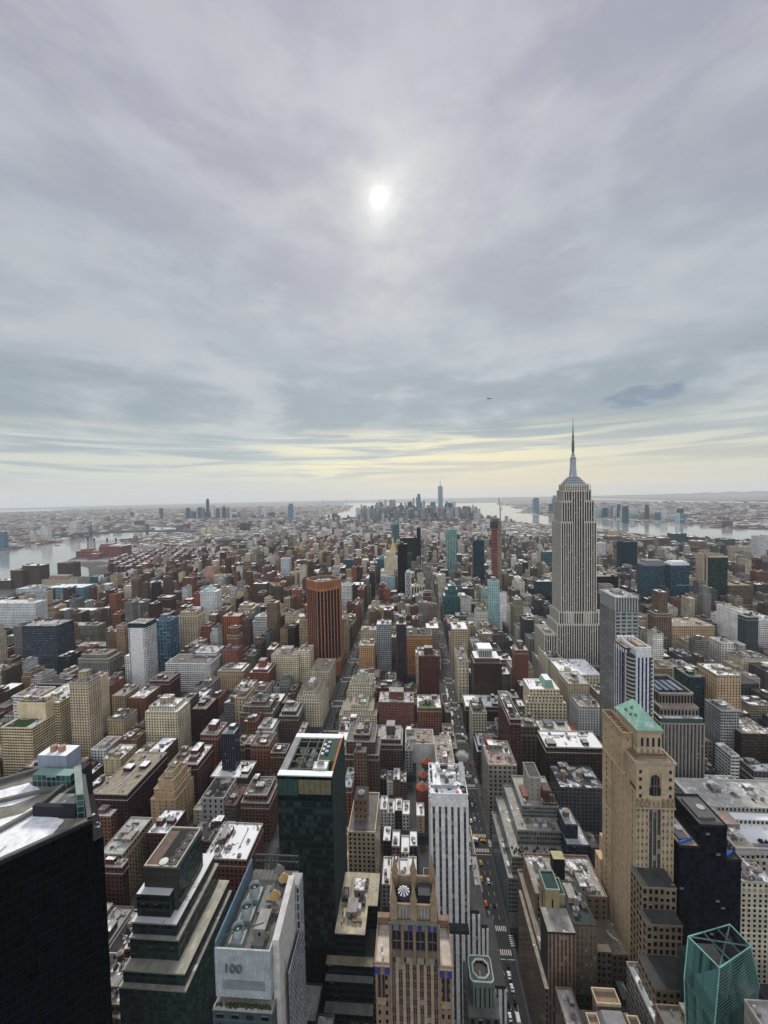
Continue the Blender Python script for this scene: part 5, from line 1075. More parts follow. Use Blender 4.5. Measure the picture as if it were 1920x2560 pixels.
def townhouses():
 """white roofed brownstones in the middle of the block, some in full view"""
 spec = [(-49,371,'white'),(-42,371,'grey'),(-35,371,'white'),(-28,371,'white'),(-21,371,'brown'),(-14,371,'white'),(-28,299,'white'),(-21.5,299,'red'),(-15,299,'white'),(-8,299,'white'),(-14,330,'white'),(-22,333,'grey'),(-30,336,'brown'),(-7,335,'dkgrey')]
 for k,(x,y,cc) in enumerate(spec):
  h = 15 + (k * 7 % 5);w = 6.7;d = 17 if y != 299 else 24
  col = dict(white=(.36,.36,.35),grey=(.2,.2,.21),brown=(.11,.075,.065),red=(.22,.03,.03),dkgrey=(.09,.09,.1))[cc]
  where = ('in the row right of the brown apartment house' if y == 371 else 'in the front row right of the tan block' if y == 299 else 'in the middle of three rows of white roofs')
  pos = ('first','second','third','fourth','fifth','sixth')[[q for q in range(len(spec)) if spec[q][1] // 30 == y // 30].index(k) % 6]
  e = empty('row_house',x + w / 2,y + d / 2,0,'%s row house with snowy roof, %s %s' % (cc.replace('dk',''),pos,where),'row house','row houses with white roofs')
  tower(e,[(x,x + w,y,y + d,0,h)],'punch',col,(.55,.55,.55),.85 if k != 7 else .3);roof_clutter(R,x,x + w,y,y + d,h,(.3,.3,.3),e,tanks=0)
  if k in (8,3): m = MB();m.tank(x + 3,y + 5,h,1.9,3.6,4,(.20,.14,.10));m.build('water_tank',e)
townhouses()
# ------------------------------------------------------------------ far landmarks
def spired():
 x,y = 371,5320
 e = empty('spired_skyscraper',x,y,0,'tallest tapering glass skyscraper with a spire in the downtown skyline','skyscraper')
 w = 31;m = MB();col = (.20,.28,.36)
 B = [(x - w,y - w),(x + w,y - w),(x + w,y + w),(x - w,y + w)];wt = 31;T = [(x,y - wt),(x + wt,y),(x,y + wt),(x - wt,y)]
 m.prism(B,0,56,col,(6,10,.8,.8),(.10,.16,.22,.1),0,cap=False)
 for i in range(4):
  j = (i + 1) % 4
  m.face([(*B[i],56),(*B[j],56),(*T[i],417)],(.16,.24,.33),3)
  m.face([(*B[j],56),(*T[j],417),(*T[i],417)],(.26,.34,.42),3)
 m.face([(*q,417) for q in T],(.3,.33,.36));m.build('glass_wall',e)
 m = MB();m.cyl(x,y,417,424,20,18,12,(.2,.24,.28));m.cyl(x,y,424,541,4.2,.8,8,(.18,.2,.23));m.build('spire',e)
spired()
def suspension(name,lab,A,B,th,deck,col,back=600):
 e = empty(name,(A[0] + B[0]) / 2,(A[1] + B[1]) / 2,0,lab,'bridge');A,B = Vector(A),Vector(B);u = (B - A).normalized();n = Vector((-u.y,u.x));w = 14
 for p in (A,B):
  m = MB()
  for s in (-1,1):
   q = p + n * s * w;m.bar((q.x,q.y,0),(q.x - n.x * s * 3,q.y - n.y * s * 3,th),5.5,col)
  for z in (deck + 4,th * .7,th - 4): a,b = p + n * w,p - n * w;m.bar((a.x,a.y,z),(b.x,b.y,z),3.5,col)
  m.build('bridge_tower',e)
 m = MB();a,b = A - u * back,B + u * back;m.bar((a.x,a.y,deck - 14),(A.x,A.y,deck),8,col);m.bar((A.x,A.y,deck),(B.x,B.y,deck),8,col);m.bar((B.x,B.y,deck),(b.x,b.y,deck - 14),8,col);m.build('deck',e)
 m = MB();k = 24
 for s in (-1,1):
  pr = None
  for i in range(k + 1):
   f = i / k;p = A + (B - A) * f + n * s * w * .9;z = deck + 6 + (th - deck - 6) * (2 * f - 1) ** 2
   if pr: m.bar(pr,(p.x,p.y,z),.9,col);m.bar((p.x,p.y,z),(p.x,p.y,deck),.35,col)
   pr = (p.x,p.y,z)
  for (p,q) in ((A,a),(B,b)): p2 = p + n * s * w * .9;m.bar((p2.x,p2.y,th),(q.x,q.y,deck - 8),.9,col)
 m.build('suspension_cable',e)
suspension('suspension_bridge','grey steel suspension bridge over the near river, beyond the power plant chimneys',(-2350,3447),(-2793,3344),102,40,(.10,.13,.17),420)
suspension('suspension_bridge','pale far suspension bridge on the horizon left of the downtown skyline',(-3714,16800),(-2850,17500),205,66,(.25,.28,.32),500)
def power_plant():
 P = {'a': (-1903,-1765,2166,34),'b': (-1762,-1627,2162,60),'s': [(-1862,2206,0,103,6.0),(-1823,2206,0,103,6.0),(-1805,2282,0,95,6.0),(-1750,2282,0,94,6.0)]}
 (x0,x1,ya,h1),(x2,x3,yb,h2) = P['a'],P['b']
 e = empty('power_plant',(x0 + x3) / 2,ya,0,'red brick power plant with four tall dark tipped chimneys by the near river','power plant')
 br = (.24,.09,.075)
 m = MB();m.box(x0,x1,ya,ya + 70,0,h1,br,(9,14,.3,.6),(.05,.03,.04,.1),0,top=(.3,.25,.25),topmi=1,snow=.3);m.box(x0 + 20,x0 + 75,ya + 10,ya + 60,h1,h1 + 9,br);m.box(x2,x3,yb,yb + 80,0,h2,br,(9,16,.3,.6),(.05,.03,.04,.1),0,top=(.3,.25,.25),topmi=1,snow=.5);m.box(x2,x2 + 55,yb + 10,yb + 60,h2,h2 + 12,br,top=(.3,.2,.2),topmi=1);m.box(x2 - 25,x2 + 25,yb - 30,yb,0,h1 * .7,br,top=(.7,.7,.7));m.build('wall',e)
 m = MB();m.box(x3 - 70,x3 - 25,yb - 2,yb + 60,h2,h2 + 7,(.6,.6,.62));m.build('white_roof_hall',e)
 for (x,y,z0,z1,r) in P['s']:
  m = MB();m.cyl(x,y,0,z1 - 14,r,r * .8,14,(.36,.29,.28));m.build('chimney',e);m = MB();m.cyl(x,y,z1 - 14,z1,r * .84,r * .8,14,(.04,.04,.06));m.build('chimney_tip',e)
power_plant()
def crane_tower():
 (x0,x1,y,h,zt) = (226.6,255.1,1180,242,302)
 w = x1 - x0
 e = empty('tower_under_construction',(x0 + x1) / 2,y + 10,0,'slim unfinished red sided tower with a crane climbing its right side','apartment tower')
 m = MB();m.box(x0 + w * .08,x0 + w * .55,y,y + 18,0,h - 16,(.25,.10,.09),(12,7,.9,.35),(.17,.06,.06,.1),0,cap=False);m.box(x0 + w * .55,x1,y + .2,y + 18,0,h - 16,(.30,.25,.21),(6,6,.2,.7),(.2,.17,.15,0),0);m.build('wall',e)
 m = MB();m.box(x0 - 1,x1 - 1,y - 1,y + 19,h - 26,h - 8,(.08,.09,.10),(4,4,.5,.5),(.02,.03,.04,.2),0);m.box(x0 + 3,x1 - 4,y + 2,y + 16,h - 8,h + 2,(.13,.14,.14));m.build('safety_cocoon',e)
 for (xa,z1) in ((x0 + w * .66,h + 4),):
  m = MB();m.box(xa,xa + 3.4,y - 3.6,y - .4,0,h + 2,(.42,.32,.22),(3.4,3.4,.6,.6),(.12,.1,.08,0),0);m.build('hoist_mast',e)
 m = MB();cc = (.42,.26,.12)
 for q in ((0,0),(2.2,0),(0,2.2),(2.2,2.2)): m.bar((x1 - 5 + q[0],y - 3 + q[1],h - 30),(x1 - 5 + q[0],y - 3 + q[1],h + 26),.38,cc)
 for k in range(18): z = h - 28 + k * 3;m.bar((x1 - 5,y - 3,z),(x1 - 2.8,y - 3,z + 3),.25,cc);m.bar((x1 - 5,y - .8,z + 3),(x1 - 2.8,y - .8,z),.25,cc)
 m.build('crane_mast',e)
 m = MB();m.box(x1 - 7,x1 + 2,y - 4,y,h + 26,h + 30,(.5,.5,.5));m.bar((x1 - 4,y - 2,h + 28),(x1 - 8,y - 2,zt),1.0,cc);m.bar((x1 - 4,y - 2,h + 28),(x1 + 1,y - 2,h + 42),.5,cc);m.bar((x1 + 1,y - 2,h + 42),(x1 - 7.5,y - 2,zt - 4),.15,(.2,.2,.2));m.build('crane_jib',e)
crane_tower()
def statue():
 x,y = (1304,8890);e = empty('harbour_statue',x,y,0,'tiny green statue on an island in the harbour','statue')
 m = MB();m.cyl(x,y,0,12,60,55,10,(.10,.12,.11));m.cyl(x,y,12,46,11,9,4,(.32,.3,.26));m.build('pedestal',e)
 m = MB();m.cyl(x,y,46,82,6,3,8,(.20,.34,.30));m.cyl(x,y,82,88,2.4,2,8,(.20,.34,.30));m.bar((x + 3,y,78),(x + 6,y,97),1.3,(.20,.34,.30));m.build('figure',e)
statue()
for k,(x,y,l,lab) in enumerate([(-2561,2757,40,'dark ferry on the near river left of the chimneys'),(-2509,3563,90,'long barge on the near river before the bridge'),(-2683,2651,30,'small boat by the far bank of the near river'),(1922,3689,45,'small dark boat in the middle of the wide river'),(2161,4331,90,'ferry leaving a wake by the far bank of the wide river'),(2127,4612,40,'small boat just right of the art deco skyscraper on the wide river')]):
 e = empty('boat',x,y,0,lab,'boat',None);m = MB()
 m.prism([(x - l / 2,y - l * .1),(x + l * .38,y - l * .1),(x + l / 2,y),(x + l * .38,y + l * .1),(x - l / 2,y + l * .1)],.3,l * .07 + 1,(.12,.14,.17),mi=2,topmi=2);m.build('hull',e)
 m = MB();m.box(x - l * .35,x + l * .15,y - l * .06,y + l * .06,l * .07 + 1,l * .16 + 1.5,(.55,.56,.56));m.build('cabin',e)
def airplane(x,y,z):
 e = empty('airplane',x,y,z,'tiny dark aeroplane in the sky left of the antenna mast','airplane');c0 = (.05,.055,.07);L = 26
 m = MB();m.bar((x - L / 2,y,z),(x + L / 2,y,z),1.7,c0);m.cyl(x,y,z,z + .1,.1,.1,3,c0);m.build('fuselage',e)
 m = MB();m.prism([(x - 4,y - 12),(x + 1,y - 12),(x + 6,y),(x + 1,y + 12),(x - 4,y + 12),(x - 1,y)],z - .4,z + .3,c0,mi=2,topmi=2);m.build('wing',e)
 m = MB();m.prism([(x - L / 2,y - .3),(x - L / 2 + 6,y - .3),(x - L / 2 + 6,y + .3),(x - L / 2,y + .3)],z + 1,z + 7,c0,mi=2,topmi=2);m.prism([(x - L / 2 - 1,y - 7),(x - L / 2 + 4,y - 7),(x - L / 2 + 4,y + 7),(x - L / 2 - 1,y + 7)],z + .6,z + 1,c0,mi=2,topmi=2);m.build('tail',e)
airplane(*(506,2668,921))

# ------------------------------------------------------------------ the surveyed buildings, one by one
HEROES = [
('apartment_tower','tall white slab tower with blank white front and black glass cap','apartment tower','whitegrid','white',-471.8,-441.2,633.0,661.0,113.1,{'cap': 1,'slab': 1}),
('apartment_tower','slim blue glass tower crossed by a thin white frame right of the white slab','apartment tower','bluegrid','blue',-477.1,-445.6,704.7,734.7,94.3,{'bulk': 1}),
('apartment_tower','cream striped balcony tower left of the pale aqua tower with rounded top','apartment tower','balc','tan',-467.0,-424.6,762.8,792.8,92.9,{}),
('apartment_tower','pale aqua and white balcony tower topped by a small dome','apartment tower','aqua','aqua',-470.4,-433.1,860.2,886.2,110.7,{'dome': 1}),
('apartment_tower','orange red brick tower with dark window strips on its front','apartment tower','brickdark','orange',-387.9,-351.7,789.8,815.8,77.0,{}),
('apartment_tower','dark navy balcony tower at the left edge beside a blank pale wall','apartment tower','navy','navy',-722.8,-655.9,694.4,734.4,87.7,{}),
('hospital_block','long pale grey hospital slab with fine window rows at the left edge','hospital','hosp','ltgrey',-950.4,-838.4,838.4,868.4,91.7,{}),
('medical_building','leftmost pale blue glass medical block near the river','hospital','glassband','ltblue',-1241.9,-1205.2,1180.8,1240.8,45.4,{}),
('medical_building','pale blue glass medical block with banded front, middle of three','hospital','glassband','ltblue',-1156.3,-1094.4,1132.7,1192.7,52.6,{}),
('medical_building','wide blue glass medical block with a dark reflective centre','hospital','glassband','blue',-1093.7,-980.8,1132.5,1182.5,60.0,{}),
('hospital_block','wide tan hospital block with flat snowy top near the river','hospital','punch','tan',-1409.4,-1230.6,1404.0,1454.0,29.6,{'bulk': 2}),
('brick_tower','lowest brown riverside tower at the left edge of the photo','apartment tower','brickdark','brown',-1514.6,-1460.6,1370,1410,33.3,{}),
('brick_tower','brown riverside tower with notched top, second from the left edge','apartment tower','brickdark','brown',-1470.3,-1424.1,1380,1420,68.2,{}),
('brick_tower','tallest brown riverside tower with notched top','apartment tower','brickdark','brown',-1443.7,-1373.9,1400,1440,81.8,{}),
('brick_tower','brown riverside tower standing alone right of the tan hospital','apartment tower','brickdark','brown',-1454.5,-1387.2,1560,1600,64.3,{}),
('laboratory_building','low dark teal glass block attached left of a pale grey block by the river','office building','glass','teal',-1178.5,-1144.1,1395.6,1435.6,40.4,{}),
('laboratory_building','pale grey blank block with one dark vertical glass strip','office building','plainstrip','ltgrey',-1143.1,-1067.7,1394.5,1434.5,42.7,{}),
('slab_apartment_block','long beige concrete grid slab, the farther of two parallel slabs','apartment building','gridb','olive',-869.3,-732.9,924.0,948.0,50.7,{}),
('slab_apartment_block','long beige concrete grid slab, the nearer of two parallel slabs','apartment building','gridb','olive',-774.1,-680.7,820.8,844.8,47.1,{}),
('residence_block','long low rust brown block with pale upper arcade behind the white slab tower','apartment building','punch','rust',-669.9,-561.0,751.2,775.2,29.2,{}),
('residence_block','white block with dark vertical stripes and a snowy roof','office building','vstripe','white',-824.9,-737.5,1040.6,1070.6,28.7,{}),
('stepped_tower','small tan stepped tower in front of the white striped block','apartment building','punch','tan',-756.2,-724.4,1018.3,1042.3,46.6,{}),
('brick_tower','dark red brick tower with snowy cap, the upper of a stacked pair','apartment building','punch','dkred',-782.8,-742.3,1155.4,1181.4,56.1,{}),
('brick_tower','dark red brick tower standing just in front of another dark red tower','apartment building','punch','dkred',-675.1,-638.1,1018.6,1044.6,58.5,{}),
('apartment_tower','white and grey striped hospital block with a rounded snowy roof','hospital','vstripe','white',-857.9,-785.1,1250.3,1280.3,47.9,{}),
('brick_tower','brown brick tower with snowy flat top left of a taller reddish one','apartment building','punch','brown',-717.1,-678.2,1144.1,1168.1,41.8,{}),
('brick_tower','reddish brick tower with stepped snowy cap','apartment building','punch','red',-686.7,-654.4,1158.7,1182.7,81.3,{}),
('brick_tower','brown brick tower with pyramid cap right of a stepped reddish tower','apartment building','punch','brown',-733.0,-696.7,1305.4,1329.4,38.8,{}),
('apartment_tower','tall pinkish brick tower rising above its neighbours','apartment building','punch','pink',-735.8,-696.0,1374.4,1398.4,76.0,{}),
('apartment_tower','cream tower with vertical window bands right of the pinkish tower','apartment building','vstripe','cream',-676.7,-623.5,1328.3,1354.3,54.9,{}),
('apartment_tower','plain tan tower in front of the cream banded tower','apartment building','punch','tan',-582.6,-545.0,1177.0,1203.0,48.7,{}),
('apartment_tower','right one of two yellow beige slabs standing by the red brick estate','apartment building','punch','cream',-1037.9,-989.6,1563.3,1589.3,41.2,{}),
('apartment_tower','left one of two yellow beige slabs standing by the red brick estate','apartment building','vstripe','cream',-1053.6,-1015.7,1484.4,1510.4,45.8,{}),
('apartment_tower','tall brown grey apartment tower right of the aqua tower','apartment tower','gridb','brown',-425.3,-387.4,1041.6,1067.6,88.1,{}),
('apartment_tower','tan apartment tower with pale green parapet','apartment tower','punch','tan',-416.3,-379.4,927.8,955.8,61.6,{}),
('apartment_tower','tan grey tower directly right of the taller brown grey tower','apartment tower','punch','tan',-338.7,-298.5,899.7,927.7,65.7,{}),
('stepped_tower','white stepped tower whose terraces climb to the left','apartment tower','wband','white',-332.8,-303.8,822.6,846.6,66.5,{'zig': 1}),
('apartment_tower','slim white gridded tower behind the curved white roof','apartment tower','whitegrid','ltgrey',-460.6,-429.4,1382.4,1406.4,102.1,{}),
('office_block','low white building with a sloping curved roof','school','wband','white',-413.5,-309.0,1454.0,1524.0,38.6,{'curve': 1}),
('office_tower','white gridded office tower right behind the orange striped tower','office tower','whitegrid','white',-181.0,-151.3,966.8,992.8,99.3,{}),
('office_building','brown office block with arched roof line on the park avenue','office building','punch','dkbrown',-171.8,-140.1,1112.9,1152.9,67.9,{}),
('office_building','cream office block with snowy cornice beyond the brown arched one','office building','punch','cream',-193.6,-129.9,1275.7,1315.7,56.9,{}),
('office_building','pale block with tall dark columns under a wide cornice','office building','colon','ltgrey',-201.1,-150.2,1588.4,1624.4,62.5,{}),
('glass_tower','teal glass tower with a slanted top left of the cream tower','office tower','glass','teal',-124.5,-91.4,1407.3,1433.3,104.0,{'slant': 1}),
('glass_tower','pale green glass tower with white vertical fins','apartment tower','vstripe','ltteal',-78.6,-51.6,1147.0,1171.0,84.0,{}),
('office_building','wide tan office block with orange brick corners in the middle distance','office building','punch','tan2',-109.3,-49.6,955.0,985.0,46.8,{}),
('glass_tower','dark blue glass block left of the pale columned block','office building','glass','dkblue',-267.1,-229.1,1541.5,1571.5,70.7,{}),
('apartment_tower','pinkish tan tower left of the dark blue glass block','apartment tower','punch','pink',-282.7,-252.5,1474.9,1500.9,54.6,{}),
('office_tower','cream limestone tower under a golden pyramid roof','office tower','punch','cream',-91.3,-49.6,1278,1328,136.6,{'gold': 1}),
('glass_tower','tall blue glass tower with a slanted roof beyond the golden pyramid','apartment tower','glass','teal',-117.6,-77.7,2392.3,2422.3,155.1,{'slant': 1}),
('glass_tower','black ribbed tower in front of the golden pyramid','hotel','vdark','black',-42.9,-15.4,1138.1,1162.1,177.4,{}),
('office_tower','broad dark slab with fine bands right of the golden pyramid','office tower','wbandd','dkgrn',-48.1,17.0,1566.9,1600.9,149.7,{}),
('glass_tower','very slim dark tower rising behind the broad dark slab','apartment tower','wbandd','black',17.3,32.5,1599.0,1619.0,183.8,{}),
('lattice_tower','slim white tower wrapped in a diamond lattice','apartment tower','lattice','white',-19.9,-6.3,1049.9,1067.9,112.2,{}),
('office_building','cream block with tall dark arched bays','office building','archy','cream',-5.6,31.5,1141.5,1171.5,57.8,{}),
('glass_tower','tall pale green glass tower with white vertical lines','apartment tower','tealstripe','ltteal',113.9,150.3,1389.5,1411.5,195.5,{}),
('glass_tower','dark blue faceted tower between the green glass tower and the crane','hotel','navy','dkblue',191.1,225.2,1293.0,1317.0,167.5,{}),
('glass_tower','dark teal glass tower with setbacks on the right of the avenue','hotel','glass','teal',69.4,106.0,938.3,972.3,102.6,{'steps': 1}),
('glass_tower','banded pale teal balcony tower','apartment tower','wband','ltteal',168.4,185.9,1001.5,1021.5,82.9,{}),
('glass_tower','aqua glass tower joined to a blank white wall','apartment tower','aqua','ltteal',163.1,184.5,878.9,902.9,126.0,{'bulk': 1}),
('blank_wall_tower','blank white slab standing right against the aqua glass tower','apartment tower','blank','white',184.1,199.0,878.1,900.1,99.0,{}),
('office_tower','grey gridded tower with a dark recessed centre left of the purple brown tower','office tower','whitegrid','grey',-67.2,-41.4,718.0,744.0,84.1,{}),
('apartment_tower','slim purple brown tower with a pale window grid','apartment tower','gridl','dkpurp',-29.3,-12.9,662.3,682.3,102.1,{'bulkbig': 1}),
('office_building','broad orange brown block with a heavy cream cornice','office building','punch','orange2',-14.6,30.8,705.0,745.0,69.2,{}),
('apartment_tower','dark red brick tower showing a nearly blank wall beside the avenue','apartment tower','sparse','dkred',6.0,37.3,616.8,640.8,67.4,{'bulkbig': 1}),
('apartment_building','cream building peeking out behind the blank dark red tower','apartment building','punch','cream',1.6,32.1,640,654,69.1,{}),
('office_tower','tan office block with pale vertical grid right of the avenue','office tower','gridc','tan',66,92.4,700,740,82.2,{}),
('office_building','cream white department block with grey flat roof beside the avenue','office building','punch2','cream',66,81.2,610,670,61.9,{}),
('office_building','dark brown office block crowned by a white colonnade pavilion','office building','punch','dkbrown',81.9,120.4,562,596,79.9,{'pav': 1}),
('apartment_building','red brick apartment block with rows of white balconies','apartment building','balcw','red',-49.1,-1.9,530,560,39.7,{'bulkbig': 1}),
('apartment_building','dark red block behind the one with white balconies','apartment building','punch','dkred',-58.5,-16.0,565,593,40.4,{}),
('office_building','brown brick block with a green roof terrace and small domed penthouse','office building','punch','rust',2.7,34.1,530,564,33.4,{'green': 1}),
('apartment_building','cream apartment block stepping up in terraces beside the park avenue','apartment building','punch','cream',-97.2,-56.5,530,566,27.8,{}),
('apartment_building','taller cream block whose terraced top carries a square tower','apartment building','punch','cream',-94.1,-62.6,575,605,42.4,{'bulkbig': 1}),
('apartment_building','orange tan brick tower at the bend of the park avenue','apartment building','punch','orange3',-97.2,-70.1,697,723,53.7,{}),
('office_building','cream building with a snowy mansard behind the orange tan tower','office building','punch','cream',-105.5,-74.8,790,816,49.6,{}),
('hotel_building','tan hotel block with a snow covered flat roof left of the park avenue','hotel','punch','tan',-161.9,-131.7,610,660,44.6,{}),
('apartment_building','cream terraced apartment house left of the park avenue','apartment building','punch','cream',-162.7,-131.6,540,584,41.1,{'bulkbig': 1}),
('apartment_building','dark brown apartment block with many small lit windows','apartment building','punch','brown',-44.8,-15.5,449,483,37.2,{'bulkbig': 1}),
('apartment_building','brown apartment house left of the dark block, with a snowy terrace','apartment building','punch','brown',-71.9,-42.0,405,435,63.3,{}),
('apartment_building','projecting narrow brown front wing rising from the street','apartment building','punch','brown2',-62.7,-49.9,395,405,57.9,{}),
('modern_house','small grey modern infill building beside the flat glass roof','office building','punch','grey',-12.5,-4.2,452,466,24.6,{}),
('low_annex','low grey annex with a flat glazed roof','museum','blank','ltgrey',-12.6,21.2,468,498,22.6,{}),
('office_building','tan walled building with a dark flat roof beside the avenue','office building','blank','tan3',19.7,37.5,387,435,52.3,{}),
('apartment_building','narrow red brick building with white cornice against the dark glass tower','apartment building','punch','red',-70.2,-61.9,373,401,38.3,{}),
('office_building','tan brick block with a recessed dark roof and wooden water tank','office building','punch','tan',-51.3,-31.2,288,328,67.5,{'tank': 1}),
('apartment_building','narrow pinkish wall with roof terraces beside the dark glass tower','apartment building','blank','pink',-55.0,-41.0,290,316,32.9,{}),
('apartment_tower','tall slim tan brick tower with a square penthouse','apartment tower','punch','tan',-415.1,-391.5,453.1,473.1,98.6,{'bulkbig': 1}),
('apartment_tower','blank beige wall wing joined behind the tall slim tan tower','apartment tower','blank','tan',-436.0,-422.7,505,525,78.6,{}),
('apartment_tower','square cream brick tower with a raised penthouse','apartment tower','punch','cream2',-329.6,-288.4,464.8,492.8,62.3,{'bulkbig': 1}),
('office_building','yellow beige block with brown window bands and a green roof strip','office building','wbando','gold',-475.8,-437.5,425.4,465.4,57.8,{'green': 1}),
('office_building','taller yellow beige wing with banded windows and roof greenery','office building','wbando','gold',-466.4,-430.9,455.2,505.2,72.0,{}),
('office_building','plain beige penthouse block behind the green roof strip','office building','blank','gold',-474.5,-438.4,444.2,458.2,77.0,{}),
('white_block','wide white apartment block with grid windows behind the tan tower','apartment building','wband','white',-410.1,-333.4,632.4,672.4,46.0,{}),
('white_block','upper white block with arched windows behind the wide white one','apartment building','wband','white',-378.1,-338.6,664.6,694.6,52.0,{}),
('apartment_building','red brick apartment slab with a tan roof and small penthouse','apartment building','punch','red',-260.7,-229.4,613.7,647.7,44.2,{'bulkbig': 1}),
('apartment_building','cream gridded apartment block with slim roof tower','apartment building','punch','cream2',-237.0,-191.4,649.1,679.1,54.9,{'bulkbig': 1}),
('apartment_building','narrow cream block with a domed pavilion on its roof','apartment building','punch','cream',-193.2,-173.2,655.9,679.9,60.2,{}),
('apartment_building','tan building with a red brick cube rising behind it','apartment building','punch','tan2',-324.8,-280.5,637.1,667.1,35.3,{}),
('apartment_building','red brick cube with a pale flat roof','apartment building','sparse','red',-325.7,-300.0,660.5,682.5,58.0,{}),
('apartment_building','brown brick slab with a blank end wall and striped balconies','apartment building','sparse','rust2',-401.4,-377.2,532.0,592.0,38.7,{}),
('apartment_building','dark red stepped brick block behind the brown slab','apartment building','punch','dkred',-395.2,-366.0,571.2,601.2,46.0,{}),
('apartment_building','small white block with neat window rows below the slim tan tower','apartment building','punch','ltgrey',-380.9,-362.3,440.4,466.4,24.3,{}),
('apartment_building','short yellow brick building with a parapet','apartment building','sparse','gold2',-346.1,-326.2,416.7,442.7,30.0,{}),
('apartment_building','yellow tan building with a curved side behind the dark red hotel','apartment building','sparse','gold2',-314.3,-298.3,411.7,445.7,31.0,{}),
('hotel_building','big dark red hotel with a broad tan cornice band','hotel','punch','dkpur',-292.8,-261.3,339.6,399.6,50.0,{}),
('hotel_building','brown windowed wing running back from the dark red hotel','apartment building','punch','brown',-295.7,-277.0,385.6,445.6,38.0,{}),
('apartment_building','sandy brick apartment block with terraces and a penthouse','apartment building','sparse','tan2',-246.9,-227.4,355.6,385.6,44.0,{}),
('apartment_building','upper stage of the sandy terraced block','apartment building','blank','tan2',-243.1,-227.9,356.9,380.9,52.0,{}),
('apartment_building','dark red brick block with a round water tank behind the sandy block','apartment building','punch','dkred',-239.3,-221.9,388.1,420.1,46.0,{'bulkbig': 1}),
('apartment_building','red brick block with a snowy roof and a round brick stair tower','apartment building','punch','red',-255.6,-234.3,455.6,481.6,36.0,{'bulkbig': 1}),
('apartment_building','dark plum brick block with a sunken roof','apartment building','punch','dkpur',-291.6,-271.2,500.0,532.0,42.0,{}),
('apartment_tower','brown slab with blue grey side right of the square cream tower','apartment building','balc','brown',-307.9,-295.5,499.0,527.0,51.4,{}),
('gothic_tower','dark pointed apartment tower with a black glass crown','apartment tower','vdark','navy',-208.4,-193.9,412,426,63.7,{}),
('gothic_tower','dark brown stepped base with many lit windows around the black crowned tower','apartment building','lit','dkpurp',-216.6,-176.5,402,428,23.6,{}),
('corner_block','yellow brick building with an old cluttered roof','apartment building','punch','gold3',-248.0,-229.2,290,326,40.5,{}),
('corner_block','dark red front wing of the yellow brick building','apartment building','punch','dkred',-240.9,-224.2,283,289.5,37.2,{}),
('corner_block','dark red brick block with a white rimmed roof behind the stepped glass building','apartment building','punch','dkred',-222.5,-203.0,308.4,334.4,42.0,{}),
('corner_block','rust brown stepped block just past the dark glass building','apartment building','punch','rust',-286.7,-270.2,330,350,36.5,{}),
('hotel_building','red hotel with cream cornice and a snowy roof garden left of the dark tower','hotel','punch','cream4',-163.0,-129.3,288,322,42.3,{}),
('hotel_building','brown hotel with cluttered tan roof behind the snowy roofed hotel','hotel','punch','rust3',-161.0,-134.9,351.5,381.5,42.0,{}),
('apartment_building','small brown building with a snow capped cube roof','apartment building','punch','rust3',-162.7,-145.7,434.3,450.3,30.0,{}),
('apartment_building','brown building with a white roof rim and tall brick stack','apartment building','punch','brown',-176.0,-150.9,504.3,534.3,38.0,{}),
('apartment_building','brown terraced apartment house, snow on its ledges','apartment building','punch','brown2',-227.5,-192.0,513.8,539.8,40.0,{}),
('white_terrace','white stepped building with layered terraces at the left','apartment building','wband','white',-515.5,-480.8,477.7,503.7,67.7,{'zig': 1}),
('apartment_building','plum brick block behind the white stepped building','apartment building','punch','dkpur',-597.6,-546.6,593.5,623.5,28.1,{}),
('glass_tower','dark green glass block with a blank white side wall','apartment building','glass','dkgrn',-627.9,-604.3,662.5,688.5,43.8,{}),
('apartment_tower','grey olive apartment block with a white penthouse','apartment building','punch','olive2',-560.3,-505.5,630.7,660.7,59.5,{}),
('office_tower','dark blue banded office tower right of the art deco skyscraper','office tower','wbandd','dkblue',665.8,715.6,1342.5,1372.5,151.1,{}),
('glass_tower','dark blue glass tower with a grey stepped crown','hotel','glass','dkblue',577.7,626.9,1051.2,1085.2,126.5,{'crown': 'grey'}),
('glass_tower','blue glass tower with a white crown','hotel','glass','dkblue',632.5,675.2,1037.3,1067.3,129.8,{'crown': 'white'}),
('glass_tower','lower blue glass wing right of the white crowned tower','hotel','glass','blue',646.0,683.2,1037.3,1061.3,80.9,{}),
('apartment_tower','dark glass apartment tower with tan side fins and a sloping tan crown','apartment tower','glassgrid','dkgrn',701.7,745.0,1010.8,1040.8,152.8,{'fins': 1}),
('office_tower','slim brown stepped tower right of the tall grey tower','office tower','punch','brown2',448.7,463.4,769.0,793.0,128.5,{}),
('office_tower','lower shoulders of the slim brown stepped tower','office tower','punch','brown2',440.6,471.1,769.0,791.0,88.9,{}),
('hotel_building','wide tan hotel with a pale ornate band under its cornice','hotel','punch','tan2',476.7,552.4,777.8,827.8,63.3,{}),
('office_block','long low block with white walls and blue windows','office building','wband','ltgrey',609.9,659.2,858.7,898.7,32.0,{}),
('office_block','dark low arena like block with a curved roof edge','arena','wbandd','black',543.7,605.8,764.8,824.8,26.0,{}),
('office_building','white blank wall wing at the right side','office building','blank','white',613.1,632.6,800,860,82.0,{}),
('office_building','white stepped office block at the right edge','office building','wband','white',621.9,672.0,790,850,70.7,{}),
('apartment_tower','slim white tower with dark vertical stripes right of the art deco skyscraper','apartment tower','vstripe','white',728.3,761.1,1653.9,1675.9,110.8,{}),
('glass_tower','teal glass tower with a blank white edge left of the art deco skyscraper','apartment tower','glass','teal',477.7,513.3,1520.3,1546.3,96.7,{}),
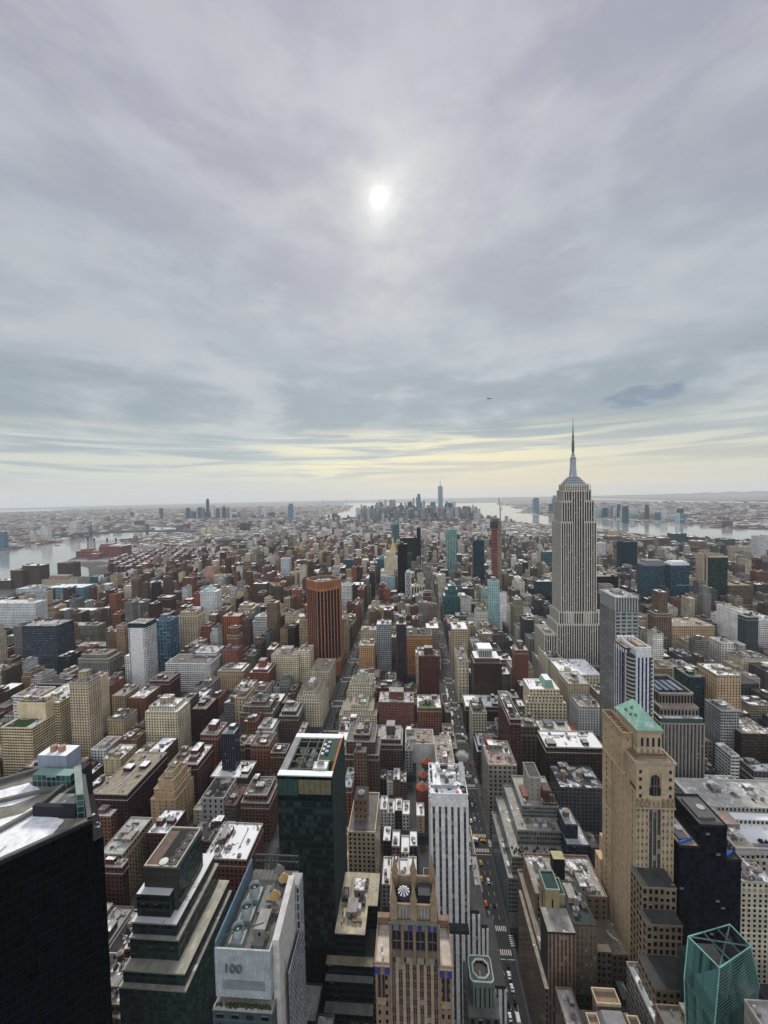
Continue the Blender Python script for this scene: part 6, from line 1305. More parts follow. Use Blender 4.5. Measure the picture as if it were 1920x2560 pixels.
('office_building','dark block with a white window grid left of the art deco skyscraper','office building','whitegrid','dkteal',314.3,353.7,1050.6,1080.6,88.2,{}),
('office_tower','black slab with thin white stripes behind the tall grey tower','office tower','vdark','black',478.4,532.3,1088.1,1128.1,92.5,{}),
('striped_tower','striped white tower cut by the right edge of the photo','office tower','vstripe','white',1520.7,1587.0,1890.3,1930.3,103.0,{}),
('office_building','brown grey loft block right of the tan finned tower','office building','gridb','brown2',742.5,797.0,1004.6,1044.6,86.6,{}),
('office_building','tan loft block at the right edge behind the white office block','office building','gridb','tan',771.6,839.1,1004.7,1054.7,40.2,{}),
('office_building','pale tan apartment block at the right edge with a blank left wall','apartment building','punch','cream',524.5,570.5,681.2,711.2,41.4,{}),
('brick_tower','slim red brick tower right of the dark pavilion topped block','apartment tower','punch','red',146.5,165.3,595.6,613.6,86.2,{'bulkbig': 1}),
('department_store','long cream store block with snowy roof below the art deco skyscraper','office building','archrow','cream',218.7,275.7,610,670,43.6,{}),
('department_store','left wing of the cream store block, with a tank on its roof','office building','punch','cream',216.8,239.5,668,718,45.2,{}),
('office_building','cream building with a small green mansard roof','office building','archrow','cream',145.5,183.2,520,550,64.7,{'mansard': 1}),
('office_building','tan loft building with a cluttered brown roof','office building','punch','tan',210.8,239.0,566,606,50.9,{}),
('office_building','pale block with an arcaded top storey left of the tall grey tower','office building','punch','ltgrey',211.1,239.0,530,564,37.8,{}),
('office_building','red side walled building on the right of the avenue','office building','punch','dkred',97.7,108.8,420,480,81.5,{}),
('office_building','wide grey stone block with arched top windows and a pinkish roof terrace','office building','archrow','greybr',66,91.6,369,406,66.2,{'terr': 1}),
('office_building','low dark brown block with a snowy flat roof right of the terrace block','office building','punch','dkbrown',128.5,184.2,402,430,63.7,{}),
('office_building','grey dark loft block with three wooden tanks behind the ribbon windowed building','office building','punch','dkgrey',130.6,169.2,369,399,46.9,{'tanks': 3}),
('office_building','dark building with cream flank right of the blue striped tower','office building','vstripe','dkteal',340.3,368.2,520,550,82.2,{}),
('office_building','tan building with brown central bay and snow on top','office building','punch','tan2',358.3,385.3,500,534,94.2,{}),
('office_building','grey gridded loft front among dark roofs','office building','gridb','grey',326.1,344.8,449,473,78.3,{}),
('office_building','narrow white fronted building with square windows','office building','wband','white',300.2,307.9,400,420,60.2,{}),
('office_building','low white framed building with dark windows','office building','wband','white',263.2,290.1,369,385,50.8,{}),
('office_building','broad dark brown loft at the right edge','office building','gridb','dkbrown',340.0,373.2,440,490,58.7,{}),
('office_building','stone building with arched lower windows at the right edge','office building','punch','cream3',203.9,224.0,262,276,66.6,{}),
('riverside_tower','blue glass riverside tower at the left edge across the river','apartment tower','farg','blue',-2750.2,-2709.0,2513.1,2543.1,123.6,{'far': 1}),
('riverside_tower','tall white riverside tower across the river, left of a pair','apartment tower','farg','white',-2911.2,-2847.5,2990.7,3020.7,136.6,{'far': 1}),
('riverside_tower','tall white riverside tower across the river, right of a pair','apartment tower','farg','white',-2985.4,-2919.3,3344.7,3374.7,141.7,{'far': 1}),
('riverside_tower','wide glassy block behind the far bridge tower','apartment tower','farg','ltteal',-3366.2,-3277.3,4006.9,4036.9,49.5,{'far': 1}),
('waterfront_block','low white riverside warehouse across the river','warehouse','farg','white',-2811.9,-2738.6,2603.8,2633.8,32.0,{'far': 1}),
('riverside_tower','pale grey tower just left of the white riverside tower','apartment tower','farg','ltgrey',-3152.8,-3115.1,3139.3,3169.3,86.2,{'far': 1}),
('riverside_tower','short dark blue tower on the far plain across the river','apartment tower','farg','dkblue',-5385.7,-5311.6,7414.3,7444.3,93.0,{'far': 1}),
('riverside_tower','dark blue tower on the far plain left of the tall dark spire','apartment tower','farg','dkblue',-4825.4,-4767.9,7454.5,7484.5,154.9,{'far': 1}),
('waterfront_block','dark domed factory block across the river near the bridge','warehouse','farg','brown',-3414.1,-3296.6,4771.5,4801.5,71.3,{'far': 1}),
('far_tower','dark blue tower, first from the left in the cluster across the near river','skyscraper','farg','dkblue',-3999.0,-3966.4,6200,6232.6,181.9,{'far': 1,'grp': 'towers of the far borough downtown'}),
('far_tower','dark blue tower, third from the left in the cluster across the near river','skyscraper','farg','dkblue',-3571.4,-3518.3,6200,6245,183.4,{'far': 1,'grp': 'towers of the far borough downtown'}),
('far_tower','blue tower, fourth from the left in the cluster across the near river','skyscraper','farg','blue',-3505.0,-3478.4,6200,6226.5,136.6,{'far': 1,'grp': 'towers of the far borough downtown'}),
('far_tower','dark blue tower, fifth from the left in the cluster across the near river','skyscraper','farg','dkblue',-3463.6,-3422.0,6200,6241.7,126.6,{'far': 1,'grp': 'towers of the far borough downtown'}),
('far_tower','dark blue tower, sixth from the left in the cluster across the near river','skyscraper','farg','dkblue',-3381.8,-3325.1,6200,6245,183.6,{'far': 1,'grp': 'towers of the far borough downtown'}),
('far_tower','blue tower, seventh from the left in the cluster across the near river','skyscraper','farg','blue',-3325.6,-3276.5,6200,6245,169.9,{'far': 1,'grp': 'towers of the far borough downtown'}),
('far_tower','pale grey tower, eighth from the left in the cluster across the near river','skyscraper','farg','ltgrey',-3163.4,-3110.8,6200,6245,216.2,{'far': 1,'grp': 'towers of the far borough downtown'}),
('far_tower','dark blue tower, ninth from the left in the cluster across the near river','skyscraper','farg','dkblue',-3080.7,-3039.4,6200,6241.3,165.6,{'far': 1,'grp': 'towers of the far borough downtown'}),
('far_tower','dark blue tower, tenth from the left in the cluster across the near river','skyscraper','farg','dkblue',-2985.6,-2933.1,6200,6245,196.6,{'far': 1,'grp': 'towers of the far borough downtown'}),
('far_tower','blue tower, eleventh from the left in the cluster across the near river','skyscraper','farg','blue',-2903.7,-2873.8,6200,6229.9,180.8,{'far': 1,'grp': 'towers of the far borough downtown'}),
('far_tower','pale grey tower, twelfth from the left in the cluster across the near river','skyscraper','farg','ltgrey',-2857.4,-2827.5,6200,6229.9,116.3,{'far': 1,'grp': 'towers of the far borough downtown'}),
('far_tower','blue tower, fourteenth from the left in the cluster across the near river','skyscraper','farg','blue',-2740.0,-2702.7,6200,6237.3,105.2,{'far': 1,'grp': 'towers of the far borough downtown'}),
('far_tower','grey tower, fifteenth from the left in the cluster across the near river','skyscraper','farg','grey',-2673.3,-2595.2,6200,6245,143.6,{'far': 1,'grp': 'towers of the far borough downtown'}),
('far_tower','brown tower, seventeenth from the left in the cluster across the near river','skyscraper','farg','brown',-2499.7,-2449.6,6200,6245,52.0,{'far': 1,'grp': 'towers of the far borough downtown'}),
('far_tower','grey tower, eighteenth from the left in the cluster across the near river','skyscraper','farg','grey',-2394.2,-2366.5,6200,6227.8,153.6,{'far': 1,'grp': 'towers of the far borough downtown'}),
('far_tower','pale grey tower, nineteenth from the left in the cluster across the near river','skyscraper','farg','ltgrey',-2310.7,-2273.8,6200,6237.0,161.1,{'far': 1,'grp': 'towers of the far borough downtown'}),
('far_tower','teal tower, twentieth from the left in the cluster across the near river','skyscraper','farg','teal',-2248.4,-2196.7,6200,6245,87.6,{'far': 1,'grp': 'towers of the far borough downtown'}),
('far_tower','brown tower, twenty first from the left in the cluster across the near river','skyscraper','farg','brown',-2192.9,-2144.9,6200,6245,92.1,{'far': 1,'grp': 'towers of the far borough downtown'}),
('far_tower','grey tower, second from the left in the cluster across the near river','skyscraper','farg','grey',-3606.3,-3574.0,6200,6232.3,120.0,{'far': 1,'grp': 'towers of the far borough downtown'}),
('far_tower','brown tower, thirteenth from the left in the cluster across the near river','skyscraper','farg','brown',-2816.2,-2769.5,6200,6245,64.5,{'far': 1,'grp': 'towers of the far borough downtown'}),
('far_tower','grey tower, sixteenth from the left in the cluster across the near river','skyscraper','farg','grey',-2591.6,-2507.9,6200,6245,84.1,{'far': 1,'grp': 'towers of the far borough downtown'}),
('far_tower','tallest dark slim tower of the far downtown cluster across the river','skyscraper','farg','dknavy',-3288.8,-3252.5,6300,6336.3,319.9,{'far': 1}),
('far_tower','dark shoulders at the foot of the tallest far tower','skyscraper','farg','dkblue',-3281.9,-3211.6,6250,6290,121.3,{'far': 1}),
('glass_tower','lone tall blue glass slab left of the downtown skyline','apartment tower','farg','blue',-1733.2,-1665.7,5579.5,5619.5,226.8,{'far': 1}),
('apartment_tower','brown slab tower by the harbour left of the downtown skyline','apartment tower','farg','brown',-1046.2,-967.0,5229.2,5255.2,96.6,{'far': 1}),
('apartment_tower','narrow brown tower by the harbour next to a wider brown slab','apartment tower','farg','brown',-1113.4,-1085.6,5300.2,5326.2,76.6,{'far': 1}),
('apartment_tower','leftmost of the yellow beige towers near the far river bend','apartment tower','farp','cream',-1817.8,-1778.7,3375.9,3401.9,60.0,{'far': 1}),
('apartment_tower','middle of the yellow beige towers near the far river bend','apartment tower','farp','cream',-1767.1,-1734.0,3389.7,3415.7,65.2,{'far': 1}),
('apartment_tower','right and widest of the yellow beige towers near the far river bend','apartment tower','farp','cream',-1758.5,-1695.9,3437.5,3463.5,58.9,{'far': 1}),
('apartment_tower','left dark brown estate tower in the far middle distance','apartment tower','farg','dkpurp',-1654.1,-1608.4,3799.0,3825.0,80.3,{'far': 1}),
('apartment_tower','right dark brown estate tower in the far middle distance','apartment tower','farg','dkpurp',-1599.4,-1561.9,3791.1,3817.1,77.9,{'far': 1}),
('apartment_tower','square dark red tower left of the dark park trees','apartment tower','farp','dkred',-1434.2,-1397.9,2704.3,2730.3,40.1,{'far': 1}),
('apartment_tower','brown slab tower at the edge of the red brick estate','apartment tower','farp','brown2',-886.8,-837.7,1984.4,2010.4,55.7,{'far': 1}),
('apartment_tower','grey hospital block with blue window rows beside the brown slab','apartment tower','farp','ltteal',-868.7,-795.7,2076.7,2102.7,39.8,{'far': 1}),
('apartment_tower','dark grey mottled tower in the middle distance','apartment tower','farp','dkgrey',-650.2,-614.7,1528.0,1554.0,61.1,{'far': 1}),
('apartment_tower','cream tower between the dark grey and navy towers','apartment tower','farp','cream',-645.3,-614.9,1607.6,1633.6,45.1,{'far': 1}),
('apartment_tower','small navy tower right of a cream tower','apartment tower','farp','dknavy',-621.6,-598.1,1631.2,1654.6,53.0,{'far': 1}),
('apartment_tower','dark red tower right of the navy one','apartment tower','farp','dkred',-583.3,-561.4,1629.9,1651.8,43.2,{'far': 1}),
('apartment_tower','teal glass block with angled front','apartment tower','farp','teal',-737.4,-700.4,1634.8,1660.8,48.5,{'far': 1}),
('apartment_tower','dark stepped block left of the teal glass block','apartment tower','farp','dkgrey',-769.5,-732.6,1623.6,1649.6,45.8,{'far': 1}),
('apartment_tower','slim tan tower among low roofs','apartment tower','farp','tan',-528.4,-500.4,2117.3,2143.3,64.8,{'far': 1}),
('apartment_tower','wide pale block with vertical bars far down the avenue','apartment tower','farp','ltgrey',-421.4,-346.2,2308.0,2334.0,56.9,{'far': 1}),
('apartment_tower','cream square block in the far middle distance','apartment tower','farp','cream',-724.1,-683.2,2517.8,2543.8,47.8,{'far': 1}),
('apartment_tower','pale curved fronted block in the far middle distance','apartment tower','farp','ltgrey',-752.3,-691.8,2261.7,2287.7,36.4,{'far': 1}),
('apartment_tower','pair of brown blocks with white caps','apartment tower','farp','dkbrown',-620.2,-560.8,2005.8,2031.8,41.1,{'far': 1}),
('apartment_tower','squat tan block left of the wide barred block','apartment tower','farp','tan',-432.2,-384.1,2194.8,2220.8,41.4,{'far': 1}),
('apartment_tower','pale far tower among low roofs','apartment tower','farg','ltgrey',-1555.5,-1512.9,4078.9,4104.9,65.6,{'far': 1}),
('apartment_tower','small dark far tower among low roofs','apartment tower','farg','dkteal',-1458.1,-1419.1,4370.4,4396.4,53.5,{'far': 1}),
('apartment_tower','thin dark far tower among low roofs','apartment tower','farg','dknavy',-1012.1,-996.7,3495.9,3515.9,66.2,{'far': 1}),
('apartment_tower','small cream spired block far off','apartment tower','farp','cream',-898.8,-873.5,2654.6,2679.9,38.9,{'far': 1}),
('downtown_tower','pale grey tower, first from the left in the far downtown skyline','skyscraper','farg','ltgrey',-696.3,-643.7,5000,5040,171.0,{'far': 1,'grp': 'towers of the downtown skyline'}),
('downtown_tower','grey tower, second from the left in the far downtown skyline','skyscraper','farg','grey',-698.2,-679.4,5500,5520,201.8,{'far': 1,'grp': 'towers of the downtown skyline'}),
('downtown_tower','blue tower, third from the left in the far downtown skyline','skyscraper','farg','blue',-706.8,-645.1,5750,5790,177.6,{'far': 1,'grp': 'towers of the downtown skyline'}),
('downtown_tower','pale grey tower, fourth from the left in the far downtown skyline','skyscraper','farg','ltgrey',-607.9,-539.5,5000,5040,135.2,{'far': 1,'grp': 'towers of the downtown skyline'}),
('downtown_tower','dark blue tower, sixth from the left in the far downtown skyline','skyscraper','farg','dkblue',-592.8,-543.1,5750,5790,175.6,{'far': 1,'grp': 'towers of the downtown skyline'}),
('downtown_tower','grey tower, seventh from the left in the far downtown skyline','skyscraper','farg','grey',-506.1,-447.5,5500,5540,220.3,{'far': 1,'grp': 'towers of the downtown skyline'}),
('downtown_tower','blue tower, ninth from the left in the far downtown skyline','skyscraper','farg','blue',-461.8,-443.6,5750,5770,251.5,{'far': 1,'grp': 'towers of the downtown skyline'}),
('downtown_tower','blue tower, tenth from the left in the far downtown skyline','skyscraper','farg','blue',-434.9,-385.0,5500,5540,225.3,{'far': 1,'grp': 'towers of the downtown skyline'}),
('downtown_tower','pale grey tower, eleventh from the left in the far downtown skyline','skyscraper','farg','ltgrey',-397.8,-353.6,5750,5790,257.9,{'far': 1,'grp': 'towers of the downtown skyline'}),
('downtown_tower','grey tower, thirteenth from the left in the far downtown skyline','skyscraper','farg','grey',-306.0,-217.9,5500,5540,253.6,{'far': 1,'grp': 'towers of the downtown skyline'}),
('downtown_tower','dark blue tower, fourteenth from the left in the far downtown skyline','skyscraper','farg','dkblue',-243.8,-181.7,5000,5040,168.5,{'far': 1,'grp': 'towers of the downtown skyline'}),
('downtown_tower','dark blue tower, sixteenth from the left in the far downtown skyline','skyscraper','farg','dkblue',-176.4,-114.5,5500,5540,211.7,{'far': 1,'grp': 'towers of the downtown skyline'}),
('downtown_tower','tan tower, eighteenth from the left in the far downtown skyline','skyscraper','farg','tan',-104.0,-78.1,5750,5775.9,218.8,{'far': 1,'grp': 'towers of the downtown skyline'}),
('downtown_tower','dark blue tower, nineteenth from the left in the far downtown skyline','skyscraper','farg','dkblue',-59.8,5.7,5500,5540,230.5,{'far': 1,'grp': 'towers of the downtown skyline'}),
('downtown_tower','tan tower, twenty first from the left in the far downtown skyline','skyscraper','farg','tan',10.7,36.4,5750,5775.8,276.1,{'far': 1,'grp': 'towers of the downtown skyline'}),
('downtown_tower','grey tower, twenty third from the left in the far downtown skyline','skyscraper','farg','grey',116.3,140.9,5500,5524.6,215.3,{'far': 1,'grp': 'towers of the downtown skyline'}),
('downtown_tower','grey tower, twenty fourth from the left in the far downtown skyline','skyscraper','farg','grey',154.1,187.5,5750,5783.4,231.9,{'far': 1,'grp': 'towers of the downtown skyline'}),
('downtown_tower','pale grey tower, twentieth from the left in the far downtown skyline','skyscraper','farg','ltgrey',-46.7,16.2,5000,5040,159.4,{'far': 1,'grp': 'towers of the downtown skyline'}),
('downtown_tower','grey tower, twenty second from the left in the far downtown skyline','skyscraper','farg','grey',64.8,134.2,5000,5040,115.7,{'far': 1,'grp': 'towers of the downtown skyline'}),
('downtown_tower','grey tower, twenty fifth from the left in the far downtown skyline','skyscraper','farg','grey',169.6,199.8,5000,5030.1,163.7,{'far': 1,'grp': 'towers of the downtown skyline'}),
('downtown_tower','blue tower, twenty seventh from the left in the far downtown skyline','skyscraper','farg','blue',256.5,333.4,5750,5790,211.6,{'far': 1,'grp': 'towers of the downtown skyline'}),
('downtown_tower','dark blue tower, twenty ninth from the left in the far downtown skyline','skyscraper','farg','dkblue',438.3,462.7,5500,5524.4,190.8,{'far': 1,'grp': 'towers of the downtown skyline'}),
('downtown_tower','blue tower, thirtieth from the left in the far downtown skyline','skyscraper','farg','blue',476.6,504.6,5750,5778.0,216.9,{'far': 1,'grp': 'towers of the downtown skyline'}),
('downtown_tower','dark blue tower, thirty second from the left in the far downtown skyline','skyscraper','farg','dkblue',479.9,544.5,5500,5540,199.5,{'far': 1,'grp': 'towers of the downtown skyline'}),
('downtown_tower','pale teal tower, thirty third from the left in the far downtown skyline','skyscraper','farg','ltteal',552.9,611.4,5750,5790,208.7,{'far': 1,'grp': 'towers of the downtown skyline'}),
('downtown_tower','grey tower, thirty fourth from the left in the far downtown skyline','skyscraper','farg','grey',535.3,588.3,5000,5040,156.9,{'far': 1,'grp': 'towers of the downtown skyline'}),
('downtown_tower','teal tower, thirty fifth from the left in the far downtown skyline','skyscraper','farg','teal',545.6,620.7,5000,5040,96.2,{'far': 1,'grp': 'towers of the downtown skyline'}),
('downtown_tower','grey tower, thirty sixth from the left in the far downtown skyline','skyscraper','farg','grey',632.2,663.1,5000,5030.9,133.1,{'far': 1,'grp': 'towers of the downtown skyline'}),
('downtown_tower','grey tower, thirty seventh from the left in the far downtown skyline','skyscraper','farg','grey',645.6,722.7,5000,5040,150.3,{'far': 1,'grp': 'towers of the downtown skyline'}),
('downtown_tower','grey tower, thirty ninth from the left in the far downtown skyline','skyscraper','farg','grey',727.9,771.9,5000,5040,120.1,{'far': 1,'grp': 'towers of the downtown skyline'}),
('downtown_tower','dark blue tower, fortieth from the left in the far downtown skyline','skyscraper','farg','dkblue',790.7,846.7,5000,5040,19.8,{'far': 1,'grp': 'towers of the downtown skyline'}),
('downtown_tower','tan tower, eighth from the left in the far downtown skyline','skyscraper','farg','tan',-454.1,-403.0,5000,5040,138.4,{'far': 1,'grp': 'towers of the downtown skyline'}),
('downtown_tower','grey tower, fifth from the left in the far downtown skyline','skyscraper','farg','grey',-533.8,-499.7,5000,5034.2,134.3,{'far': 1,'grp': 'towers of the downtown skyline'}),
('downtown_tower','pale grey tower, seventeenth from the left in the far downtown skyline','skyscraper','farg','ltgrey',-137.4,-81.1,5000,5040,121.6,{'far': 1,'grp': 'towers of the downtown skyline'}),
('downtown_tower','rusty brown tower, twenty sixth from the left in the far downtown skyline','skyscraper','farg','rust',182.0,293.5,5000,5040,93.1,{'far': 1,'grp': 'towers of the downtown skyline'}),
('downtown_tower','pale grey tower, thirty first from the left in the far downtown skyline','skyscraper','farg','ltgrey',410.6,488.2,5000,5040,111.9,{'far': 1,'grp': 'towers of the downtown skyline'}),
('downtown_tower','grey tower, twelfth from the left in the far downtown skyline','skyscraper','farg','grey',-351.6,-312.6,5750,5789.0,161.0,{'far': 1,'grp': 'towers of the downtown skyline'}),
('downtown_tower','tan tower, fifteenth from the left in the far downtown skyline','skyscraper','farg','tan',-187.6,-159.5,5000,5028.2,150.9,{'far': 1,'grp': 'towers of the downtown skyline'}),
('downtown_tower','dark teal tower, thirty eighth from the left in the far downtown skyline','skyscraper','farg','dkteal',686.0,746.6,5000,5040,12.5,{'far': 1,'grp': 'towers of the downtown skyline'}),
('downtown_tower','pale teal tower, twenty eighth from the left in the far downtown skyline','skyscraper','farg','ltteal',293.7,382.7,5000,5040,104.9,{'far': 1,'grp': 'towers of the downtown skyline'}),
('downtown_tower','tall blue grey slab tower left of the spired skyscraper downtown','skyscraper','farg','blue',57.3,118.3,5450,5495,327.0,{'far': 1}),
('riverfront_tower','pale teal tower, first from the left on the far bank of the wide river','skyscraper','farg','ltteal',2171.7,2251.1,5000,5036,101.2,{'far': 1,'grp': 'towers on the far bank of the wide river'}),
('riverfront_tower','dark blue tower, second from the left on the far bank of the wide river','skyscraper','farg','dkblue',2244.4,2304.7,4945,4981,120.7,{'far': 1,'grp': 'towers on the far bank of the wide river'}),
('riverfront_tower','grey tower, third from the left on the far bank of the wide river','skyscraper','farg','grey',2285.0,2318.4,4890,4923.3,134.3,{'far': 1,'grp': 'towers on the far bank of the wide river'}),
('riverfront_tower','blue tower, fourth from the left on the far bank of the wide river','skyscraper','farg','blue',2294.6,2320.5,4835,4860.9,148.0,{'far': 1,'grp': 'towers on the far bank of the wide river'}),
('riverfront_tower','pale grey tower, fifth from the left on the far bank of the wide river','skyscraper','farg','ltgrey',2294.1,2340.6,4780,4816,131.2,{'far': 1,'grp': 'towers on the far bank of the wide river'}),
('riverfront_tower','dark blue tower, sixth from the left on the far bank of the wide river','skyscraper','farg','dkblue',2306.6,2334.2,4725,4752.5,164.9,{'far': 1,'grp': 'towers on the far bank of the wide river'}),
('riverfront_tower','pale teal tower, seventh from the left on the far bank of the wide river','skyscraper','farg','ltteal',2312.9,2409.1,4670,4706,94.9,{'far': 1,'grp': 'towers on the far bank of the wide river'}),
('riverfront_tower','pale teal tower, ninth from the left on the far bank of the wide river','skyscraper','farg','ltteal',2391.9,2472.2,4615,4651,93.5,{'far': 1,'grp': 'towers on the far bank of the wide river'}),
('riverfront_tower','grey tower, tenth from the left on the far bank of the wide river','skyscraper','farg','grey',2468.2,2523.1,4560,4596,77.3,{'far': 1,'grp': 'towers on the far bank of the wide river'}),
('riverfront_tower','dark purple tower, eleventh from the left on the far bank of the wide river','skyscraper','farg','dkpurp',2490.0,2519.2,4505,4534.3,162.1,{'far': 1,'grp': 'towers on the far bank of the wide river'}),
('riverfront_tower','grey tower, twelfth from the left on the far bank of the wide river','skyscraper','farg','grey',2510.5,2558.6,4450,4486,66.9,{'far': 1,'grp': 'towers on the far bank of the wide river'}),
('riverfront_tower','blue tower, thirteenth from the left on the far bank of the wide river','skyscraper','farg','blue',2534.3,2589.1,4395,4431,83.3,{'far': 1,'grp': 'towers on the far bank of the wide river'}),
('riverfront_tower','pale grey tower, fourteenth from the left on the far bank of the wide river','skyscraper','farg','ltgrey',2560.5,2609.3,4340,4376,123.3,{'far': 1,'grp': 'towers on the far bank of the wide river'}),
('riverfront_tower','pale grey tower, fifteenth from the left on the far bank of the wide river','skyscraper','farg','ltgrey',2602.5,2653.6,4285,4321,54.8,{'far': 1,'grp': 'towers on the far bank of the wide river'}),
('riverfront_tower','dark purple tower, seventeenth from the left on the far bank of the wide river','skyscraper','farg','dkpurp',2649.1,2693.4,4230,4266,129.7,{'far': 1,'grp': 'towers on the far bank of the wide river'}),
('riverfront_tower','blue tower, eighteenth from the left on the far bank of the wide river','skyscraper','farg','blue',2640.1,2697.7,4175,4211,77.4,{'far': 1,'grp': 'towers on the far bank of the wide river'}),
('riverfront_tower','white tower, nineteenth from the left on the far bank of the wide river','skyscraper','farg','white',2667.5,2723.2,4120,4156,36.4,{'far': 1,'grp': 'towers on the far bank of the wide river'}),
('riverfront_tower','dark blue tower, eighth from the left on the far bank of the wide river','skyscraper','farg','dkblue',2037.8,2082.1,4065,4101,167.4,{'far': 1,'grp': 'towers on the far bank of the wide river'}),
('riverfront_tower','pale teal tower, sixteenth from the left on the far bank of the wide river','skyscraper','farg','ltteal',2492.7,2521.3,4010,4038.7,95.8,{'far': 1,'grp': 'towers on the far bank of the wide river'}),
('riverfront_tower','tall rounded blue tower on the far harbour shore','skyscraper','farg','blue',1780.7,1857.7,6092,6152,236.3,{'far': 1}),
('riverfront_tower','tallest blue tower on the far shore, touching the art deco skyscraper','skyscraper','farg','blue',1991.1,2040.1,5900,5940,267.0,{'far': 1}),
('riverfront_tower','short dark blue tower left of the tallest far shore tower','skyscraper','farg','dkblue',1941.6,1989.6,5900,5940,155.0,{'far': 1}),
('riverside_block','long brown warehouse block by the wide river','office building','gridb','brown',1170.8,1299.8,2226.3,2276.3,55.1,{}),
('riverside_block','right wing of the long brown riverside block','office building','gridb','brown',1343.4,1398.6,2301.0,2351.0,53.3,{}),
('riverside_block','dark teal glass office by the wide river','office building','glass','dkteal',1487.2,1563.7,2428.1,2478.1,64.0,{}),
('riverside_block','small dark glass block right of the teal riverside office','office building','glass','dkteal',1592.0,1638.5,2444.7,2494.7,41.7,{}),
('riverside_block','brown tower with a pale stripe near the wide river','office building','punch','brown2',1354.5,1407.8,2045.1,2095.1,65.6,{}),
('riverside_block','brown loft between two riverside blocks','office building','punch','brown2',1440.7,1494.1,2092.6,2142.6,44.5,{}),
('riverside_block','dark block with pale top near the right riverside','office building','glass','dkteal',1646.6,1713.0,2275.1,2325.1,44.3,{}),
('riverside_block','broad curved tan block near the right riverside','office building','punch','tan',1555.9,1643.1,2047.9,2097.9,34.7,{}),
('riverside_block','long low dark pier shed by the wide river','office building','blank','dkgrey',1755.9,1839.4,2331.8,2381.8,21.5,{}),
('riverside_block','low pale block with patterned front','office building','punch','ltgrey',1235.7,1294.8,2088.5,2138.5,30.0,{}),
('riverside_block','low cream block in front of the patterned one','office building','punch','cream',1180.3,1232.3,1941.0,1991.0,26.9,{}),
('riverside_block','low navy glass block','office building','glass','dknavy',1218.0,1279.1,1913.9,1963.9,25.5,{}),
('riverside_block','tan riverside block with square top left of a domed one','office building','punch','tan',1350.0,1397.3,2855.2,2905.2,44.9,{}),
('riverside_block','small tan domed block by the wide river','office building','punch','tan',1451.0,1495.4,2950.3,3000.3,32.1,{}),
('riverside_block','reddish loft below the tan riverside blocks','office building','punch','rust',1161.5,1231.9,2510.9,2560.9,44.6,{}),
('riverside_block','brown stepped loft behind the tan finned tower','office building','gridb','brown2',1144.7,1177.5,1548.7,1598.7,46.6,{}),
('riverside_block','wide brown loft with snow on its ledges at right','office building','gridb','brown2',1178.4,1227.4,1547.4,1597.4,40.6,{}),
('riverside_block','brown loft cut by the right edge of the photo','office building','gridb','brown',1231.3,1290.7,1545.5,1595.5,42.4,{}),
('office_building','low dark brown podium with a snowy roof in front of the pavilion topped block','office building','punch','dkbrown',66,117.4,530,561,35.8,{})]
FOOT = [(212,345,690,765),(-195,-128,697,760),(-240,-120,80,190),(-160,-117,188,250),(-80,-50,138,184),(-80,-45,214,260),(-52,-22,190,250),(-18,13,145,166),(5,48,205,252),(12,46,128,190),(62,125,286,352),(62,118,205,272),(64,150,125,205),(100,172,180,275),
  (215,248,448,490),(184,212,360,395),(214,256,354,424),(140,191,438,490),(214,332,282,354),(-2,20,392,436),(-52,-1,288,392),(-80,-60,405,440),(-165,-145,392,425)]
hj = 0
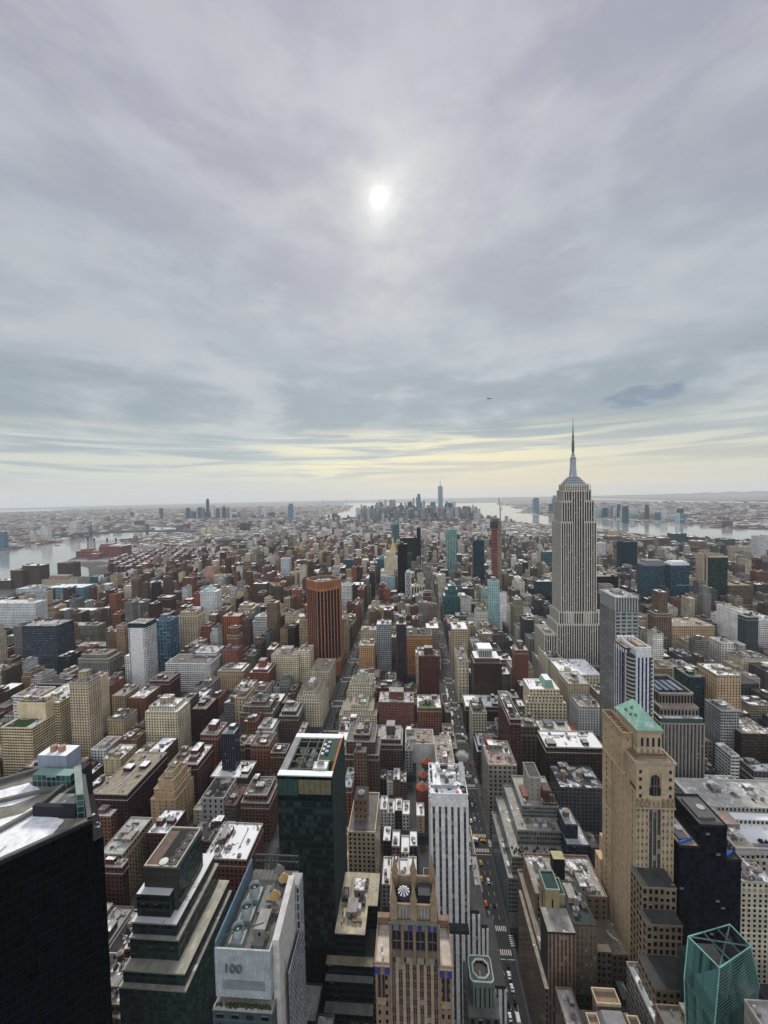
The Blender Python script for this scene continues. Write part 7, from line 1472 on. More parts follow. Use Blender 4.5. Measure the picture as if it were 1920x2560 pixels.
for (nm,lab,cat,sty,cn,x0,x1,y0,y1,h,o) in HEROES:
 hj += 1;j = (hj % 17) * .006;y0 += j;x0 += j;x1 -= j * .7
 far = o.get('far');col = COL[cn];w,d = x1 - x0,y1 - y0
 FOOT.append((x0 - 1,x1 + 1,y0 - 1,y1 + 1))
 e = empty(nm,(x0 + x1) / 2,(y0 + y1) / 2,0,lab,cat,o.get('grp'))
 snow = R.choice([.05,.2,.35,.5,.7]);rc = R.choice([(.04,.04,.045),(.14,.13,.125),(.28,.24,.19),(.4,.4,.4)])
 if far:
  wc,par,g = style(sty,col)
  if o.get('grp') or sty == 'farg':
   f = R.uniform(.84,.95);m = MB();m.box(x0,x1,y0,y1,0,h * f,wc,par,g,0,top=rc,topmi=1,snow=snow);m.build('wall',e)
   a,b = sorted((R.uniform(0,.3),R.uniform(.7,1)));m = MB();m.box(x0 + w * a,x0 + w * b,y0 + .5,y1 - .5,h * f,h,wc,par,g,0,top=rc,topmi=1,snow=snow);m.build('upper_storey',e)
  else:
   m = MB();m.box(x0,x1,y0,y1,0,h,wc,par,g,0,cap=False);m.build('wall',e);m = MB();m.face([(x0,y0,h),(x1,y0,h),(x1,y1,h),(x0,y1,h)],rc,1,(snow + .2,0,0,0));m.build('roof',e)
   m = MB();m.box(x0 + w * .3,x0 + w * .65,y0 + d * .3,y0 + d * .7,h,h + 5,wc);m.build('bulkhead',e)
  continue
 trim = (.45,.43,.38) if sty in ('punch','punch2','archrow','lit','archy') and R.random() < .7 else None
 tiers = [(x0,x1,y0,y1,0,h)]
 if o.get('zig'):
  tiers = [(x0 - 4 * k * (1 if nm != 'white_terrace' else -1) - (0 if k else 0),x1 + 3 * k,y0 + .0 - 3 * k,y1,0,h * (1 - .14 * k)) for k in range(5)]
 elif o.get('steps'):
  tiers = [(x0,x1,y0,y1,0,h * .78),(x0 + w * .12,x1 - w * .1,y0 + 2,y1 - 2,h * .78,h * .92),(x0 + w * .3,x1 - w * .2,y0 + 4,y1 - 4,h * .92,h)]
 elif nm in ('stepped_tower',) or (nm == 'apartment_building' and 'terrace' in lab):
  tiers = [(x0 - w * .12,x1 + w * .12,y0 - 2,y1,0,h * .8),(x0,x1,y0,y1,h * .8,h),(x0 + w * .25,x1 - w * .2,y0 + 4,y1 - 5,h,h + 5)]
 elif o.get('slant') or o.get('gold') or o.get('curve'): pass
 elif cat in ('apartment tower','apartment building','hotel') and sty in ('punch','balc','punch2') and w > 24 and R.random() < .6:
  k = R.uniform(.86,.93);tiers = [(x0,x1,y0,y1,0,h * k),(x0 + w * R.uniform(.05,.15),x1 - w * R.uniform(.05,.15),y0 + 3,y1 - 3,h * k,h)]
 if o.get('slant'):
  wc,par,g = style(sty,col);m = MB();m.box(x0,x1,y0,y1,0,h - w * .35,wc,par,g,0,cap=False);za,zb = h - w * .35,h + w * .35
  m.face([(x0,y0,za),(x1,y0,za),(x1,y0,zb)],wc,0,par,g);m.face([(x1,y0,za),(x1,y1,za),(x1,y1,zb),(x1,y0,zb)],wc,0,par,g);m.face([(x1,y1,za),(x0,y1,za),(x1,y1,zb)],wc,0,par,g);m.build('wall',e)
  m = MB();m.face([(x0,y0,za + .1),(x1,y0,zb + .1),(x1,y1,zb + .1),(x0,y1,za + .1)],(.2,.25,.28));m.build('roof',e);continue
 if o.get('curve'):
  wc,par,g = style(sty,col);m = MB();m.box(x0,x1,y0 - 12,y1,0,h * .52,wc,par,g,0,top=(.7,.7,.7),topmi=1,snow=.9);m.box(x0 + w * .2,x1,y0,y1,0,h * .7,wc,par,g,0,cap=False);m.build('wall',e)
  m = MB();n = 14;P = [(x0 + w * .2 + w * .8 * i / n,h * .7 + 3 + (h * .42) * (i / n) ** .6) for i in range(n + 1)]
  for i in range(n): (xa,za),(xb,zb) = P[i],P[i + 1];m.face([(xa,y0 - .3,za - 9),(xb,y0 - .3,zb - 9),(xb,y0 - .3,zb),(xa,y0 - .3,za)],(.66,.68,.7));m.face([(xa,y0 - .3,za),(xb,y0 - .3,zb),(xb,y1,zb),(xa,y1,za)],(.75,.77,.8))
  m.face([(x1,y0 - .3,h * .5),(x1,y1,h * .5),(x1,y1,P[-1][1]),(x1,y0 - .3,P[-1][1])],(.66,.68,.7))
  m.build('curved_roof',e);continue
 if o.get('gold'):
  tower(e,[(x0 - 12,x1 + 12,y0,y1,0,h * .55),(x0,x1,y0 + 3,y1 - 3,h * .55,h * .86),(x0 + w * .12,x1 - w * .12,y0 + 6,y1 - 6,h * .86,h)],sty,col,rc,snow)
  m = MB();cx,cy = (x0 + x1) / 2 + 8,(y0 + y1) / 2;gm = (.5,.36,.14)
  for (r0,z0,r1,z1) in ((13,h,3.4,h + 28),(3.6,h + 28,2.4,h + 36),(2.6,h + 36,.05,h + 48)): m.cyl(cx,cy,z0,z1,r0,r1,8,gm)
  o2 = m.build('golden_pyramid_roof',e);o2.data.materials[2] = simple('gilding',(.5,.36,.14),.45,.4,.3);continue
 if o.get('cap'): tiers = [(x0,x1,y0,y1,0,h - 8)]
 if sty == 'lattice':
  m = MB();m.box(x0,x1,y0,y1,0,h,(.08,.10,.12));m.build('wall',e);m = MB();st = w / 2;k = int(h / 16) + 1
  for i in range(k):
   for (a,b) in ((0,1),(1,0)):
    za,zb = i * 16,min(h,i * 16 + 16)
    for q in range(2): m.bar((x0 + st * q + (st if a else 0),y0 - .3,za),(x0 + st * q + (st if b else 0),y0 - .3,zb),.55,(.74,.74,.72));
    m.bar((x1 + .3,y0 + (d if a else 0),za),(x1 + .3,y0 + (d if b else 0),zb),.55,(.74,.74,.72));m.bar((x0 - .3,y0 + (d if a else 0),za),(x0 - .3,y0 + (d if b else 0),zb),.55,(.74,.74,.72))
  for (xx,yy) in ((x0,y0),(x1,y0),(x0,y1),(x1,y1)): m.box(xx - .8,xx + .8,yy - .8,yy + .8,0,h,(.74,.74,.72))
  m.build('lattice',e);m = MB();m.box(x0 + 2,x1 - 2,y0 + 3,y1 - 3,h,h + 6,(.7,.7,.68));m.build('bulkhead',e);continue
 tower(e,tiers,sty,col,rc,snow,trim=trim)
 tx0,tx1,ty0,ty1,_,th = tiers[-1] if not o.get('zig') else tiers[0]
 if o.get('slab'):
  m = MB();m.box(x0 + w * .12,x1 - w * .16,y0 - .9,y0,0,h - 8,(.74,.75,.77));m.build('blank_front',e)
  m = MB();m.box(x0 - 11,x0,y0 + 4,y1 - 4,0,h * .5,*style('whitegrid',col),0,top=(.6,.6,.6),topmi=1,snow=.8);m.build('side_wing',e)
 if o.get('cap'): m = MB();m.box(x0 - .2,x1 + .2,y0 - .2,y1 + .2,h - 7.6,h,(.02,.04,.045),mi=3,top=(.2,.2,.2),topmi=1,snow=.4);m.build('glass_cap',e)
 if o.get('crown'):
  cc = (.75,.77,.8) if o['crown'] == 'white' else (.22,.23,.25);m = MB();m.box(x0 - .3,x1 + .3,y0 - .3,y1 + .3,h,h + 5,cc);m.box(x0 + w * .1,x1 - w * .05,y0 + 4,y1 - 4,h + 5,h + (9 if o['crown'] == 'white' else 13),cc);m.build('crown',e);continue
 if o.get('fins'):
  m = MB();m.box(x0 - 11,x0 - 8,y0 + 2,y1 - 2,0,h + 8,(.42,.34,.26));m.box(x0 - 5,x0 - 2,y0,y1 - 2,0,h + 10,(.42,.34,.26));m.box(x0 - 8,x0,y0 + 3,y1 - 3,0,h,(.05,.07,.07));m.build('side_fin',e)
  m = MB();m.face([(x0 - 5,y0 + 6,h),(x1 - 6,y0 + 6,h),(x1 - 6,y0 + 6,h + 8),(x0 - 5,y0 + 6,h + 15)],(.38,.29,.21));m.box(x0,x1,y0 - .3,y1,h,h + 3,(.5,.46,.4));m.build('sloping_crown',e)
 if o.get('dome'):
  m = MB();cx,cy = (x0 + x1) / 2,(y0 + y1) / 2;m.box(cx - 10,cx + 10,cy - 7,cy + 7,h,h + 6,(.6,.66,.68));m.cyl(cx,cy,h + 6,h + 10,5.5,5,14,(.5,.6,.62));m.cyl(cx,cy,h + 10,h + 13,5,3,14,(.5,.6,.62));m.cyl(cx,cy,h + 13,h + 14.5,3,.2,14,(.5,.6,.62));m.build('dome',e)
 if o.get('pav'):
  cx0,cx1 = x0 + w * .22,x0 + w * .68;m = MB();m.box(x0 + 2,x1 - 2,y0 + 5,y1 - 3,h,h + 6,(.10,.07,.06),top=(.6,.6,.6),topmi=1,snow=.8);m.box(cx0 + .8,cx1 - .8,y0 + 8,y1 - 6,h + 6,h + 17,(.08,.08,.08))
  for k in range(8): xx = cx0 + (cx1 - cx0) * k / 7;m.cyl(xx,y0 + 7.5,h + 6,h + 16,.5,.45,8,(.66,.65,.62))
  for k in range(6): yy = y0 + 8 + (y1 - y0 - 14) * k / 5;m.cyl(cx0 + .1,yy,h + 6,h + 16,.5,.45,8,(.66,.65,.62));m.cyl(cx1,yy,h + 6,h + 16,.5,.45,8,(.66,.65,.62))
  m.box(cx0 - 1,cx1 + 1,y0 + 6.5,y1 - 5,h + 16,h + 19,(.64,.63,.6),top=(.6,.6,.6),topmi=1,snow=.8);m.build('colonnade_pavilion',e);continue
 if o.get('mansard'):
  m = MB();a = [(x1 - 18,y0 + 3),(x1 - 6,y0 + 3),(x1 - 6,y1 - 3),(x1 - 18,y1 - 3)];b = [(x1 - 16,y0 + 6),(x1 - 8,y0 + 6),(x1 - 8,y1 - 6),(x1 - 16,y1 - 6)]
  for i in range(4): jj = (i + 1) % 4;m.face([(*a[i],h + 2),(*a[jj],h + 2),(*b[jj],h + 10),(*b[i],h + 10)],(.22,.42,.34))
  m.face([(*q,h + 10) for q in b],(.6,.6,.6),1,(.8,0,0,0));m.prism(a,h,h + 2,col,mi=2,topmi=2);m.build('mansard_roof',e)
  for k in range(2): e_ = 3 * (k + 1);m = MB();m.box(x0 - e_,x1 + e_,y0 - e_,y0,0,h - 7 - 7 * k,*style(sty,col),0,top=(.4,.36,.28));m.build('terrace',e)
 if o.get('green'): m = MB();m.box(tx0 + 2,tx0 + (tx1 - tx0) * .75,ty0 + 2,ty0 + (ty1 - ty0) * .5,th,th + .35,(.03,.075,.02));m.build('green_roof_bed',e)
 if o.get('terr'):
  m = MB();m.box(tx0 + 1,tx1 - 5,ty0 + 1,ty1 - 10,th + .05,th + .3,(.36,.26,.23));m.build('paved_terrace',e);m = MB();m.box(tx0 + 3,tx0 + 10,ty1 - 9,ty1 - 3,th,th + 5,(.30,.02,.03));m.build('red_bulkhead',e);m = MB();m.box(tx1 - 9,tx1 - 3,ty0 + 12,ty0 + 18,th,th + 4,(.6,.6,.58));m.tank(tx1 - 6,ty0 + 15,th + 4,1.6,3,1,(.1,.1,.1));m.build('bulkhead',e)
  m = MB()
  for k in range(26): xx,yy = R.uniform(tx0 + 2,tx1 - 7),R.uniform(ty0 + 2,ty1 - 12);m.cyl(xx,yy,th + .3,th + 1.1,.55,.55,7,R.choice([(.5,.45,.4),(.2,.13,.1),(.6,.6,.6)]))
  m.build('roof_furniture',e)
 if o.get('tank'):
  m = MB();m.box(tx0 + 3,tx0 + 13,ty0 + 12,ty0 + 26,th,th + 16,(.27,.20,.14),(3.4,5,.3,.4),(*DG,.1),0,top=(.05,.05,.05));m.build('bulkhead',e);m = MB();m.tank(tx0 + 8,ty0 + 18,th + 12,2.6,3,2.5,(.36,.27,.18));m.build('water_tank',e);continue
 if o.get('tanks'):
  for k in range(3): m = MB();m.tank(tx0 + 6 + k * 7,ty0 + 10 + (k % 2) * 4,th,2.3,4,5,(.26,.19,.13));m.build('water_tank',e)
 roof_clutter(R,tx0,tx1,ty0,ty1,th,col,e,big=bool(o.get('bulkbig') or o.get('bulk')),near=y0 < 700)

# ------------------------------------------------------------------ the remaining city fabric
PAL_E = [(.14,.10,.08),(.20,.10,.075),(.12,.07,.058),(.26,.185,.13),(.34,.285,.20),(.085,.055,.05),(.20,.20,.20),(.40,.355,.27),(.38,.38,.385),(.17,.115,.09),(.27,.115,.075)]
PAL_W = [(.19,.16,.13),(.30,.26,.20),(.38,.34,.27),(.22,.21,.20),(.13,.10,.085),(.17,.09,.07),(.46,.45,.42),(.10,.10,.105),(.33,.29,.23),(.14,.13,.13),(.07,.09,.10)]
PAL_F = [(.26,.23,.22),(.20,.14,.13),(.34,.33,.32),(.18,.12,.11),(.40,.38,.34),(.16,.16,.18),(.27,.17,.14),(.50,.50,.50),(.22,.19,.17)]
PAL_D = [(.12,.14,.17),(.18,.20,.23),(.09,.12,.16),(.25,.27,.29),(.16,.155,.16),(.30,.31,.31)]  # blue-grey of distant haze put into the downtown block colours
NAMES_E = ['dark brown','red brick','dark red','tan brick','cream','very dark brown','grey','pale cream','light grey','brown','rusty red']
NAMES_W = ['brown grey','tan','cream','grey','dark brown','red brown','pale grey','charcoal','sandy','dark grey','dark blue grey']
def inpoly(x,y,P):
 c = False;j = len(P) - 1
 for i in range(len(P)):
  if (P[i][1] > y) != (P[j][1] > y) and x < (P[j][0] - P[i][0]) * (y - P[i][1]) / (P[j][1] - P[i][1]) + P[i][0]: c = not c
  j = i
 return c
def wet(x,y): return any(inpoly(x,y,P) for _,P in WATER)

def side(x,y,a,b): return (b[0] - a[0]) * (y - a[1]) - (b[1] - a[1]) * (x - a[0])
def ISLAND_TEST(x,y):
 if y < 3650: return x > -2350
 return x > -2350 + (y - 3650) * .84 and x < 1500 - (y - 3650) * .34
def EAST_TEST(x,y):
 if y < 3650: return x < -2000 - (3650 - y) * .05
 return x < -2400 + (y - 3650) * .80 if y < 5200 else x < -1160 - (y - 5200) * .10
def WEST_TEST(x,y): return x > 2150 or (y > 5600 and x > 1750)
PARKS = [[(-1378,2668),(-1387,2838),(-1312,2942),(-1188,2876),(-1164,2681),(-1270,2597)],[(62,1746),(121,1666),(110,1531),(66,1532)],[(-640,1560),(-560,1560),(-560,1640),(-640,1640)]]
CELL = {}
for f in FOOT:
 for a in range(int(f[0] // 100),int(f[1] // 100) + 1):
  for b in range(int(f[2] // 100),int(f[3] // 100) + 1): CELL.setdefault((a,b),[]).append(f)
def free(x0,x1,y0,y1):
 seen = set()
 for a in range(int(x0 // 100),int(x1 // 100) + 1):
  for b in range(int(y0 // 100),int(y1 // 100) + 1):
   for f in CELL.get((a,b),()):
    if f[0] < x1 - .3 and f[1] > x0 + .3 and f[2] < y1 - .3 and f[3] > y0 + .3: return False
 return True
LOTS = []
F = random.Random(77)
def lot(x0,x1,y0,y1,h,pal,kind):
 LOTS.append((x0,x1,y0,y1,h,pal,F.randrange(len(pal)),F.random(),F.random(),kind))
def heights(x,y,end):
 t = F.random()
 if y < 290: return F.uniform(16,26)
 if y < 700:
  if -95 < x < 46: return F.uniform(13,19) if not end else F.uniform(20,30)
  if x < -110: return (F.uniform(13,20) if t < .5 else F.uniform(20,36)) if not end else F.uniform(26,46)
  return F.uniform(24,44) if t < .8 else F.uniform(40,56)
 if y < 1650:
  if x < -560: return F.uniform(16,32) if t < .66 else F.uniform(32,66)
  if x < -130: return (F.uniform(16,34) if t < .55 else F.uniform(30,60)) if not end else F.uniform(34,78)
  if x > 190: return F.uniform(30,56) if t < .76 else F.uniform(52,88)
  return F.uniform(30,54) if t < .76 else F.uniform(50,78)
 if x > 900: return F.uniform(12,22) if t < .9 else F.uniform(22,36)
 return F.uniform(16,28) if t < .78 else (F.uniform(28,48) if t < .95 else F.uniform(48,78))
for (xa,xb,ya,yb,n) in blocks:
 if xa > ya * .98 + 160 or xb < -ya * 1.08 - 160: continue
 mid = (ya + yb) / 2
 for row_ in (0,1):
  x = xa
  while x < xb - 5:
   end = x < xa + 20 or x > xb - 30
   w = F.uniform(13,24) if end else (F.choice([6.5,7.5,7.5,9,12,16,22]) if (ya < 700 and xa < 50) else F.choice([8,10,12,15,18,24]))
   if x + w > xb - 5: w = xb - x
   d = F.uniform(24,30) if w > 10 else F.uniform(16,20)
   if end: d = (yb - ya) / 2 - .4
   h = heights(x,ya,end)
   if 640 < ya < 2500 and F.random() < (.13 if xa < -110 else .08) and -900 < x < 1300: w = F.uniform(15,22);d = min(d,F.uniform(16,24));h = F.uniform(58,100) if ya < 1700 else F.uniform(45,80)
   y0 = ya if row_ == 0 else yb - d
   x1 = x + w - F.uniform(.05,.25)
   if free(x,x1,y0,y0 + d) and not wet(x + w / 2,y0) and not any(inpoly(x + w / 2,y0 + d / 2,P) for P in PARKS):
    lot(x,x1,y0 + F.uniform(0,.15),y0 + d,h,PAL_E if x < -60 else PAL_W,'near')
   x += w
EST = [(-1723,2151),(-1759,2335),(-1492,2316),(-1271,2254),(-973,2146),(-885,1950),(-946,1792),(-1152,1662),(-1126,1519),(-1250,1567)]
for i in range(26):
 for j in range(20):
  x,y = -1500 + i * 46 + (j % 2) * 20 + F.uniform(-4,4),1640 + j * 58 + F.uniform(-5,5)
  if inpoly(x,y,EST) and not wet(x,y) and not wet(x - 30,y):
   LOTS.append((x,x + 30,y,y + 15,37 + F.uniform(-1,1),[(.19,.085,.085),(.16,.075,.075)],F.randrange(2),F.random(),.9,'estate'));LOTS.append((x + 9,x + 21,y - 12,y + 28,39,[(.19,.085,.085),(.16,.075,.075)],F.randrange(2),F.random(),.9,'estate'))
y = 2620.0
while y < 5900:
 step = 70 if y < 4200 else 90;x = -3400.0 + F.uniform(0,20)
 while x < 2300:
  w = F.uniform(16,44);dd = step * F.uniform(.42,.5)
  if -1.02 * y - 60 < x < .95 * y + 60 and not wet(x,y) and not wet(x + w,y + dd) and ISLAND_TEST(x,y):
   for q in (0,1):
    if F.random() < .93 and free(x,x + w - 1,y + q * (dd + 1),y + q * (dd + 1) + dd) and not inpoly(x,y,PARKS[0]):
     t = F.random();h = F.uniform(13,24) if t < .80 else (F.uniform(24,46) if t < .95 else F.uniform(44,76))
     if x > 500 + (4600 - y) * .1 and y < 4300: h = min(h,F.uniform(10,20))
     if x < -1150 and y < 4000: h = min(h,F.uniform(9,19))
     if 4500 < y and -640 < x < 760: h = F.uniform(35,95) if F.random() < .72 else F.uniform(95,175)
     lot(x,x + w - 1,y + q * (dd + 1),y + q * (dd + 1) + dd,h,PAL_D if h > 34 and y > 4400 else PAL_F,'far')
  x += w + (16 if F.random() < .12 else 0)
 y += step * 1.22
def scatter(x0,x1,y0,y1,n,hs,test,grow=1.0):
 for i in range(n):
  y = y0 + (y1 - y0) * F.random() ** 1.5;x = F.uniform(max(x0,-1.15 * y - 100),min(x1,1.02 * y + 100)) if max(x0,-1.15 * y) < min(x1,1.02 * y) else 1e9
  if x > 1e8 or not test(x,y) or wet(x,y) or wet(x + 25,y): continue
  s = (1 + y / 7000) * grow;w,d = F.uniform(14,46) * s,F.uniform(14,30) * s;t = F.random()
  h = F.uniform(7,15) if t < .93 else (F.uniform(15,32) if t < .99 else F.uniform(32,62))
  lot(x,x + w,y,y + d,h * hs,PAL_F,'far')
scatter(-13000,-900,2500,13500,15000,1.0,lambda x,y: EAST_TEST(x,y))
scatter(1500,11000,3000,11000,7500,.9,lambda x,y: WEST_TEST(x,y))

def emit_lot(k,mb,root=None):
 (x0,x1,y0,y1,h,pal,ci,r1,r2,kind) = LOTS[k]
 col = tuple(min(1,c_ * (.85 + .35 * r1)) for c_ in pal[ci]);rr = random.Random(k * 31 + 7)
 far = kind == 'far'
 if far: sty = 'farp'
 else: sty = rr.choices(['punch','sparse','gridb','wband','archrow','vstripe','punch2'],[50,8,16,8,8,4,3])[0]
 snow = rr.choice([0,0,.1,.15,.25,.35,.5,.8]);rc = rr.choice([(.03,.03,.035),(.07,.065,.065),(.13,.12,.11),(.22,.18,.14),(.30,.30,.30),(.045,.04,.045),(.10,.065,.055)])
 if kind == 'estate': sty = 'punch';snow = rr.choice([.3,.6,.9]);rc = (.3,.26,.26)
 wc,par,g = style(sty,col)
 if not far and y0 > 640 and par[0] < 5: par = (par[0] * 1.3,par[1] * 1.22,par[2],par[3])
 if root is None:
  mb.box(x0,x1,y0,y1,0,h,wc,par,g,0,top=rc,topmi=1,snow=snow)
  if not far:
   if rr.random() < .75: bw = min(6,(x1 - x0) * .4);bx = x0 + rr.random() * (x1 - x0 - bw);by = y0 + rr.random() * (y1 - y0 - 6);mb.box(bx,bx + bw,by,by + 5,h,h + rr.uniform(2.5,5),wc,top=rc,topmi=1,snow=snow)
   if y0 < 1300:
    mb.ring(x0,x1,y0,y1,h,h + .8,.4,tuple(min(1,c_ * 1.15) for c_ in wc))
    if rr.random() < .22 and x1 - x0 > 9: mb.tank(x0 + (x1 - x0) * .5,(y0 + y1) / 2,h,1.8,3.4,3.5)
  return None
 tiers = [(x0,x1,y0,y1,0,h)]
 if x1 - x0 > 14 and h > 24 and r2 < .35: tiers = [(x0,x1,y0,y1,0,h * .84),(x0 + 1.6,x1 - 1.4,y0 + 3,y1 - 2.5,h * .84,h)]
 tower(root,tiers,sty,col,rc,snow,trim=(.42,.40,.36) if r1 > .6 and sty == 'punch' else None)
 t = tiers[-1];roof_clutter(rr,t[0],t[1],t[2],t[3],t[5],col,root,tanks=None if y0 < 900 else 0,near=y0 < 520)
ANCH = ('tall pale limestone art deco skyscraper','slim unfinished red sided tower','tall pale green glass tower','striped white tower','broad dark slab','red brick power plant','cream limestone tower','dark blue faceted tower','dark blue banded office tower','black ribbed tower','dark glass apartment tower','dark blue glass tower','tallest brown riverside tower','wide tan hospital block','tall orange brown striped tower','aqua glass tower','wide blue glass medical block','brown grey loft block','pale aqua and white balcony tower','dark teal glass tower','tall pale grey tower','blank white slab','slim brown stepped tower','long pale grey hospital slab','white blank wall wing','cream striped balcony tower','orange red brick tower','white stepped tower','white stepped office block','slim blue glass tower','slim purple brown tower','dark navy balcony tower','tall white slab tower','wide tan hotel','grey gridded tower','tan office block','broad orange brown block','white apartment tower','orange tan brick tower','slim red brick tower','narrow cream block','red brick cube','dark brown office block','upper white block','cream gridded apartment block','cream white department block','grey olive apartment block','pale tan apartment block','dark green glass block','wide white apartment block','red brick apartment slab','tan hotel block','long cream store block','tall slim tan brick tower','taller cream block','blank beige wall wing','dark red stepped brick block','tan loft building','grey brown office','cream terraced apartment house','white stepped building','taller yellow beige wing','brown brick slab','red brick apartment block','brown terraced apartment house, snow','red side walled building','square cream brick tower','cream apartment block','brown brick block','low dark brown podium','plain beige penthouse block','dark plum brick block','tall tan brick tower','grey gridded loft front','broad dark brown loft','yellow beige block','red brick block','brown apartment house','dark brown apartment block','low stone hall','dark pointed apartment tower','low dark brown block','tall dark green glass tower','tan walled building','brown windowed wing','wide grey stone block','huge black glass building','short yellow brick building','projecting narrow brown front wing','narrow white fronted building','big dark red hotel','old brick clubhouse','dark brown stepped base','grey dark loft block','sandy brick apartment block','narrow red brick building','wide white roofed block','tan brick block','tallest plain black block','rust brown stepped block','dark green glass office building','lower black block','tan brick building','grey office numbered 100','slender tan brick tower','teal green faceted glass building','tan rimmed block','dark stone block')
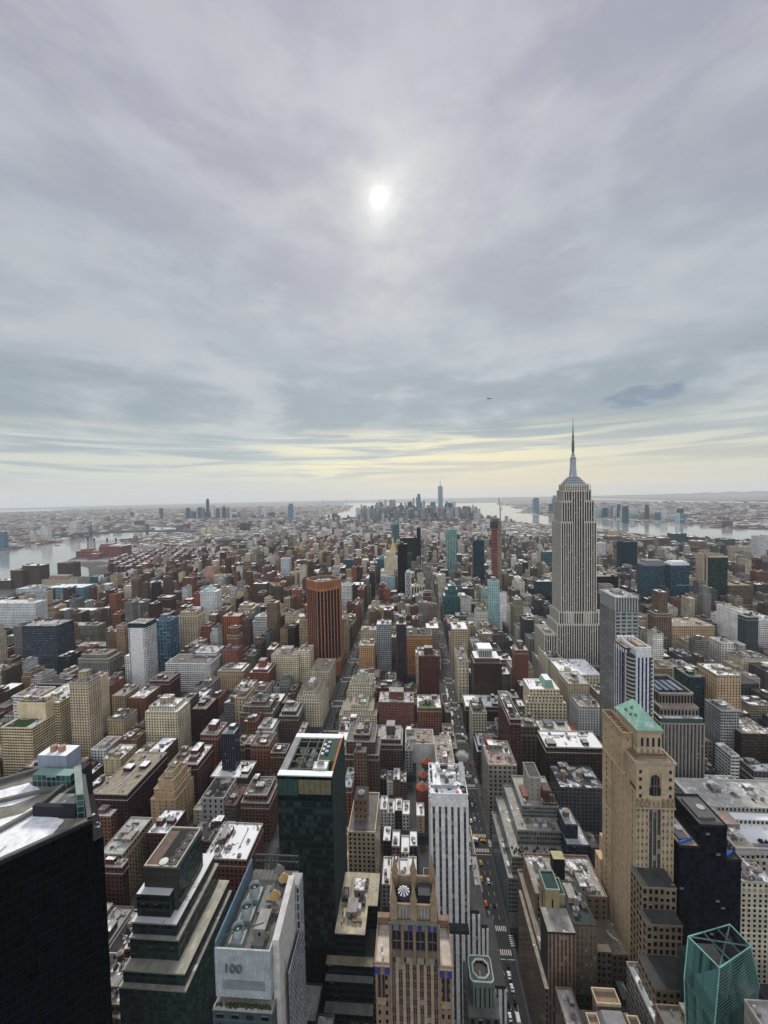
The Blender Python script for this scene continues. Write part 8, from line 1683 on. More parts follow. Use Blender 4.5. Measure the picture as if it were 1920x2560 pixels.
INDIV = {2378:(0,3,92),3220:(0,1,65),2384:(0,1,80),2361:(0,0,100),4773:(0,0,28),1964:(0,3,55),3221:(0,3,69),2366:(0,0,100),2379:(0,3,92),3683:(0,1,89),2367:(0,0,100),4770:(0,0,47),2375:(0,1,94),3728:(0,2,74),2004:(0,1,27),2411:(1,1,27),4831:(0,0,24),1967:(0,1,55),1344:(0,0,32),3784:(0,3,22),3219:(0,2,85),3788:(0,3,33),691:(0,2,60),2388:(0,3,64),2389:(0,1,71),2390:(0,0,64),2387:(0,3,64),3849:(0,1,21),1983:(0,3,26),1998:(0,0,27),4818:(0,2,33),1326:(0,2,55),725:(0,3,23),3815:(0,1,21),3852:(1,1,21),766:(0,1,16),4739:(0,3,47),714:(0,3,23),3214:(0,0,72),2419:(0,1,14),1362:(0,2,32),2412:(0,2,44),1997:(0,2,43),1319:(0,0,60),1979:(0,1,71),1327:(0,2,60),2784:(0,3,85),3748:(0,3,47),1978:(0,1,49),1328:(0,2,60),3756:(0,1,37),2790:(0,3,91),3257:(0,3,21),2414:(0,0,14),1343:(0,2,46),2835:(0,1,36),3271:(0,3,15),2791:(0,1,88),3800:(0,2,39),2399:(0,3,44),2392:(0,3,50),3276:(0,1,19),1376:(0,2,29),808:(0,0,18),802:(0,3,5),754:(0,1,16),751:(0,3,16),2793:(0,0,91),1962:(0,1,87),5640:(0,2,17),3787:(0,3,33),1985:(0,2,50),2798:(0,0,67),2794:(0,0,91),2382:(0,1,80),2850:(0,0,19),2843:(0,2,34),3301:(0,2,19),3240:(0,3,39),2797:(0,1,83),2001:(0,3,27),796:(0,2,25),792:(0,2,29),757:(0,2,31),2420:(0,1,27),706:(0,3,31),3698:(0,0,89),2391:(0,0,50),2377:(0,1,94),1360:(0,2,32),3798:(0,3,33),3729:(0,3,47),3254:(0,1,35),3261:(1,1,35),3256:(2,1,35),2806:(0,1,68),2383:(0,1,80),1996:(0,1,25),5606:(0,1,17),4828:(0,1,22),3733:(0,1,57),2849:(0,0,19),2029:(0,2,27),2049:(1,2,27),1958:(0,0,87),1995:(0,3,27),1952:(0,3,87),126:(0,3,16),760:(1,3,16),197:(0,3,5),2930:(0,1,9),2914:(1,1,9),2792:(0,0,91),2380:(0,1,84),783:(0,2,29),2879:(0,3,9),2508:(0,3,6),3682:(0,0,89),2818:(0,2,63),1309:(0,0,60),716:(0,2,60),3776:(0,3,33),2032:(0,0,14),1340:(0,2,46),3975:(0,2,15),3766:(0,3,47),3222:(0,0,65),2473:(0,1,14),1430:(0,0,18),2395:(0,0,59),1441:(0,2,26),3835:(0,3,0),3780:(0,0,47),3774:(0,3,33),3715:(0,2,74),2839:(0,2,36),2848:(1,2,36),2403:(0,0,44),2385:(0,3,59),1482:(0,1,18),5655:(0,2,17),3274:(0,3,19),2085:(0,2,14),2064:(0,2,14),6493:(0,1,10),5692:(0,3,3),4043:(0,0,0),3230:(0,3,39),3229:(0,2,65),3228:(0,2,65),2820:(0,1,54),1961:(0,2,87),1417:(0,1,18),156:(0,1,16),149:(0,0,16),3868:(0,3,21),2829:(0,1,34),2805:(0,2,83),2449:(0,1,14),2033:(0,2,27),2023:(0,0,14),1986:(0,0,43),1491:(0,1,18),1334:(0,3,48),811:(0,3,5),4854:(0,3,17),3831:(0,0,22),3241:(0,0,39),2393:(0,1,64),1305:(0,0,70),777:(0,1,16),5587:(0,1,17),4864:(0,0,10),4853:(0,0,17),4809:(0,2,28),4772:(0,2,47),4059:(0,1,1),3923:(0,1,0),3832:(0,3,21),2885:(0,0,19),2836:(0,2,34),2788:(0,3,85),2105:(0,2,14),2002:(0,3,18),840:(0,2,18),886:(1,2,18),3888:(0,2,21),2886:(0,3,6),2434:(0,2,38),1306:(0,0,60),6375:(0,3,3),5638:(0,2,17),3796:(0,0,33),3307:(0,0,15),3267:(0,2,35),3263:(0,3,15),2501:(0,0,6),2003:(0,2,26),1974:(0,2,71),1402:(0,0,18),4907:(0,0,11),3943:(0,2,21),3266:(0,3,21),3258:(0,2,39),3245:(0,0,39),3242:(0,1,39),2840:(0,2,36),2450:(0,1,14),739:(0,1,31),215:(0,1,5),4850:(0,3,10),3814:(0,1,20),3287:(0,3,19),2865:(0,3,9),2845:(0,2,34),2811:(0,1,68),2509:(0,2,14),2502:(0,0,6),2441:(0,1,14),2368:(0,0,100),1429:(0,2,26),133:(0,0,13),128:(0,2,23),4941:(0,3,8),4848:(0,2,33),3981:(0,1,21),3296:(0,2,19),1982:(0,0,43),776:(0,1,16),303:(0,1,5),157:(0,1,16),6454:(0,2,10),4827:(0,1,22),4805:(0,1,33),4042:(0,0,0),3315:(0,3,7),3259:(0,0,35),2495:(0,3,6),2455:(0,1,14),1980:(0,3,49),1954:(0,3,75),940:(0,2,18),902:(0,2,18),6452:(0,2,10),6339:(0,3,3),2966:(0,1,9),2822:(0,3,30),2426:(0,2,38),2374:(0,1,94),2138:(0,0,6),2083:(0,2,14),2012:(0,1,27),1981:(0,2,49),1966:(0,3,62),1488:(0,2,18),1283:(0,0,75),5894:(0,1,8),5780:(0,2,11),3929:(0,1,21),2873:(0,3,9),2868:(0,0,19),2851:(0,2,34),2808:(0,0,68),2537:(0,0,6),1960:(0,2,87),1551:(0,2,27),723:(0,0,31),5865:(0,2,11),5602:(0,2,17),4858:(0,0,22),3834:(0,1,21),3298:(0,1,19),2902:(0,1,9),2846:(0,2,34),2480:(0,3,6),2394:(0,1,64),2015:(0,2,27),1956:(0,0,87),1530:(0,2,27),1514:(0,2,18),1513:(0,1,18),1464:(0,2,27),1400:(0,2,25),858:(0,2,18),7979:(0,3,5),5957:(0,0,8),3911:(0,1,21),3867:(0,0,22),3403:(0,0,2),3339:(0,3,2),3275:(0,2,35),3250:(0,2,42),3243:(0,1,35),2398:(0,3,50),2173:(0,0,6),2159:(0,2,14),2070:(0,2,27),2000:(0,3,27),1583:(0,2,27),1582:(0,2,27)}
def lot_words(k):
 (x0,x1,y0,y1,h,pal,ci,r1,r2,kind) = LOTS[k];rr = random.Random(k * 31 + 7)
 sty = rr.choices(['punch','sparse','gridb','wband','archrow','vstripe','punch2'],[50,8,16,8,8,4,3])[0];snow = rr.choice([0,0,.1,.15,.25,.35,.5,.8])
 nm = (NAMES_E if pal is PAL_E else NAMES_W)[ci] if kind == 'near' else 'dark red'
 return ('low ' if h < 22 else 'tall ' if h > 44 else '') + nm,('row house' if x1 - x0 < 10 else 'block'),(' with snowy roof' if snow > .5 else ' with bare roof' if snow < .05 else '')
RELS = ('left of','right of','behind','in front of')
ORDS = ('','second ','third ','fourth ','fifth ','sixth ','seventh ','eighth ','ninth ','tenth ')
if not SURVEY:
 for k,(oi_,ri,hi) in INDIV.items():
  (x0,x1,y0,y1,h,pal,ci,r1,r2,kind) = LOTS[k];w = x1 - x0
  nm = 'row_house' if w < 10 else ('apartment_building' if x0 < -60 else 'loft_building')
  cat = {'row_house': 'row house','apartment_building': 'apartment building','loft_building': 'loft building'}[nm]
  A_,B_,C_ = lot_words(k)
  lab = '%s %s%s, %s%s the %s' % (A_,B_,C_,ORDS[oi_] or 'nearest ',RELS[ri],ANCH[hi])
  if len(lab.split()) > 16: lab = lab.replace(C_ + ',',',') if C_ else lab
  e = empty(nm,(x0 + x1) / 2,(y0 + y1) / 2,0,lab,cat,'ordinary buildings of the city blocks');emit_lot(k,None,e)
mb = MB();LOTFACE = []
for k in range(len(LOTS)):
 if not SURVEY and k in INDIV: continue
 n0 = len(mb.f);emit_lot(k,mb);LOTFACE.append((n0,len(mb.f),k))
tag(mb.build('distant_buildings'),'countless further buildings of the city filling the blocks out to the horizon','buildings',kind='stuff')

# ------------------------------------------------------------------ traffic
def car_mesh(body,L=4.6,Wd=1.8,kind='car'):
 m,gl,tr = MB(),MB(),MB();w = Wd / 2
 if kind == 'car':
  prof = [(-L / 2,.35),(-L / 2,.85),(-L / 2 + .25,.98),(-L * .28,1.02),(L * .17,1.02),(L / 2 - .3,.86),(L / 2,.7),(L / 2,.35)]
  for i in range(len(prof)):
   (a,za),(b,zb) = prof[i],prof[(i + 1) % len(prof)];m.face([(-w,a,za),(-w,b,zb),(w,b,zb),(w,a,za)],body)
  m.face([(-w,a,z) for a,z in prof[::-1]],body);m.face([(w,a,z) for a,z in prof],body)
  m.box(-w + .2,w - .2,-L * .22,L * .06,1.40,1.46,body)
  A = [(-w + .06,-L * .34),(w - .06,-L * .34),(w - .06,L * .2),(-w + .06,L * .2)];B = [(-w + .22,-L * .23),(w - .22,-L * .23),(w - .22,L * .07),(-w + .22,L * .07)]
  for i in range(4): j = (i + 1) % 4;gl.face([(*A[i],1.0),(*A[j],1.0),(*B[j],1.41),(*B[i],1.41)],(.02,.025,.03),3)
 else:
  m.box(-w,w,-L / 2,L * (.5 if kind == 'bus' else .24),.45,3.0,body)
  if kind == 'van': m.box(-w,w,L * .24,L / 2,.45,1.6,body);gl.box(-w + .1,w - .1,L * .25,L * .42,1.6,2.4,(.02,.025,.03),mi=3)
  else: gl.box(-w - .02,w + .02,-L / 2 + .5,L / 2 - .3,1.5,2.4,(.03,.035,.04),mi=3);m.box(-w + .5,w - .5,-L * .3,-L * .1,3.0,3.25,(.5,.5,.5))
 return m.mesh('body'),gl.mesh('window')
def wheel_mesh():
 m = MB();n = 10
 for s in (-.11,.11):
  m.face([(s,.33 * cos(2 * pi * i / n),.33 + .33 * sin(2 * pi * i / n)) for i in (range(n) if s > 0 else range(n - 1,-1,-1))],(.02,.02,.02))
 for i in range(n):
  a,b = 2 * pi * i / n,2 * pi * (i + 1) / n;m.face([(-.11,.33 * cos(a),.33 + .33 * sin(a)),(.11,.33 * cos(a),.33 + .33 * sin(a)),(.11,.33 * cos(b),.33 + .33 * sin(b)),(-.11,.33 * cos(b),.33 + .33 * sin(b))],(.02,.02,.02))
 return m.mesh('wheel')
WH = wheel_mesh();CARS = {}
CC = dict(yellow=(.72,.34,.03),white=(.72,.73,.75),black=(.015,.015,.018),grey=(.16,.17,.18),silver=(.42,.43,.45),orange=(.65,.14,.03),red=(.3,.02,.02),blue=(.03,.06,.14))
def place_car(x,y,cn,kind,label,group,rz=0.0):
 key = (cn,kind)
 if key not in CARS: CARS[key] = car_mesh(CC[cn],*{'car': (4.6,1.85,'car'),'bus': (12,2.6,'bus'),'van': (6.6,2.2,'van')}[kind])
 b,g = CARS[key];nm = {'car': 'taxi' if cn == 'yellow' else 'car','bus': 'bus','van': 'delivery_truck'}[kind]
 e = empty(nm,x,y,.17,label,nm.replace('_',' '),group);e.rotation_euler.z = rz
 sub(e,'body',b);sub(e,'window',g)
 L,w = {'car': (1.45,.83),'bus': (4,1.2),'van': (2.2,1.0)}[kind]
 if y < 620:
  for sx in (-w,w):
   for sy in (-L,L): sub(e,'wheel',WH,(sx,sy,0))
VEH = [
(53.4,339.5,'yellow','car','yellow taxi, the farther of two in line on the avenue between crossings','vehicles on the main avenue',0.0),
(51.5,324.7,'yellow','car','yellow taxi, the nearer of two in line on the avenue between crossings','vehicles on the main avenue',0.0),
(54.0,365.6,'yellow','car','yellow taxi turning at the far crossing beside a white truck','vehicles on the main avenue',1.4),
(59.5,361.9,'yellow','car','yellow taxi crossing the junction right of the white truck','vehicles on the main avenue',1.4),
(51.5,304.6,'orange','car','orange red car on the avenue before the crossing','vehicles on the main avenue',0.0),
(56.9,323.0,'white','car','white car parked at the right kerb beside two taxis','vehicles on the main avenue',0.0),
(51.8,384.2,'white','car','white car waiting left of two cars above the far crossing','vehicles on the main avenue',0.0),
(55.5,386.3,'silver','car','silver car beside a white car above the far crossing','vehicles on the main avenue',0.0),
(55.7,404.9,'white','car','white car far up the avenue beside the white striped tower','vehicles on the main avenue',0.0),
(51.5,361.4,'white','van','white truck at the far junction against the white striped tower','vehicles on the main avenue',1.4),
(51.5,265.6,'white','car','white car just below the nearest striped crossing','vehicles on the main avenue',0.0),
(51.5,273.9,'grey','car','grey car passing over the nearest striped crossing','vehicles on the main avenue',0.0),
(58.1,257.8,'white','car','white car at the right kerb, first below the crossing','vehicles on the main avenue',0.0),
(58.4,251.0,'white','car','white car at the right kerb, second below the crossing','vehicles on the main avenue',0.0),
(54.3,244.4,'black','car','dark car in the middle lane near the bottom','vehicles on the main avenue',0.0),
(58.4,245.2,'black','car','black car at the right kerb near the bottom','vehicles on the main avenue',0.0),
(53.7,236.2,'white','car','white car at the bottom edge of the avenue','vehicles on the main avenue',0.0),
(58.0,235.6,'white','van','white van at the bottom edge beside a white car','vehicles on the main avenue',0.0),
(52.6,296.3,'grey','car','grey car just above the nearest junction','vehicles on the main avenue',0.0),
(57.6,304.6,'black','car','black car parked at the right kerb before the junction','vehicles on the main avenue',0.0),
(58.7,264.6,'black','car','black car parked at the right kerb below the crossing','vehicles on the main avenue',0.0),
(50.5,641.3,'white','bus','white bus, right one of a pair beside the dark red tower','vehicles on the main avenue',0.0),
(50.5,627.1,'white','bus','white bus, left and nearer one of a pair beside the dark red tower','vehicles on the main avenue',0.0),
(51.8,572.6,'white','bus','white bus by the brown building with the green roof terrace','vehicles on the main avenue',0.0),
(50.5,550.4,'white','bus','white bus nearest the viewer on the main avenue','vehicles on the main avenue',0.0),
(50.5,597.6,'white','car','white car in the lane above the green terrace building','vehicles on the main avenue',0.0),
(50.5,565.8,'silver','car','silver car beside a white bus on the main avenue','vehicles on the main avenue',0.0),
(50.5,591.9,'grey','car','grey car in the right lane above the green terrace building','vehicles on the main avenue',0.0),
(50.5,658.6,'white','car','white car ahead of the pair of buses','vehicles on the main avenue',0.0),
(54.5,575.0,'silver','car','small silver car, third nearest such car far up the main avenue','vehicles on the main avenue',0.0),
(52.2,430.6,'black','van','small black truck, nearest such truck far up the main avenue','vehicles on the main avenue',0.0),
(52.2,525.4,'grey','car','small grey car, second nearest such car far up the main avenue','vehicles on the main avenue',0.0),
(54.5,894.4,'black','van','small black truck, second nearest such truck far up the main avenue','vehicles on the main avenue',0.0),
(52.2,895.6,'silver','car','small silver car, fourth nearest such car far up the main avenue','vehicles on the main avenue',0.0),
(54.5,490.5,'black','car','small black car, nearest such car far up the main avenue','vehicles on the main avenue',0.0),
(57.5,442.9,'grey','car','small grey car, nearest such car far up the main avenue','vehicles on the main avenue',0.0),
(62.8,541.8,'white','car','small white car, third nearest such car far up the main avenue','vehicles on the main avenue',0.0),
(62.8,902.7,'white','car','small white car, thirteenth nearest such car far up the main avenue','vehicles on the main avenue',0.0),
(57.5,907.3,'black','car','small black car, sixth nearest such car far up the main avenue','vehicles on the main avenue',0.0),
(62.8,565.8,'black','car','small black car, second nearest such car far up the main avenue','vehicles on the main avenue',0.0),
(57.5,885.7,'white','car','small white car, twelfth nearest such car far up the main avenue','vehicles on the main avenue',0.0),
(57.5,706.5,'grey','car','small grey car, fourth nearest such car far up the main avenue','vehicles on the main avenue',0.0),
(54.5,998.3,'white','car','small white car, fifteenth nearest such car far up the main avenue','vehicles on the main avenue',0.0),
(54.5,777.4,'black','car','small black car, third nearest such car far up the main avenue','vehicles on the main avenue',0.0),
(60.5,845.6,'black','car','small black car, fourth nearest such car far up the main avenue','vehicles on the main avenue',0.0),
(57.5,451.6,'white','car','small white car, nearest such car far up the main avenue','vehicles on the main avenue',0.0),
(62.8,765.4,'white','car','small white car, ninth nearest such car far up the main avenue','vehicles on the main avenue',0.0),
(52.2,416.1,'silver','car','small silver car, nearest such car far up the main avenue','vehicles on the main avenue',0.0),
(57.5,838.3,'red','car','small red car, second nearest such car far up the main avenue','vehicles on the main avenue',0.0),
(57.5,586.2,'white','car','small white car, fifth nearest such car far up the main avenue','vehicles on the main avenue',0.0),
(62.8,804.8,'white','car','small white car, eleventh nearest such car far up the main avenue','vehicles on the main avenue',0.0),
(60.5,568.1,'white','car','small white car, fourth nearest such car far up the main avenue','vehicles on the main avenue',0.0),
(54.5,592.1,'white','car','small white car, sixth nearest such car far up the main avenue','vehicles on the main avenue',0.0),
(54.5,612.8,'silver','van','small silver truck, nearest such truck far up the main avenue','vehicles on the main avenue',0.0),
(62.8,449.2,'blue','car','small blue car, nearest such car far up the main avenue','vehicles on the main avenue',0.0),
(54.5,459.3,'white','car','small white car, second nearest such car far up the main avenue','vehicles on the main avenue',0.0),
(54.5,760.0,'grey','car','small grey car, fifth nearest such car far up the main avenue','vehicles on the main avenue',0.0),
(57.5,998.6,'white','car','small white car, sixteenth nearest such car far up the main avenue','vehicles on the main avenue',0.0),
(60.5,787.5,'white','car','small white car, tenth nearest such car far up the main avenue','vehicles on the main avenue',0.0),
(60.5,640.5,'white','car','small white car, seventh nearest such car far up the main avenue','vehicles on the main avenue',0.0),
(60.5,896.9,'black','car','small black car, fifth nearest such car far up the main avenue','vehicles on the main avenue',0.0),
(57.5,544.6,'grey','car','small grey car, third nearest such car far up the main avenue','vehicles on the main avenue',0.0),
(60.5,920.5,'white','car','small white car, fourteenth nearest such car far up the main avenue','vehicles on the main avenue',0.0),
(57.5,734.9,'blue','car','small blue car, second nearest such car far up the main avenue','vehicles on the main avenue',0.0),
(52.2,691.5,'white','car','small white car, eighth nearest such car far up the main avenue','vehicles on the main avenue',0.0),
(62.8,938.9,'yellow','car','small yellow taxi, nearest such taxi far up the main avenue','vehicles on the main avenue',0.0),
(60.5,877.7,'grey','car','small grey car, sixth nearest such car far up the main avenue','vehicles on the main avenue',0.0),
(62.8,521.3,'silver','car','small silver car, second nearest such car far up the main avenue','vehicles on the main avenue',0.0),
(57.5,952.9,'red','car','small red car, third nearest such car far up the main avenue','vehicles on the main avenue',0.0),
(57.5,976.7,'grey','car','small grey car, seventh nearest such car far up the main avenue','vehicles on the main avenue',0.0),
(62.8,467.9,'red','car','small red car, nearest such car far up the main avenue','vehicles on the main avenue',0.0),
(52.2,920.7,'silver','car','small silver car, fifth nearest such car far up the main avenue','vehicles on the main avenue',0.0),
(60.5,523.3,'white','van','small white truck, nearest such truck far up the main avenue','vehicles on the main avenue',0.0),
(-124.7,781.6,'white','car','small white car, third nearest such car far up the park avenue','vehicles on the park avenue',0.0),
(-105.7,931.6,'grey','car','small grey car, ninth nearest such car far up the park avenue','vehicles on the park avenue',0.0),
(-118.3,530.7,'grey','car','small grey car, second nearest such car far up the park avenue','vehicles on the park avenue',0.0),
(-99.3,873.2,'black','car','small black car, eighth nearest such car far up the park avenue','vehicles on the park avenue',0.0),
(-124.7,484.2,'silver','car','small silver car, nearest such car far up the park avenue','vehicles on the park avenue',0.0),
(-99.3,924.2,'grey','car','small grey car, eighth nearest such car far up the park avenue','vehicles on the park avenue',0.0),
(-105.0,484.6,'yellow','van','small yellow truck, nearest such truck far up the park avenue','vehicles on the park avenue',0.0),
(-105.0,909.1,'yellow','car','small yellow taxi, fourth nearest such taxi far up the park avenue','vehicles on the park avenue',0.0),
(-99.3,694.1,'white','van','small white truck, nearest such truck far up the park avenue','vehicles on the park avenue',0.0),
(-105.7,570.9,'black','van','small black truck, nearest such truck far up the park avenue','vehicles on the park avenue',0.0),
(-99.3,887.1,'black','van','small black truck, second nearest such truck far up the park avenue','vehicles on the park avenue',0.0),
(-105.7,920.4,'silver','car','small silver car, fourth nearest such car far up the park avenue','vehicles on the park avenue',0.0),
(-118.3,796.7,'yellow','car','small yellow taxi, third nearest such taxi far up the park avenue','vehicles on the park avenue',0.0),
(-124.7,887.1,'white','car','small white car, sixth nearest such car far up the park avenue','vehicles on the park avenue',0.0),
(-118.3,835.8,'black','car','small black car, seventh nearest such car far up the park avenue','vehicles on the park avenue',0.0),
(-105.0,743.4,'yellow','car','small yellow taxi, second nearest such taxi far up the park avenue','vehicles on the park avenue',0.0),
(-124.7,802.9,'white','car','small white car, fifth nearest such car far up the park avenue','vehicles on the park avenue',0.0),
(-99.3,711.2,'white','car','small white car, second nearest such car far up the park avenue','vehicles on the park avenue',0.0),
(-105.0,639.8,'silver','van','small silver truck, nearest such truck far up the park avenue','vehicles on the park avenue',0.0),
(-124.7,819.0,'grey','car','small grey car, fifth nearest such car far up the park avenue','vehicles on the park avenue',0.0),
(-105.7,878.2,'grey','van','small grey truck, third nearest such truck far up the park avenue','vehicles on the park avenue',0.0),
(-99.3,785.8,'black','car','small black car, sixth nearest such car far up the park avenue','vehicles on the park avenue',0.0),
(-99.3,642.8,'grey','car','small grey car, third nearest such car far up the park avenue','vehicles on the park avenue',0.0),
(-99.3,539.5,'yellow','car','small yellow taxi, nearest such taxi far up the park avenue','vehicles on the park avenue',0.0),
(-99.3,934.6,'white','car','small white car, seventh nearest such car far up the park avenue','vehicles on the park avenue',0.0),
(-118.3,624.6,'black','car','small black car, fourth nearest such car far up the park avenue','vehicles on the park avenue',0.0),
(-99.3,971.7,'yellow','car','small yellow taxi, fifth nearest such taxi far up the park avenue','vehicles on the park avenue',0.0),
(-124.7,528.7,'grey','car','small grey car, nearest such car far up the park avenue','vehicles on the park avenue',0.0),
(-99.3,995.8,'white','van','small white truck, second nearest such truck far up the park avenue','vehicles on the park avenue',0.0),
(-105.7,818.2,'silver','car','small silver car, third nearest such car far up the park avenue','vehicles on the park avenue',0.0),
(-118.3,942.2,'silver','car','small silver car, fifth nearest such car far up the park avenue','vehicles on the park avenue',0.0),
(-118.3,857.6,'grey','car','small grey car, seventh nearest such car far up the park avenue','vehicles on the park avenue',0.0),
(-105.7,943.4,'black','car','small black car, ninth nearest such car far up the park avenue','vehicles on the park avenue',0.0),
(-105.0,598.9,'black','car','small black car, third nearest such car far up the park avenue','vehicles on the park avenue',0.0),
(-105.7,828.2,'grey','car','small grey car, sixth nearest such car far up the park avenue','vehicles on the park avenue',0.0),
(-105.7,789.0,'white','car','small white car, fourth nearest such car far up the park avenue','vehicles on the park avenue',0.0),
(-105.0,778.1,'black','car','small black car, fifth nearest such car far up the park avenue','vehicles on the park avenue',0.0),
(-105.0,710.7,'grey','car','small grey car, fourth nearest such car far up the park avenue','vehicles on the park avenue',0.0),
(-118.3,957.4,'white','car','small white car, eighth nearest such car far up the park avenue','vehicles on the park avenue',0.0),
(-99.3,821.2,'grey','van','small grey truck, nearest such truck far up the park avenue','vehicles on the park avenue',0.0),
(-105.0,450.4,'white','car','small white car, nearest such car far up the park avenue','vehicles on the park avenue',0.0),
(-118.3,457.8,'black','car','small black car, nearest such car far up the park avenue','vehicles on the park avenue',0.0),
(-124.7,932.1,'grey','car','small grey car, tenth nearest such car far up the park avenue','vehicles on the park avenue',0.0),
(-118.3,849.5,'grey','van','small grey truck, second nearest such truck far up the park avenue','vehicles on the park avenue',0.0),
(-124.7,753.6,'silver','car','small silver car, second nearest such car far up the park avenue','vehicles on the park avenue',0.0),
(-99.3,527.2,'black','car','small black car, second nearest such car far up the park avenue','vehicles on the park avenue',0.0),
(203,578.1,'white','car','small white car, second nearest such car far up the avenue by the red roofed hall','vehicles by the red roofed hall',0.0),
(210.7,601.9,'yellow','car','small yellow taxi, second nearest such taxi far up the avenue by the red roofed hall','vehicles by the red roofed hall',0.0),
(207.1,527.4,'blue','car','small blue car, nearest such car far up the avenue by the red roofed hall','vehicles by the red roofed hall',0.0),
(195.3,556.5,'silver','car','small silver car, nearest such car far up the avenue by the red roofed hall','vehicles by the red roofed hall',0.0),
(195.3,621.8,'yellow','car','small yellow taxi, third nearest such taxi far up the avenue by the red roofed hall','vehicles by the red roofed hall',0.0),
(210.7,521.0,'yellow','car','small yellow taxi, nearest such taxi far up the avenue by the red roofed hall','vehicles by the red roofed hall',0.0),
(207.1,639.6,'silver','van','small silver truck, nearest such truck far up the avenue by the red roofed hall','vehicles by the red roofed hall',0.0),
(207.1,560.3,'white','car','small white car, nearest such car far up the avenue by the red roofed hall','vehicles by the red roofed hall',0.0),
(198.9,532.9,'grey','van','small grey truck, nearest such truck far up the avenue by the red roofed hall','vehicles by the red roofed hall',0.0),
(-273,411.7,'yellow','car','small yellow taxi, third nearest such taxi far up the avenue by the dark red hotel','vehicles by the dark red hotel',0.0),
(-278.3,398.5,'white','car','small white car, third nearest such car far up the avenue by the dark red hotel','vehicles by the dark red hotel',0.0),
(-267.7,336.9,'yellow','car','small yellow taxi, nearest such taxi far up the avenue by the dark red hotel','vehicles by the dark red hotel',0.0),
(-273,396.9,'white','car','small white car, second nearest such car far up the avenue by the dark red hotel','vehicles by the dark red hotel',0.0),
(-278.3,372.6,'grey','van','small grey truck, nearest such truck far up the avenue by the dark red hotel','vehicles by the dark red hotel',0.0),
(-276.0,385.6,'black','car','small black car, nearest such car far up the avenue by the dark red hotel','vehicles by the dark red hotel',0.0),
(-267.7,385.3,'white','car','small white car, nearest such car far up the avenue by the dark red hotel','vehicles by the dark red hotel',0.0),
(-278.3,360.9,'yellow','car','small yellow taxi, second nearest such taxi far up the avenue by the dark red hotel','vehicles by the dark red hotel',0.0)]
for v in VEH: place_car(*v)

# ------------------------------------------------------------------ trees
def tree_meshes(seed,leafy):
 rr = random.Random(seed);t,c_ = MB(),MB();tc = (.055,.045,.038)
 t.cyl(0,0,0,4,.3,.18,7,tc)
 tips = []
 for k in range(9):
  a = k * 2.4;z = 2.6 + k * .25;q = (1.6 * cos(a) * rr.uniform(.7,1.3),1.6 * sin(a) * rr.uniform(.7,1.3),z + rr.uniform(1.4,3.0));t.bar((0,0,z),q,.09,tc);tips.append(q)
 for (x,y,z) in tips:
  for j in range(34 if leafy else 22):
   d = Vector((rr.gauss(0,1),rr.gauss(0,1),rr.gauss(.3,.8))) * (.8 if leafy else .75);p = Vector((x,y,z)) + d;s = rr.uniform(.16,.42);g = rr.uniform(.5,1.6)
   cc = (.03 * g,.042 * g,.022 * g) if leafy else (.075 * g,.060 * g,.048 * g);n = Vector((rr.gauss(0,1),rr.gauss(0,1),rr.gauss(0,1))).normalized();u = n.orthogonal().normalized() * s;v = n.cross(u) * (.7 if leafy else .28)
   c_.face([tuple(p - u - v),tuple(p + u - v),tuple(p + u + v),tuple(p - u + v)],cc)
 return t.mesh('trunk'),c_.mesh('crown')
TM = [tree_meshes(s,s == 2) for s in range(3)]
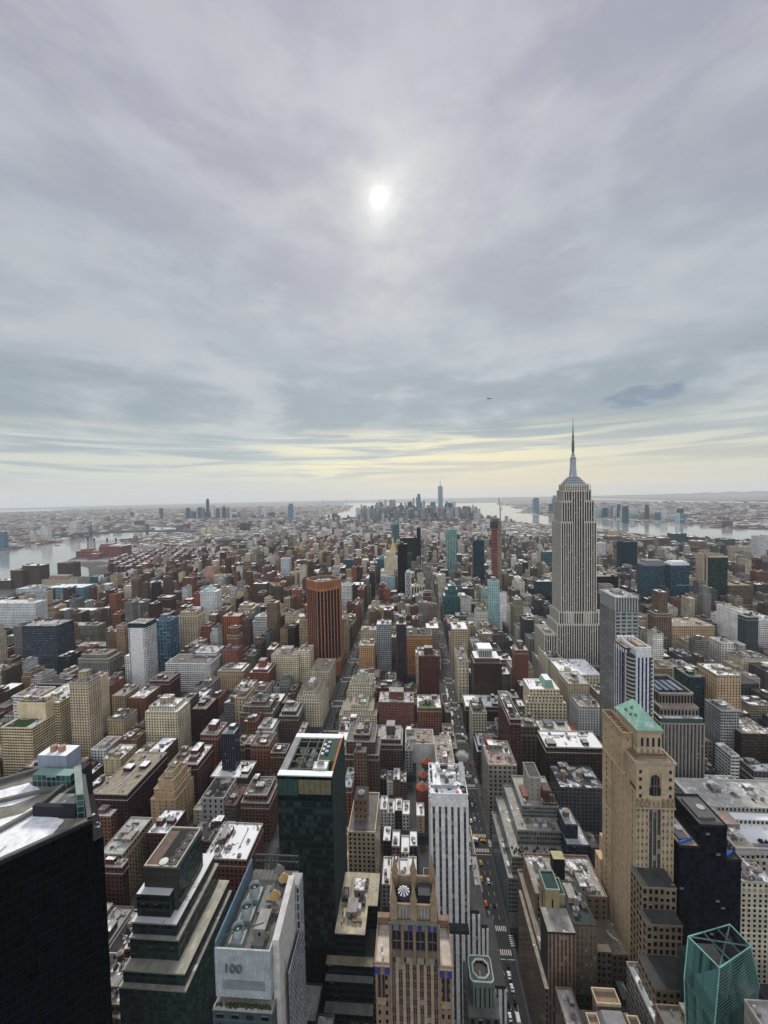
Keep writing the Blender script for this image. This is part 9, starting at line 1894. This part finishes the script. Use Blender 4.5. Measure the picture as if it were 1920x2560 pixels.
for (x,y,k,s,lab) in [
(-111.2,541.0,0,0.8,'bare tree, first in the first planted strip from the dark glass tower'),
(-112.8,561.0,1,0.8,'bare tree, second in the first planted strip from the dark glass tower'),
(-111.2,581.0,0,0.8,'bare tree, third in the first planted strip from the dark glass tower'),
(-111.2,621.5,0,0.8,'bare tree, first in the second planted strip from the dark glass tower'),
(-112.8,641.5,1,0.8,'bare tree, second in the second planted strip from the dark glass tower'),
(-111.2,661.5,0,0.8,'bare tree, third in the second planted strip from the dark glass tower'),
(-111.2,702.0,0,0.8,'bare tree, first in the third planted strip from the dark glass tower'),
(-112.8,722.0,1,0.8,'bare tree, second in the third planted strip from the dark glass tower'),
(-111.2,742.0,0,0.8,'bare tree, third in the third planted strip from the dark glass tower'),
(-111.2,782.5,0,0.8,'bare tree, first in the fourth planted strip from the dark glass tower'),
(-112.8,802.5,1,0.8,'bare tree, second in the fourth planted strip from the dark glass tower'),
(-111.2,822.5,0,0.8,'bare tree, third in the fourth planted strip from the dark glass tower'),
(-111.2,863.0,0,0.8,'bare tree, first in the fifth planted strip from the dark glass tower'),
(-112.8,883.0,1,0.8,'bare tree, second in the fifth planted strip from the dark glass tower'),
(-111.2,903.0,0,0.8,'bare tree, third in the fifth planted strip from the dark glass tower'),
(48.8,385,0,0.8,'bare street tree, first nearest along the main avenue kerb beyond the ribbon windowed office'),
(66.3,409,1,0.8,'bare street tree, second nearest along the main avenue kerb beyond the ribbon windowed office'),
(48.8,433,0,0.8,'bare street tree, third nearest along the main avenue kerb beyond the ribbon windowed office'),
(66.3,457,1,0.8,'bare street tree, fourth nearest along the main avenue kerb beyond the ribbon windowed office'),
(48.8,481,0,0.8,'bare street tree, fifth nearest along the main avenue kerb beyond the ribbon windowed office'),
(66.3,505,1,0.8,'bare street tree, sixth nearest along the main avenue kerb beyond the ribbon windowed office'),
(48.8,529,0,0.8,'bare street tree, seventh nearest along the main avenue kerb beyond the ribbon windowed office'),
(-283,305,0,0.9,'bare street tree, first nearest on the avenue beside the dark red hotel'),
(-263,323,1,0.9,'bare street tree, second nearest on the avenue beside the dark red hotel'),
(-283,341,0,0.9,'bare street tree, third nearest on the avenue beside the dark red hotel'),
(-263,359,1,0.9,'bare street tree, fourth nearest on the avenue beside the dark red hotel'),
(-283,377,0,0.9,'bare street tree, fifth nearest on the avenue beside the dark red hotel'),
(-263,395,1,0.9,'bare street tree, sixth nearest on the avenue beside the dark red hotel')]:
 e = empty('tree',x,y,.16,lab,'tree','street and park trees');e.scale = (s,s,s);e.rotation_euler.z = x * 1.7
 sub(e,'trunk',TM[k][0]);sub(e,'crown',TM[k][1])
mb = MB();rr = random.Random(9)
for P in PARKS:
 xs,ys = [p[0] for p in P],[p[1] for p in P];cnt_ = 0
 while cnt_ < 900:
  x,y = rr.uniform(min(xs),max(xs)),rr.uniform(min(ys),max(ys));cnt_ += 1
  if not inpoly(x,y,P): continue
  r_,h_ = rr.uniform(3,7),rr.uniform(7,15);g = rr.uniform(.5,1.5)
  for q in range(3): mb.cyl(x + rr.uniform(-3,3),y + rr.uniform(-3,3),h_ * .2,h_ * rr.uniform(.7,1.1),r_ * rr.uniform(.5,.9),r_ * .3,6,(.05 * g,.055 * g,.045 * g))
tag(mb.build('distant_trees'),'dark masses of bare trees in the far parks and along the river','trees',kind='stuff')

# ------------------------------------------------------------------ steam over the avenue
def steam():
 m,t,o = mat('steam');v = t.new('ShaderNodeVolumePrincipled');v.inputs['Color'].default_value = (.97,.97,.98,1)
 tc = t.new('ShaderNodeTexCoord');n = t.noise(tc.outputs['Object'],.32,6,.68,.6);r2 = t.new('ShaderNodeVectorMath',operation='LENGTH');t.put(r2.inputs[0],tc.outputs['Object'])
 fall = t.ramp(r2.outputs['Value'],9.0,2.0);d = t.m('MULTIPLY',t.ramp(t.m('ADD',n,t.m('MULTIPLY',fall,.25)),.52,.74),fall)
 t.put(v.inputs['Density'],t.m('MULTIPLY',d,.55));t.l.new(v.outputs[0],o.inputs['Volume'])
 me = bpy.data.meshes.new('steam_plume');import bmesh;bm = bmesh.new();bmesh.ops.create_icosphere(bm,subdivisions=2,radius=9.5);bm.to_mesh(me);bm.free();me.materials.append(m)
 ob = bpy.data.objects.new('steam_plume',me);C.objects.link(ob);ob.location = (50.5,442.7,26.0);ob.scale = (1.15,.8,1.0)
 tag(ob,'white plume of steam drifting over the avenue behind the white striped tower','steam',kind='stuff')
steam()

# ------------------------------------------------------------------ haze
def haze():
 m,t,o = mat('haze_air');v = t.new('ShaderNodeVolumePrincipled');v.inputs['Color'].default_value = HAZE_COL;v.inputs['Density'].default_value = HAZE_D;v.inputs['Anisotropy'].default_value = .0
 t.l.new(v.outputs[0],o.inputs['Volume'])
 me = bpy.data.meshes.new('haze');x,y0,y1,z0,z1 = 33500,-33500,33500,-1.0,640.0
 P = [(-x,y0,z0),(x,y0,z0),(x,y1,z0),(-x,y1,z0),(-x,y0,z1),(x,y0,z1),(x,y1,z1),(-x,y1,z1)]
 me.from_pydata(P,[],[(3,2,1,0),(4,5,6,7),(0,1,5,4),(1,2,6,5),(2,3,7,6),(3,0,4,7)]);me.materials.append(m);me.update()
 ob = bpy.data.objects.new('haze',me);C.objects.link(ob);ob['kind'] = 'stuff'
HAZE_COL = (.86,.93,1.0,1);HAZE_D = 0.000032
haze()
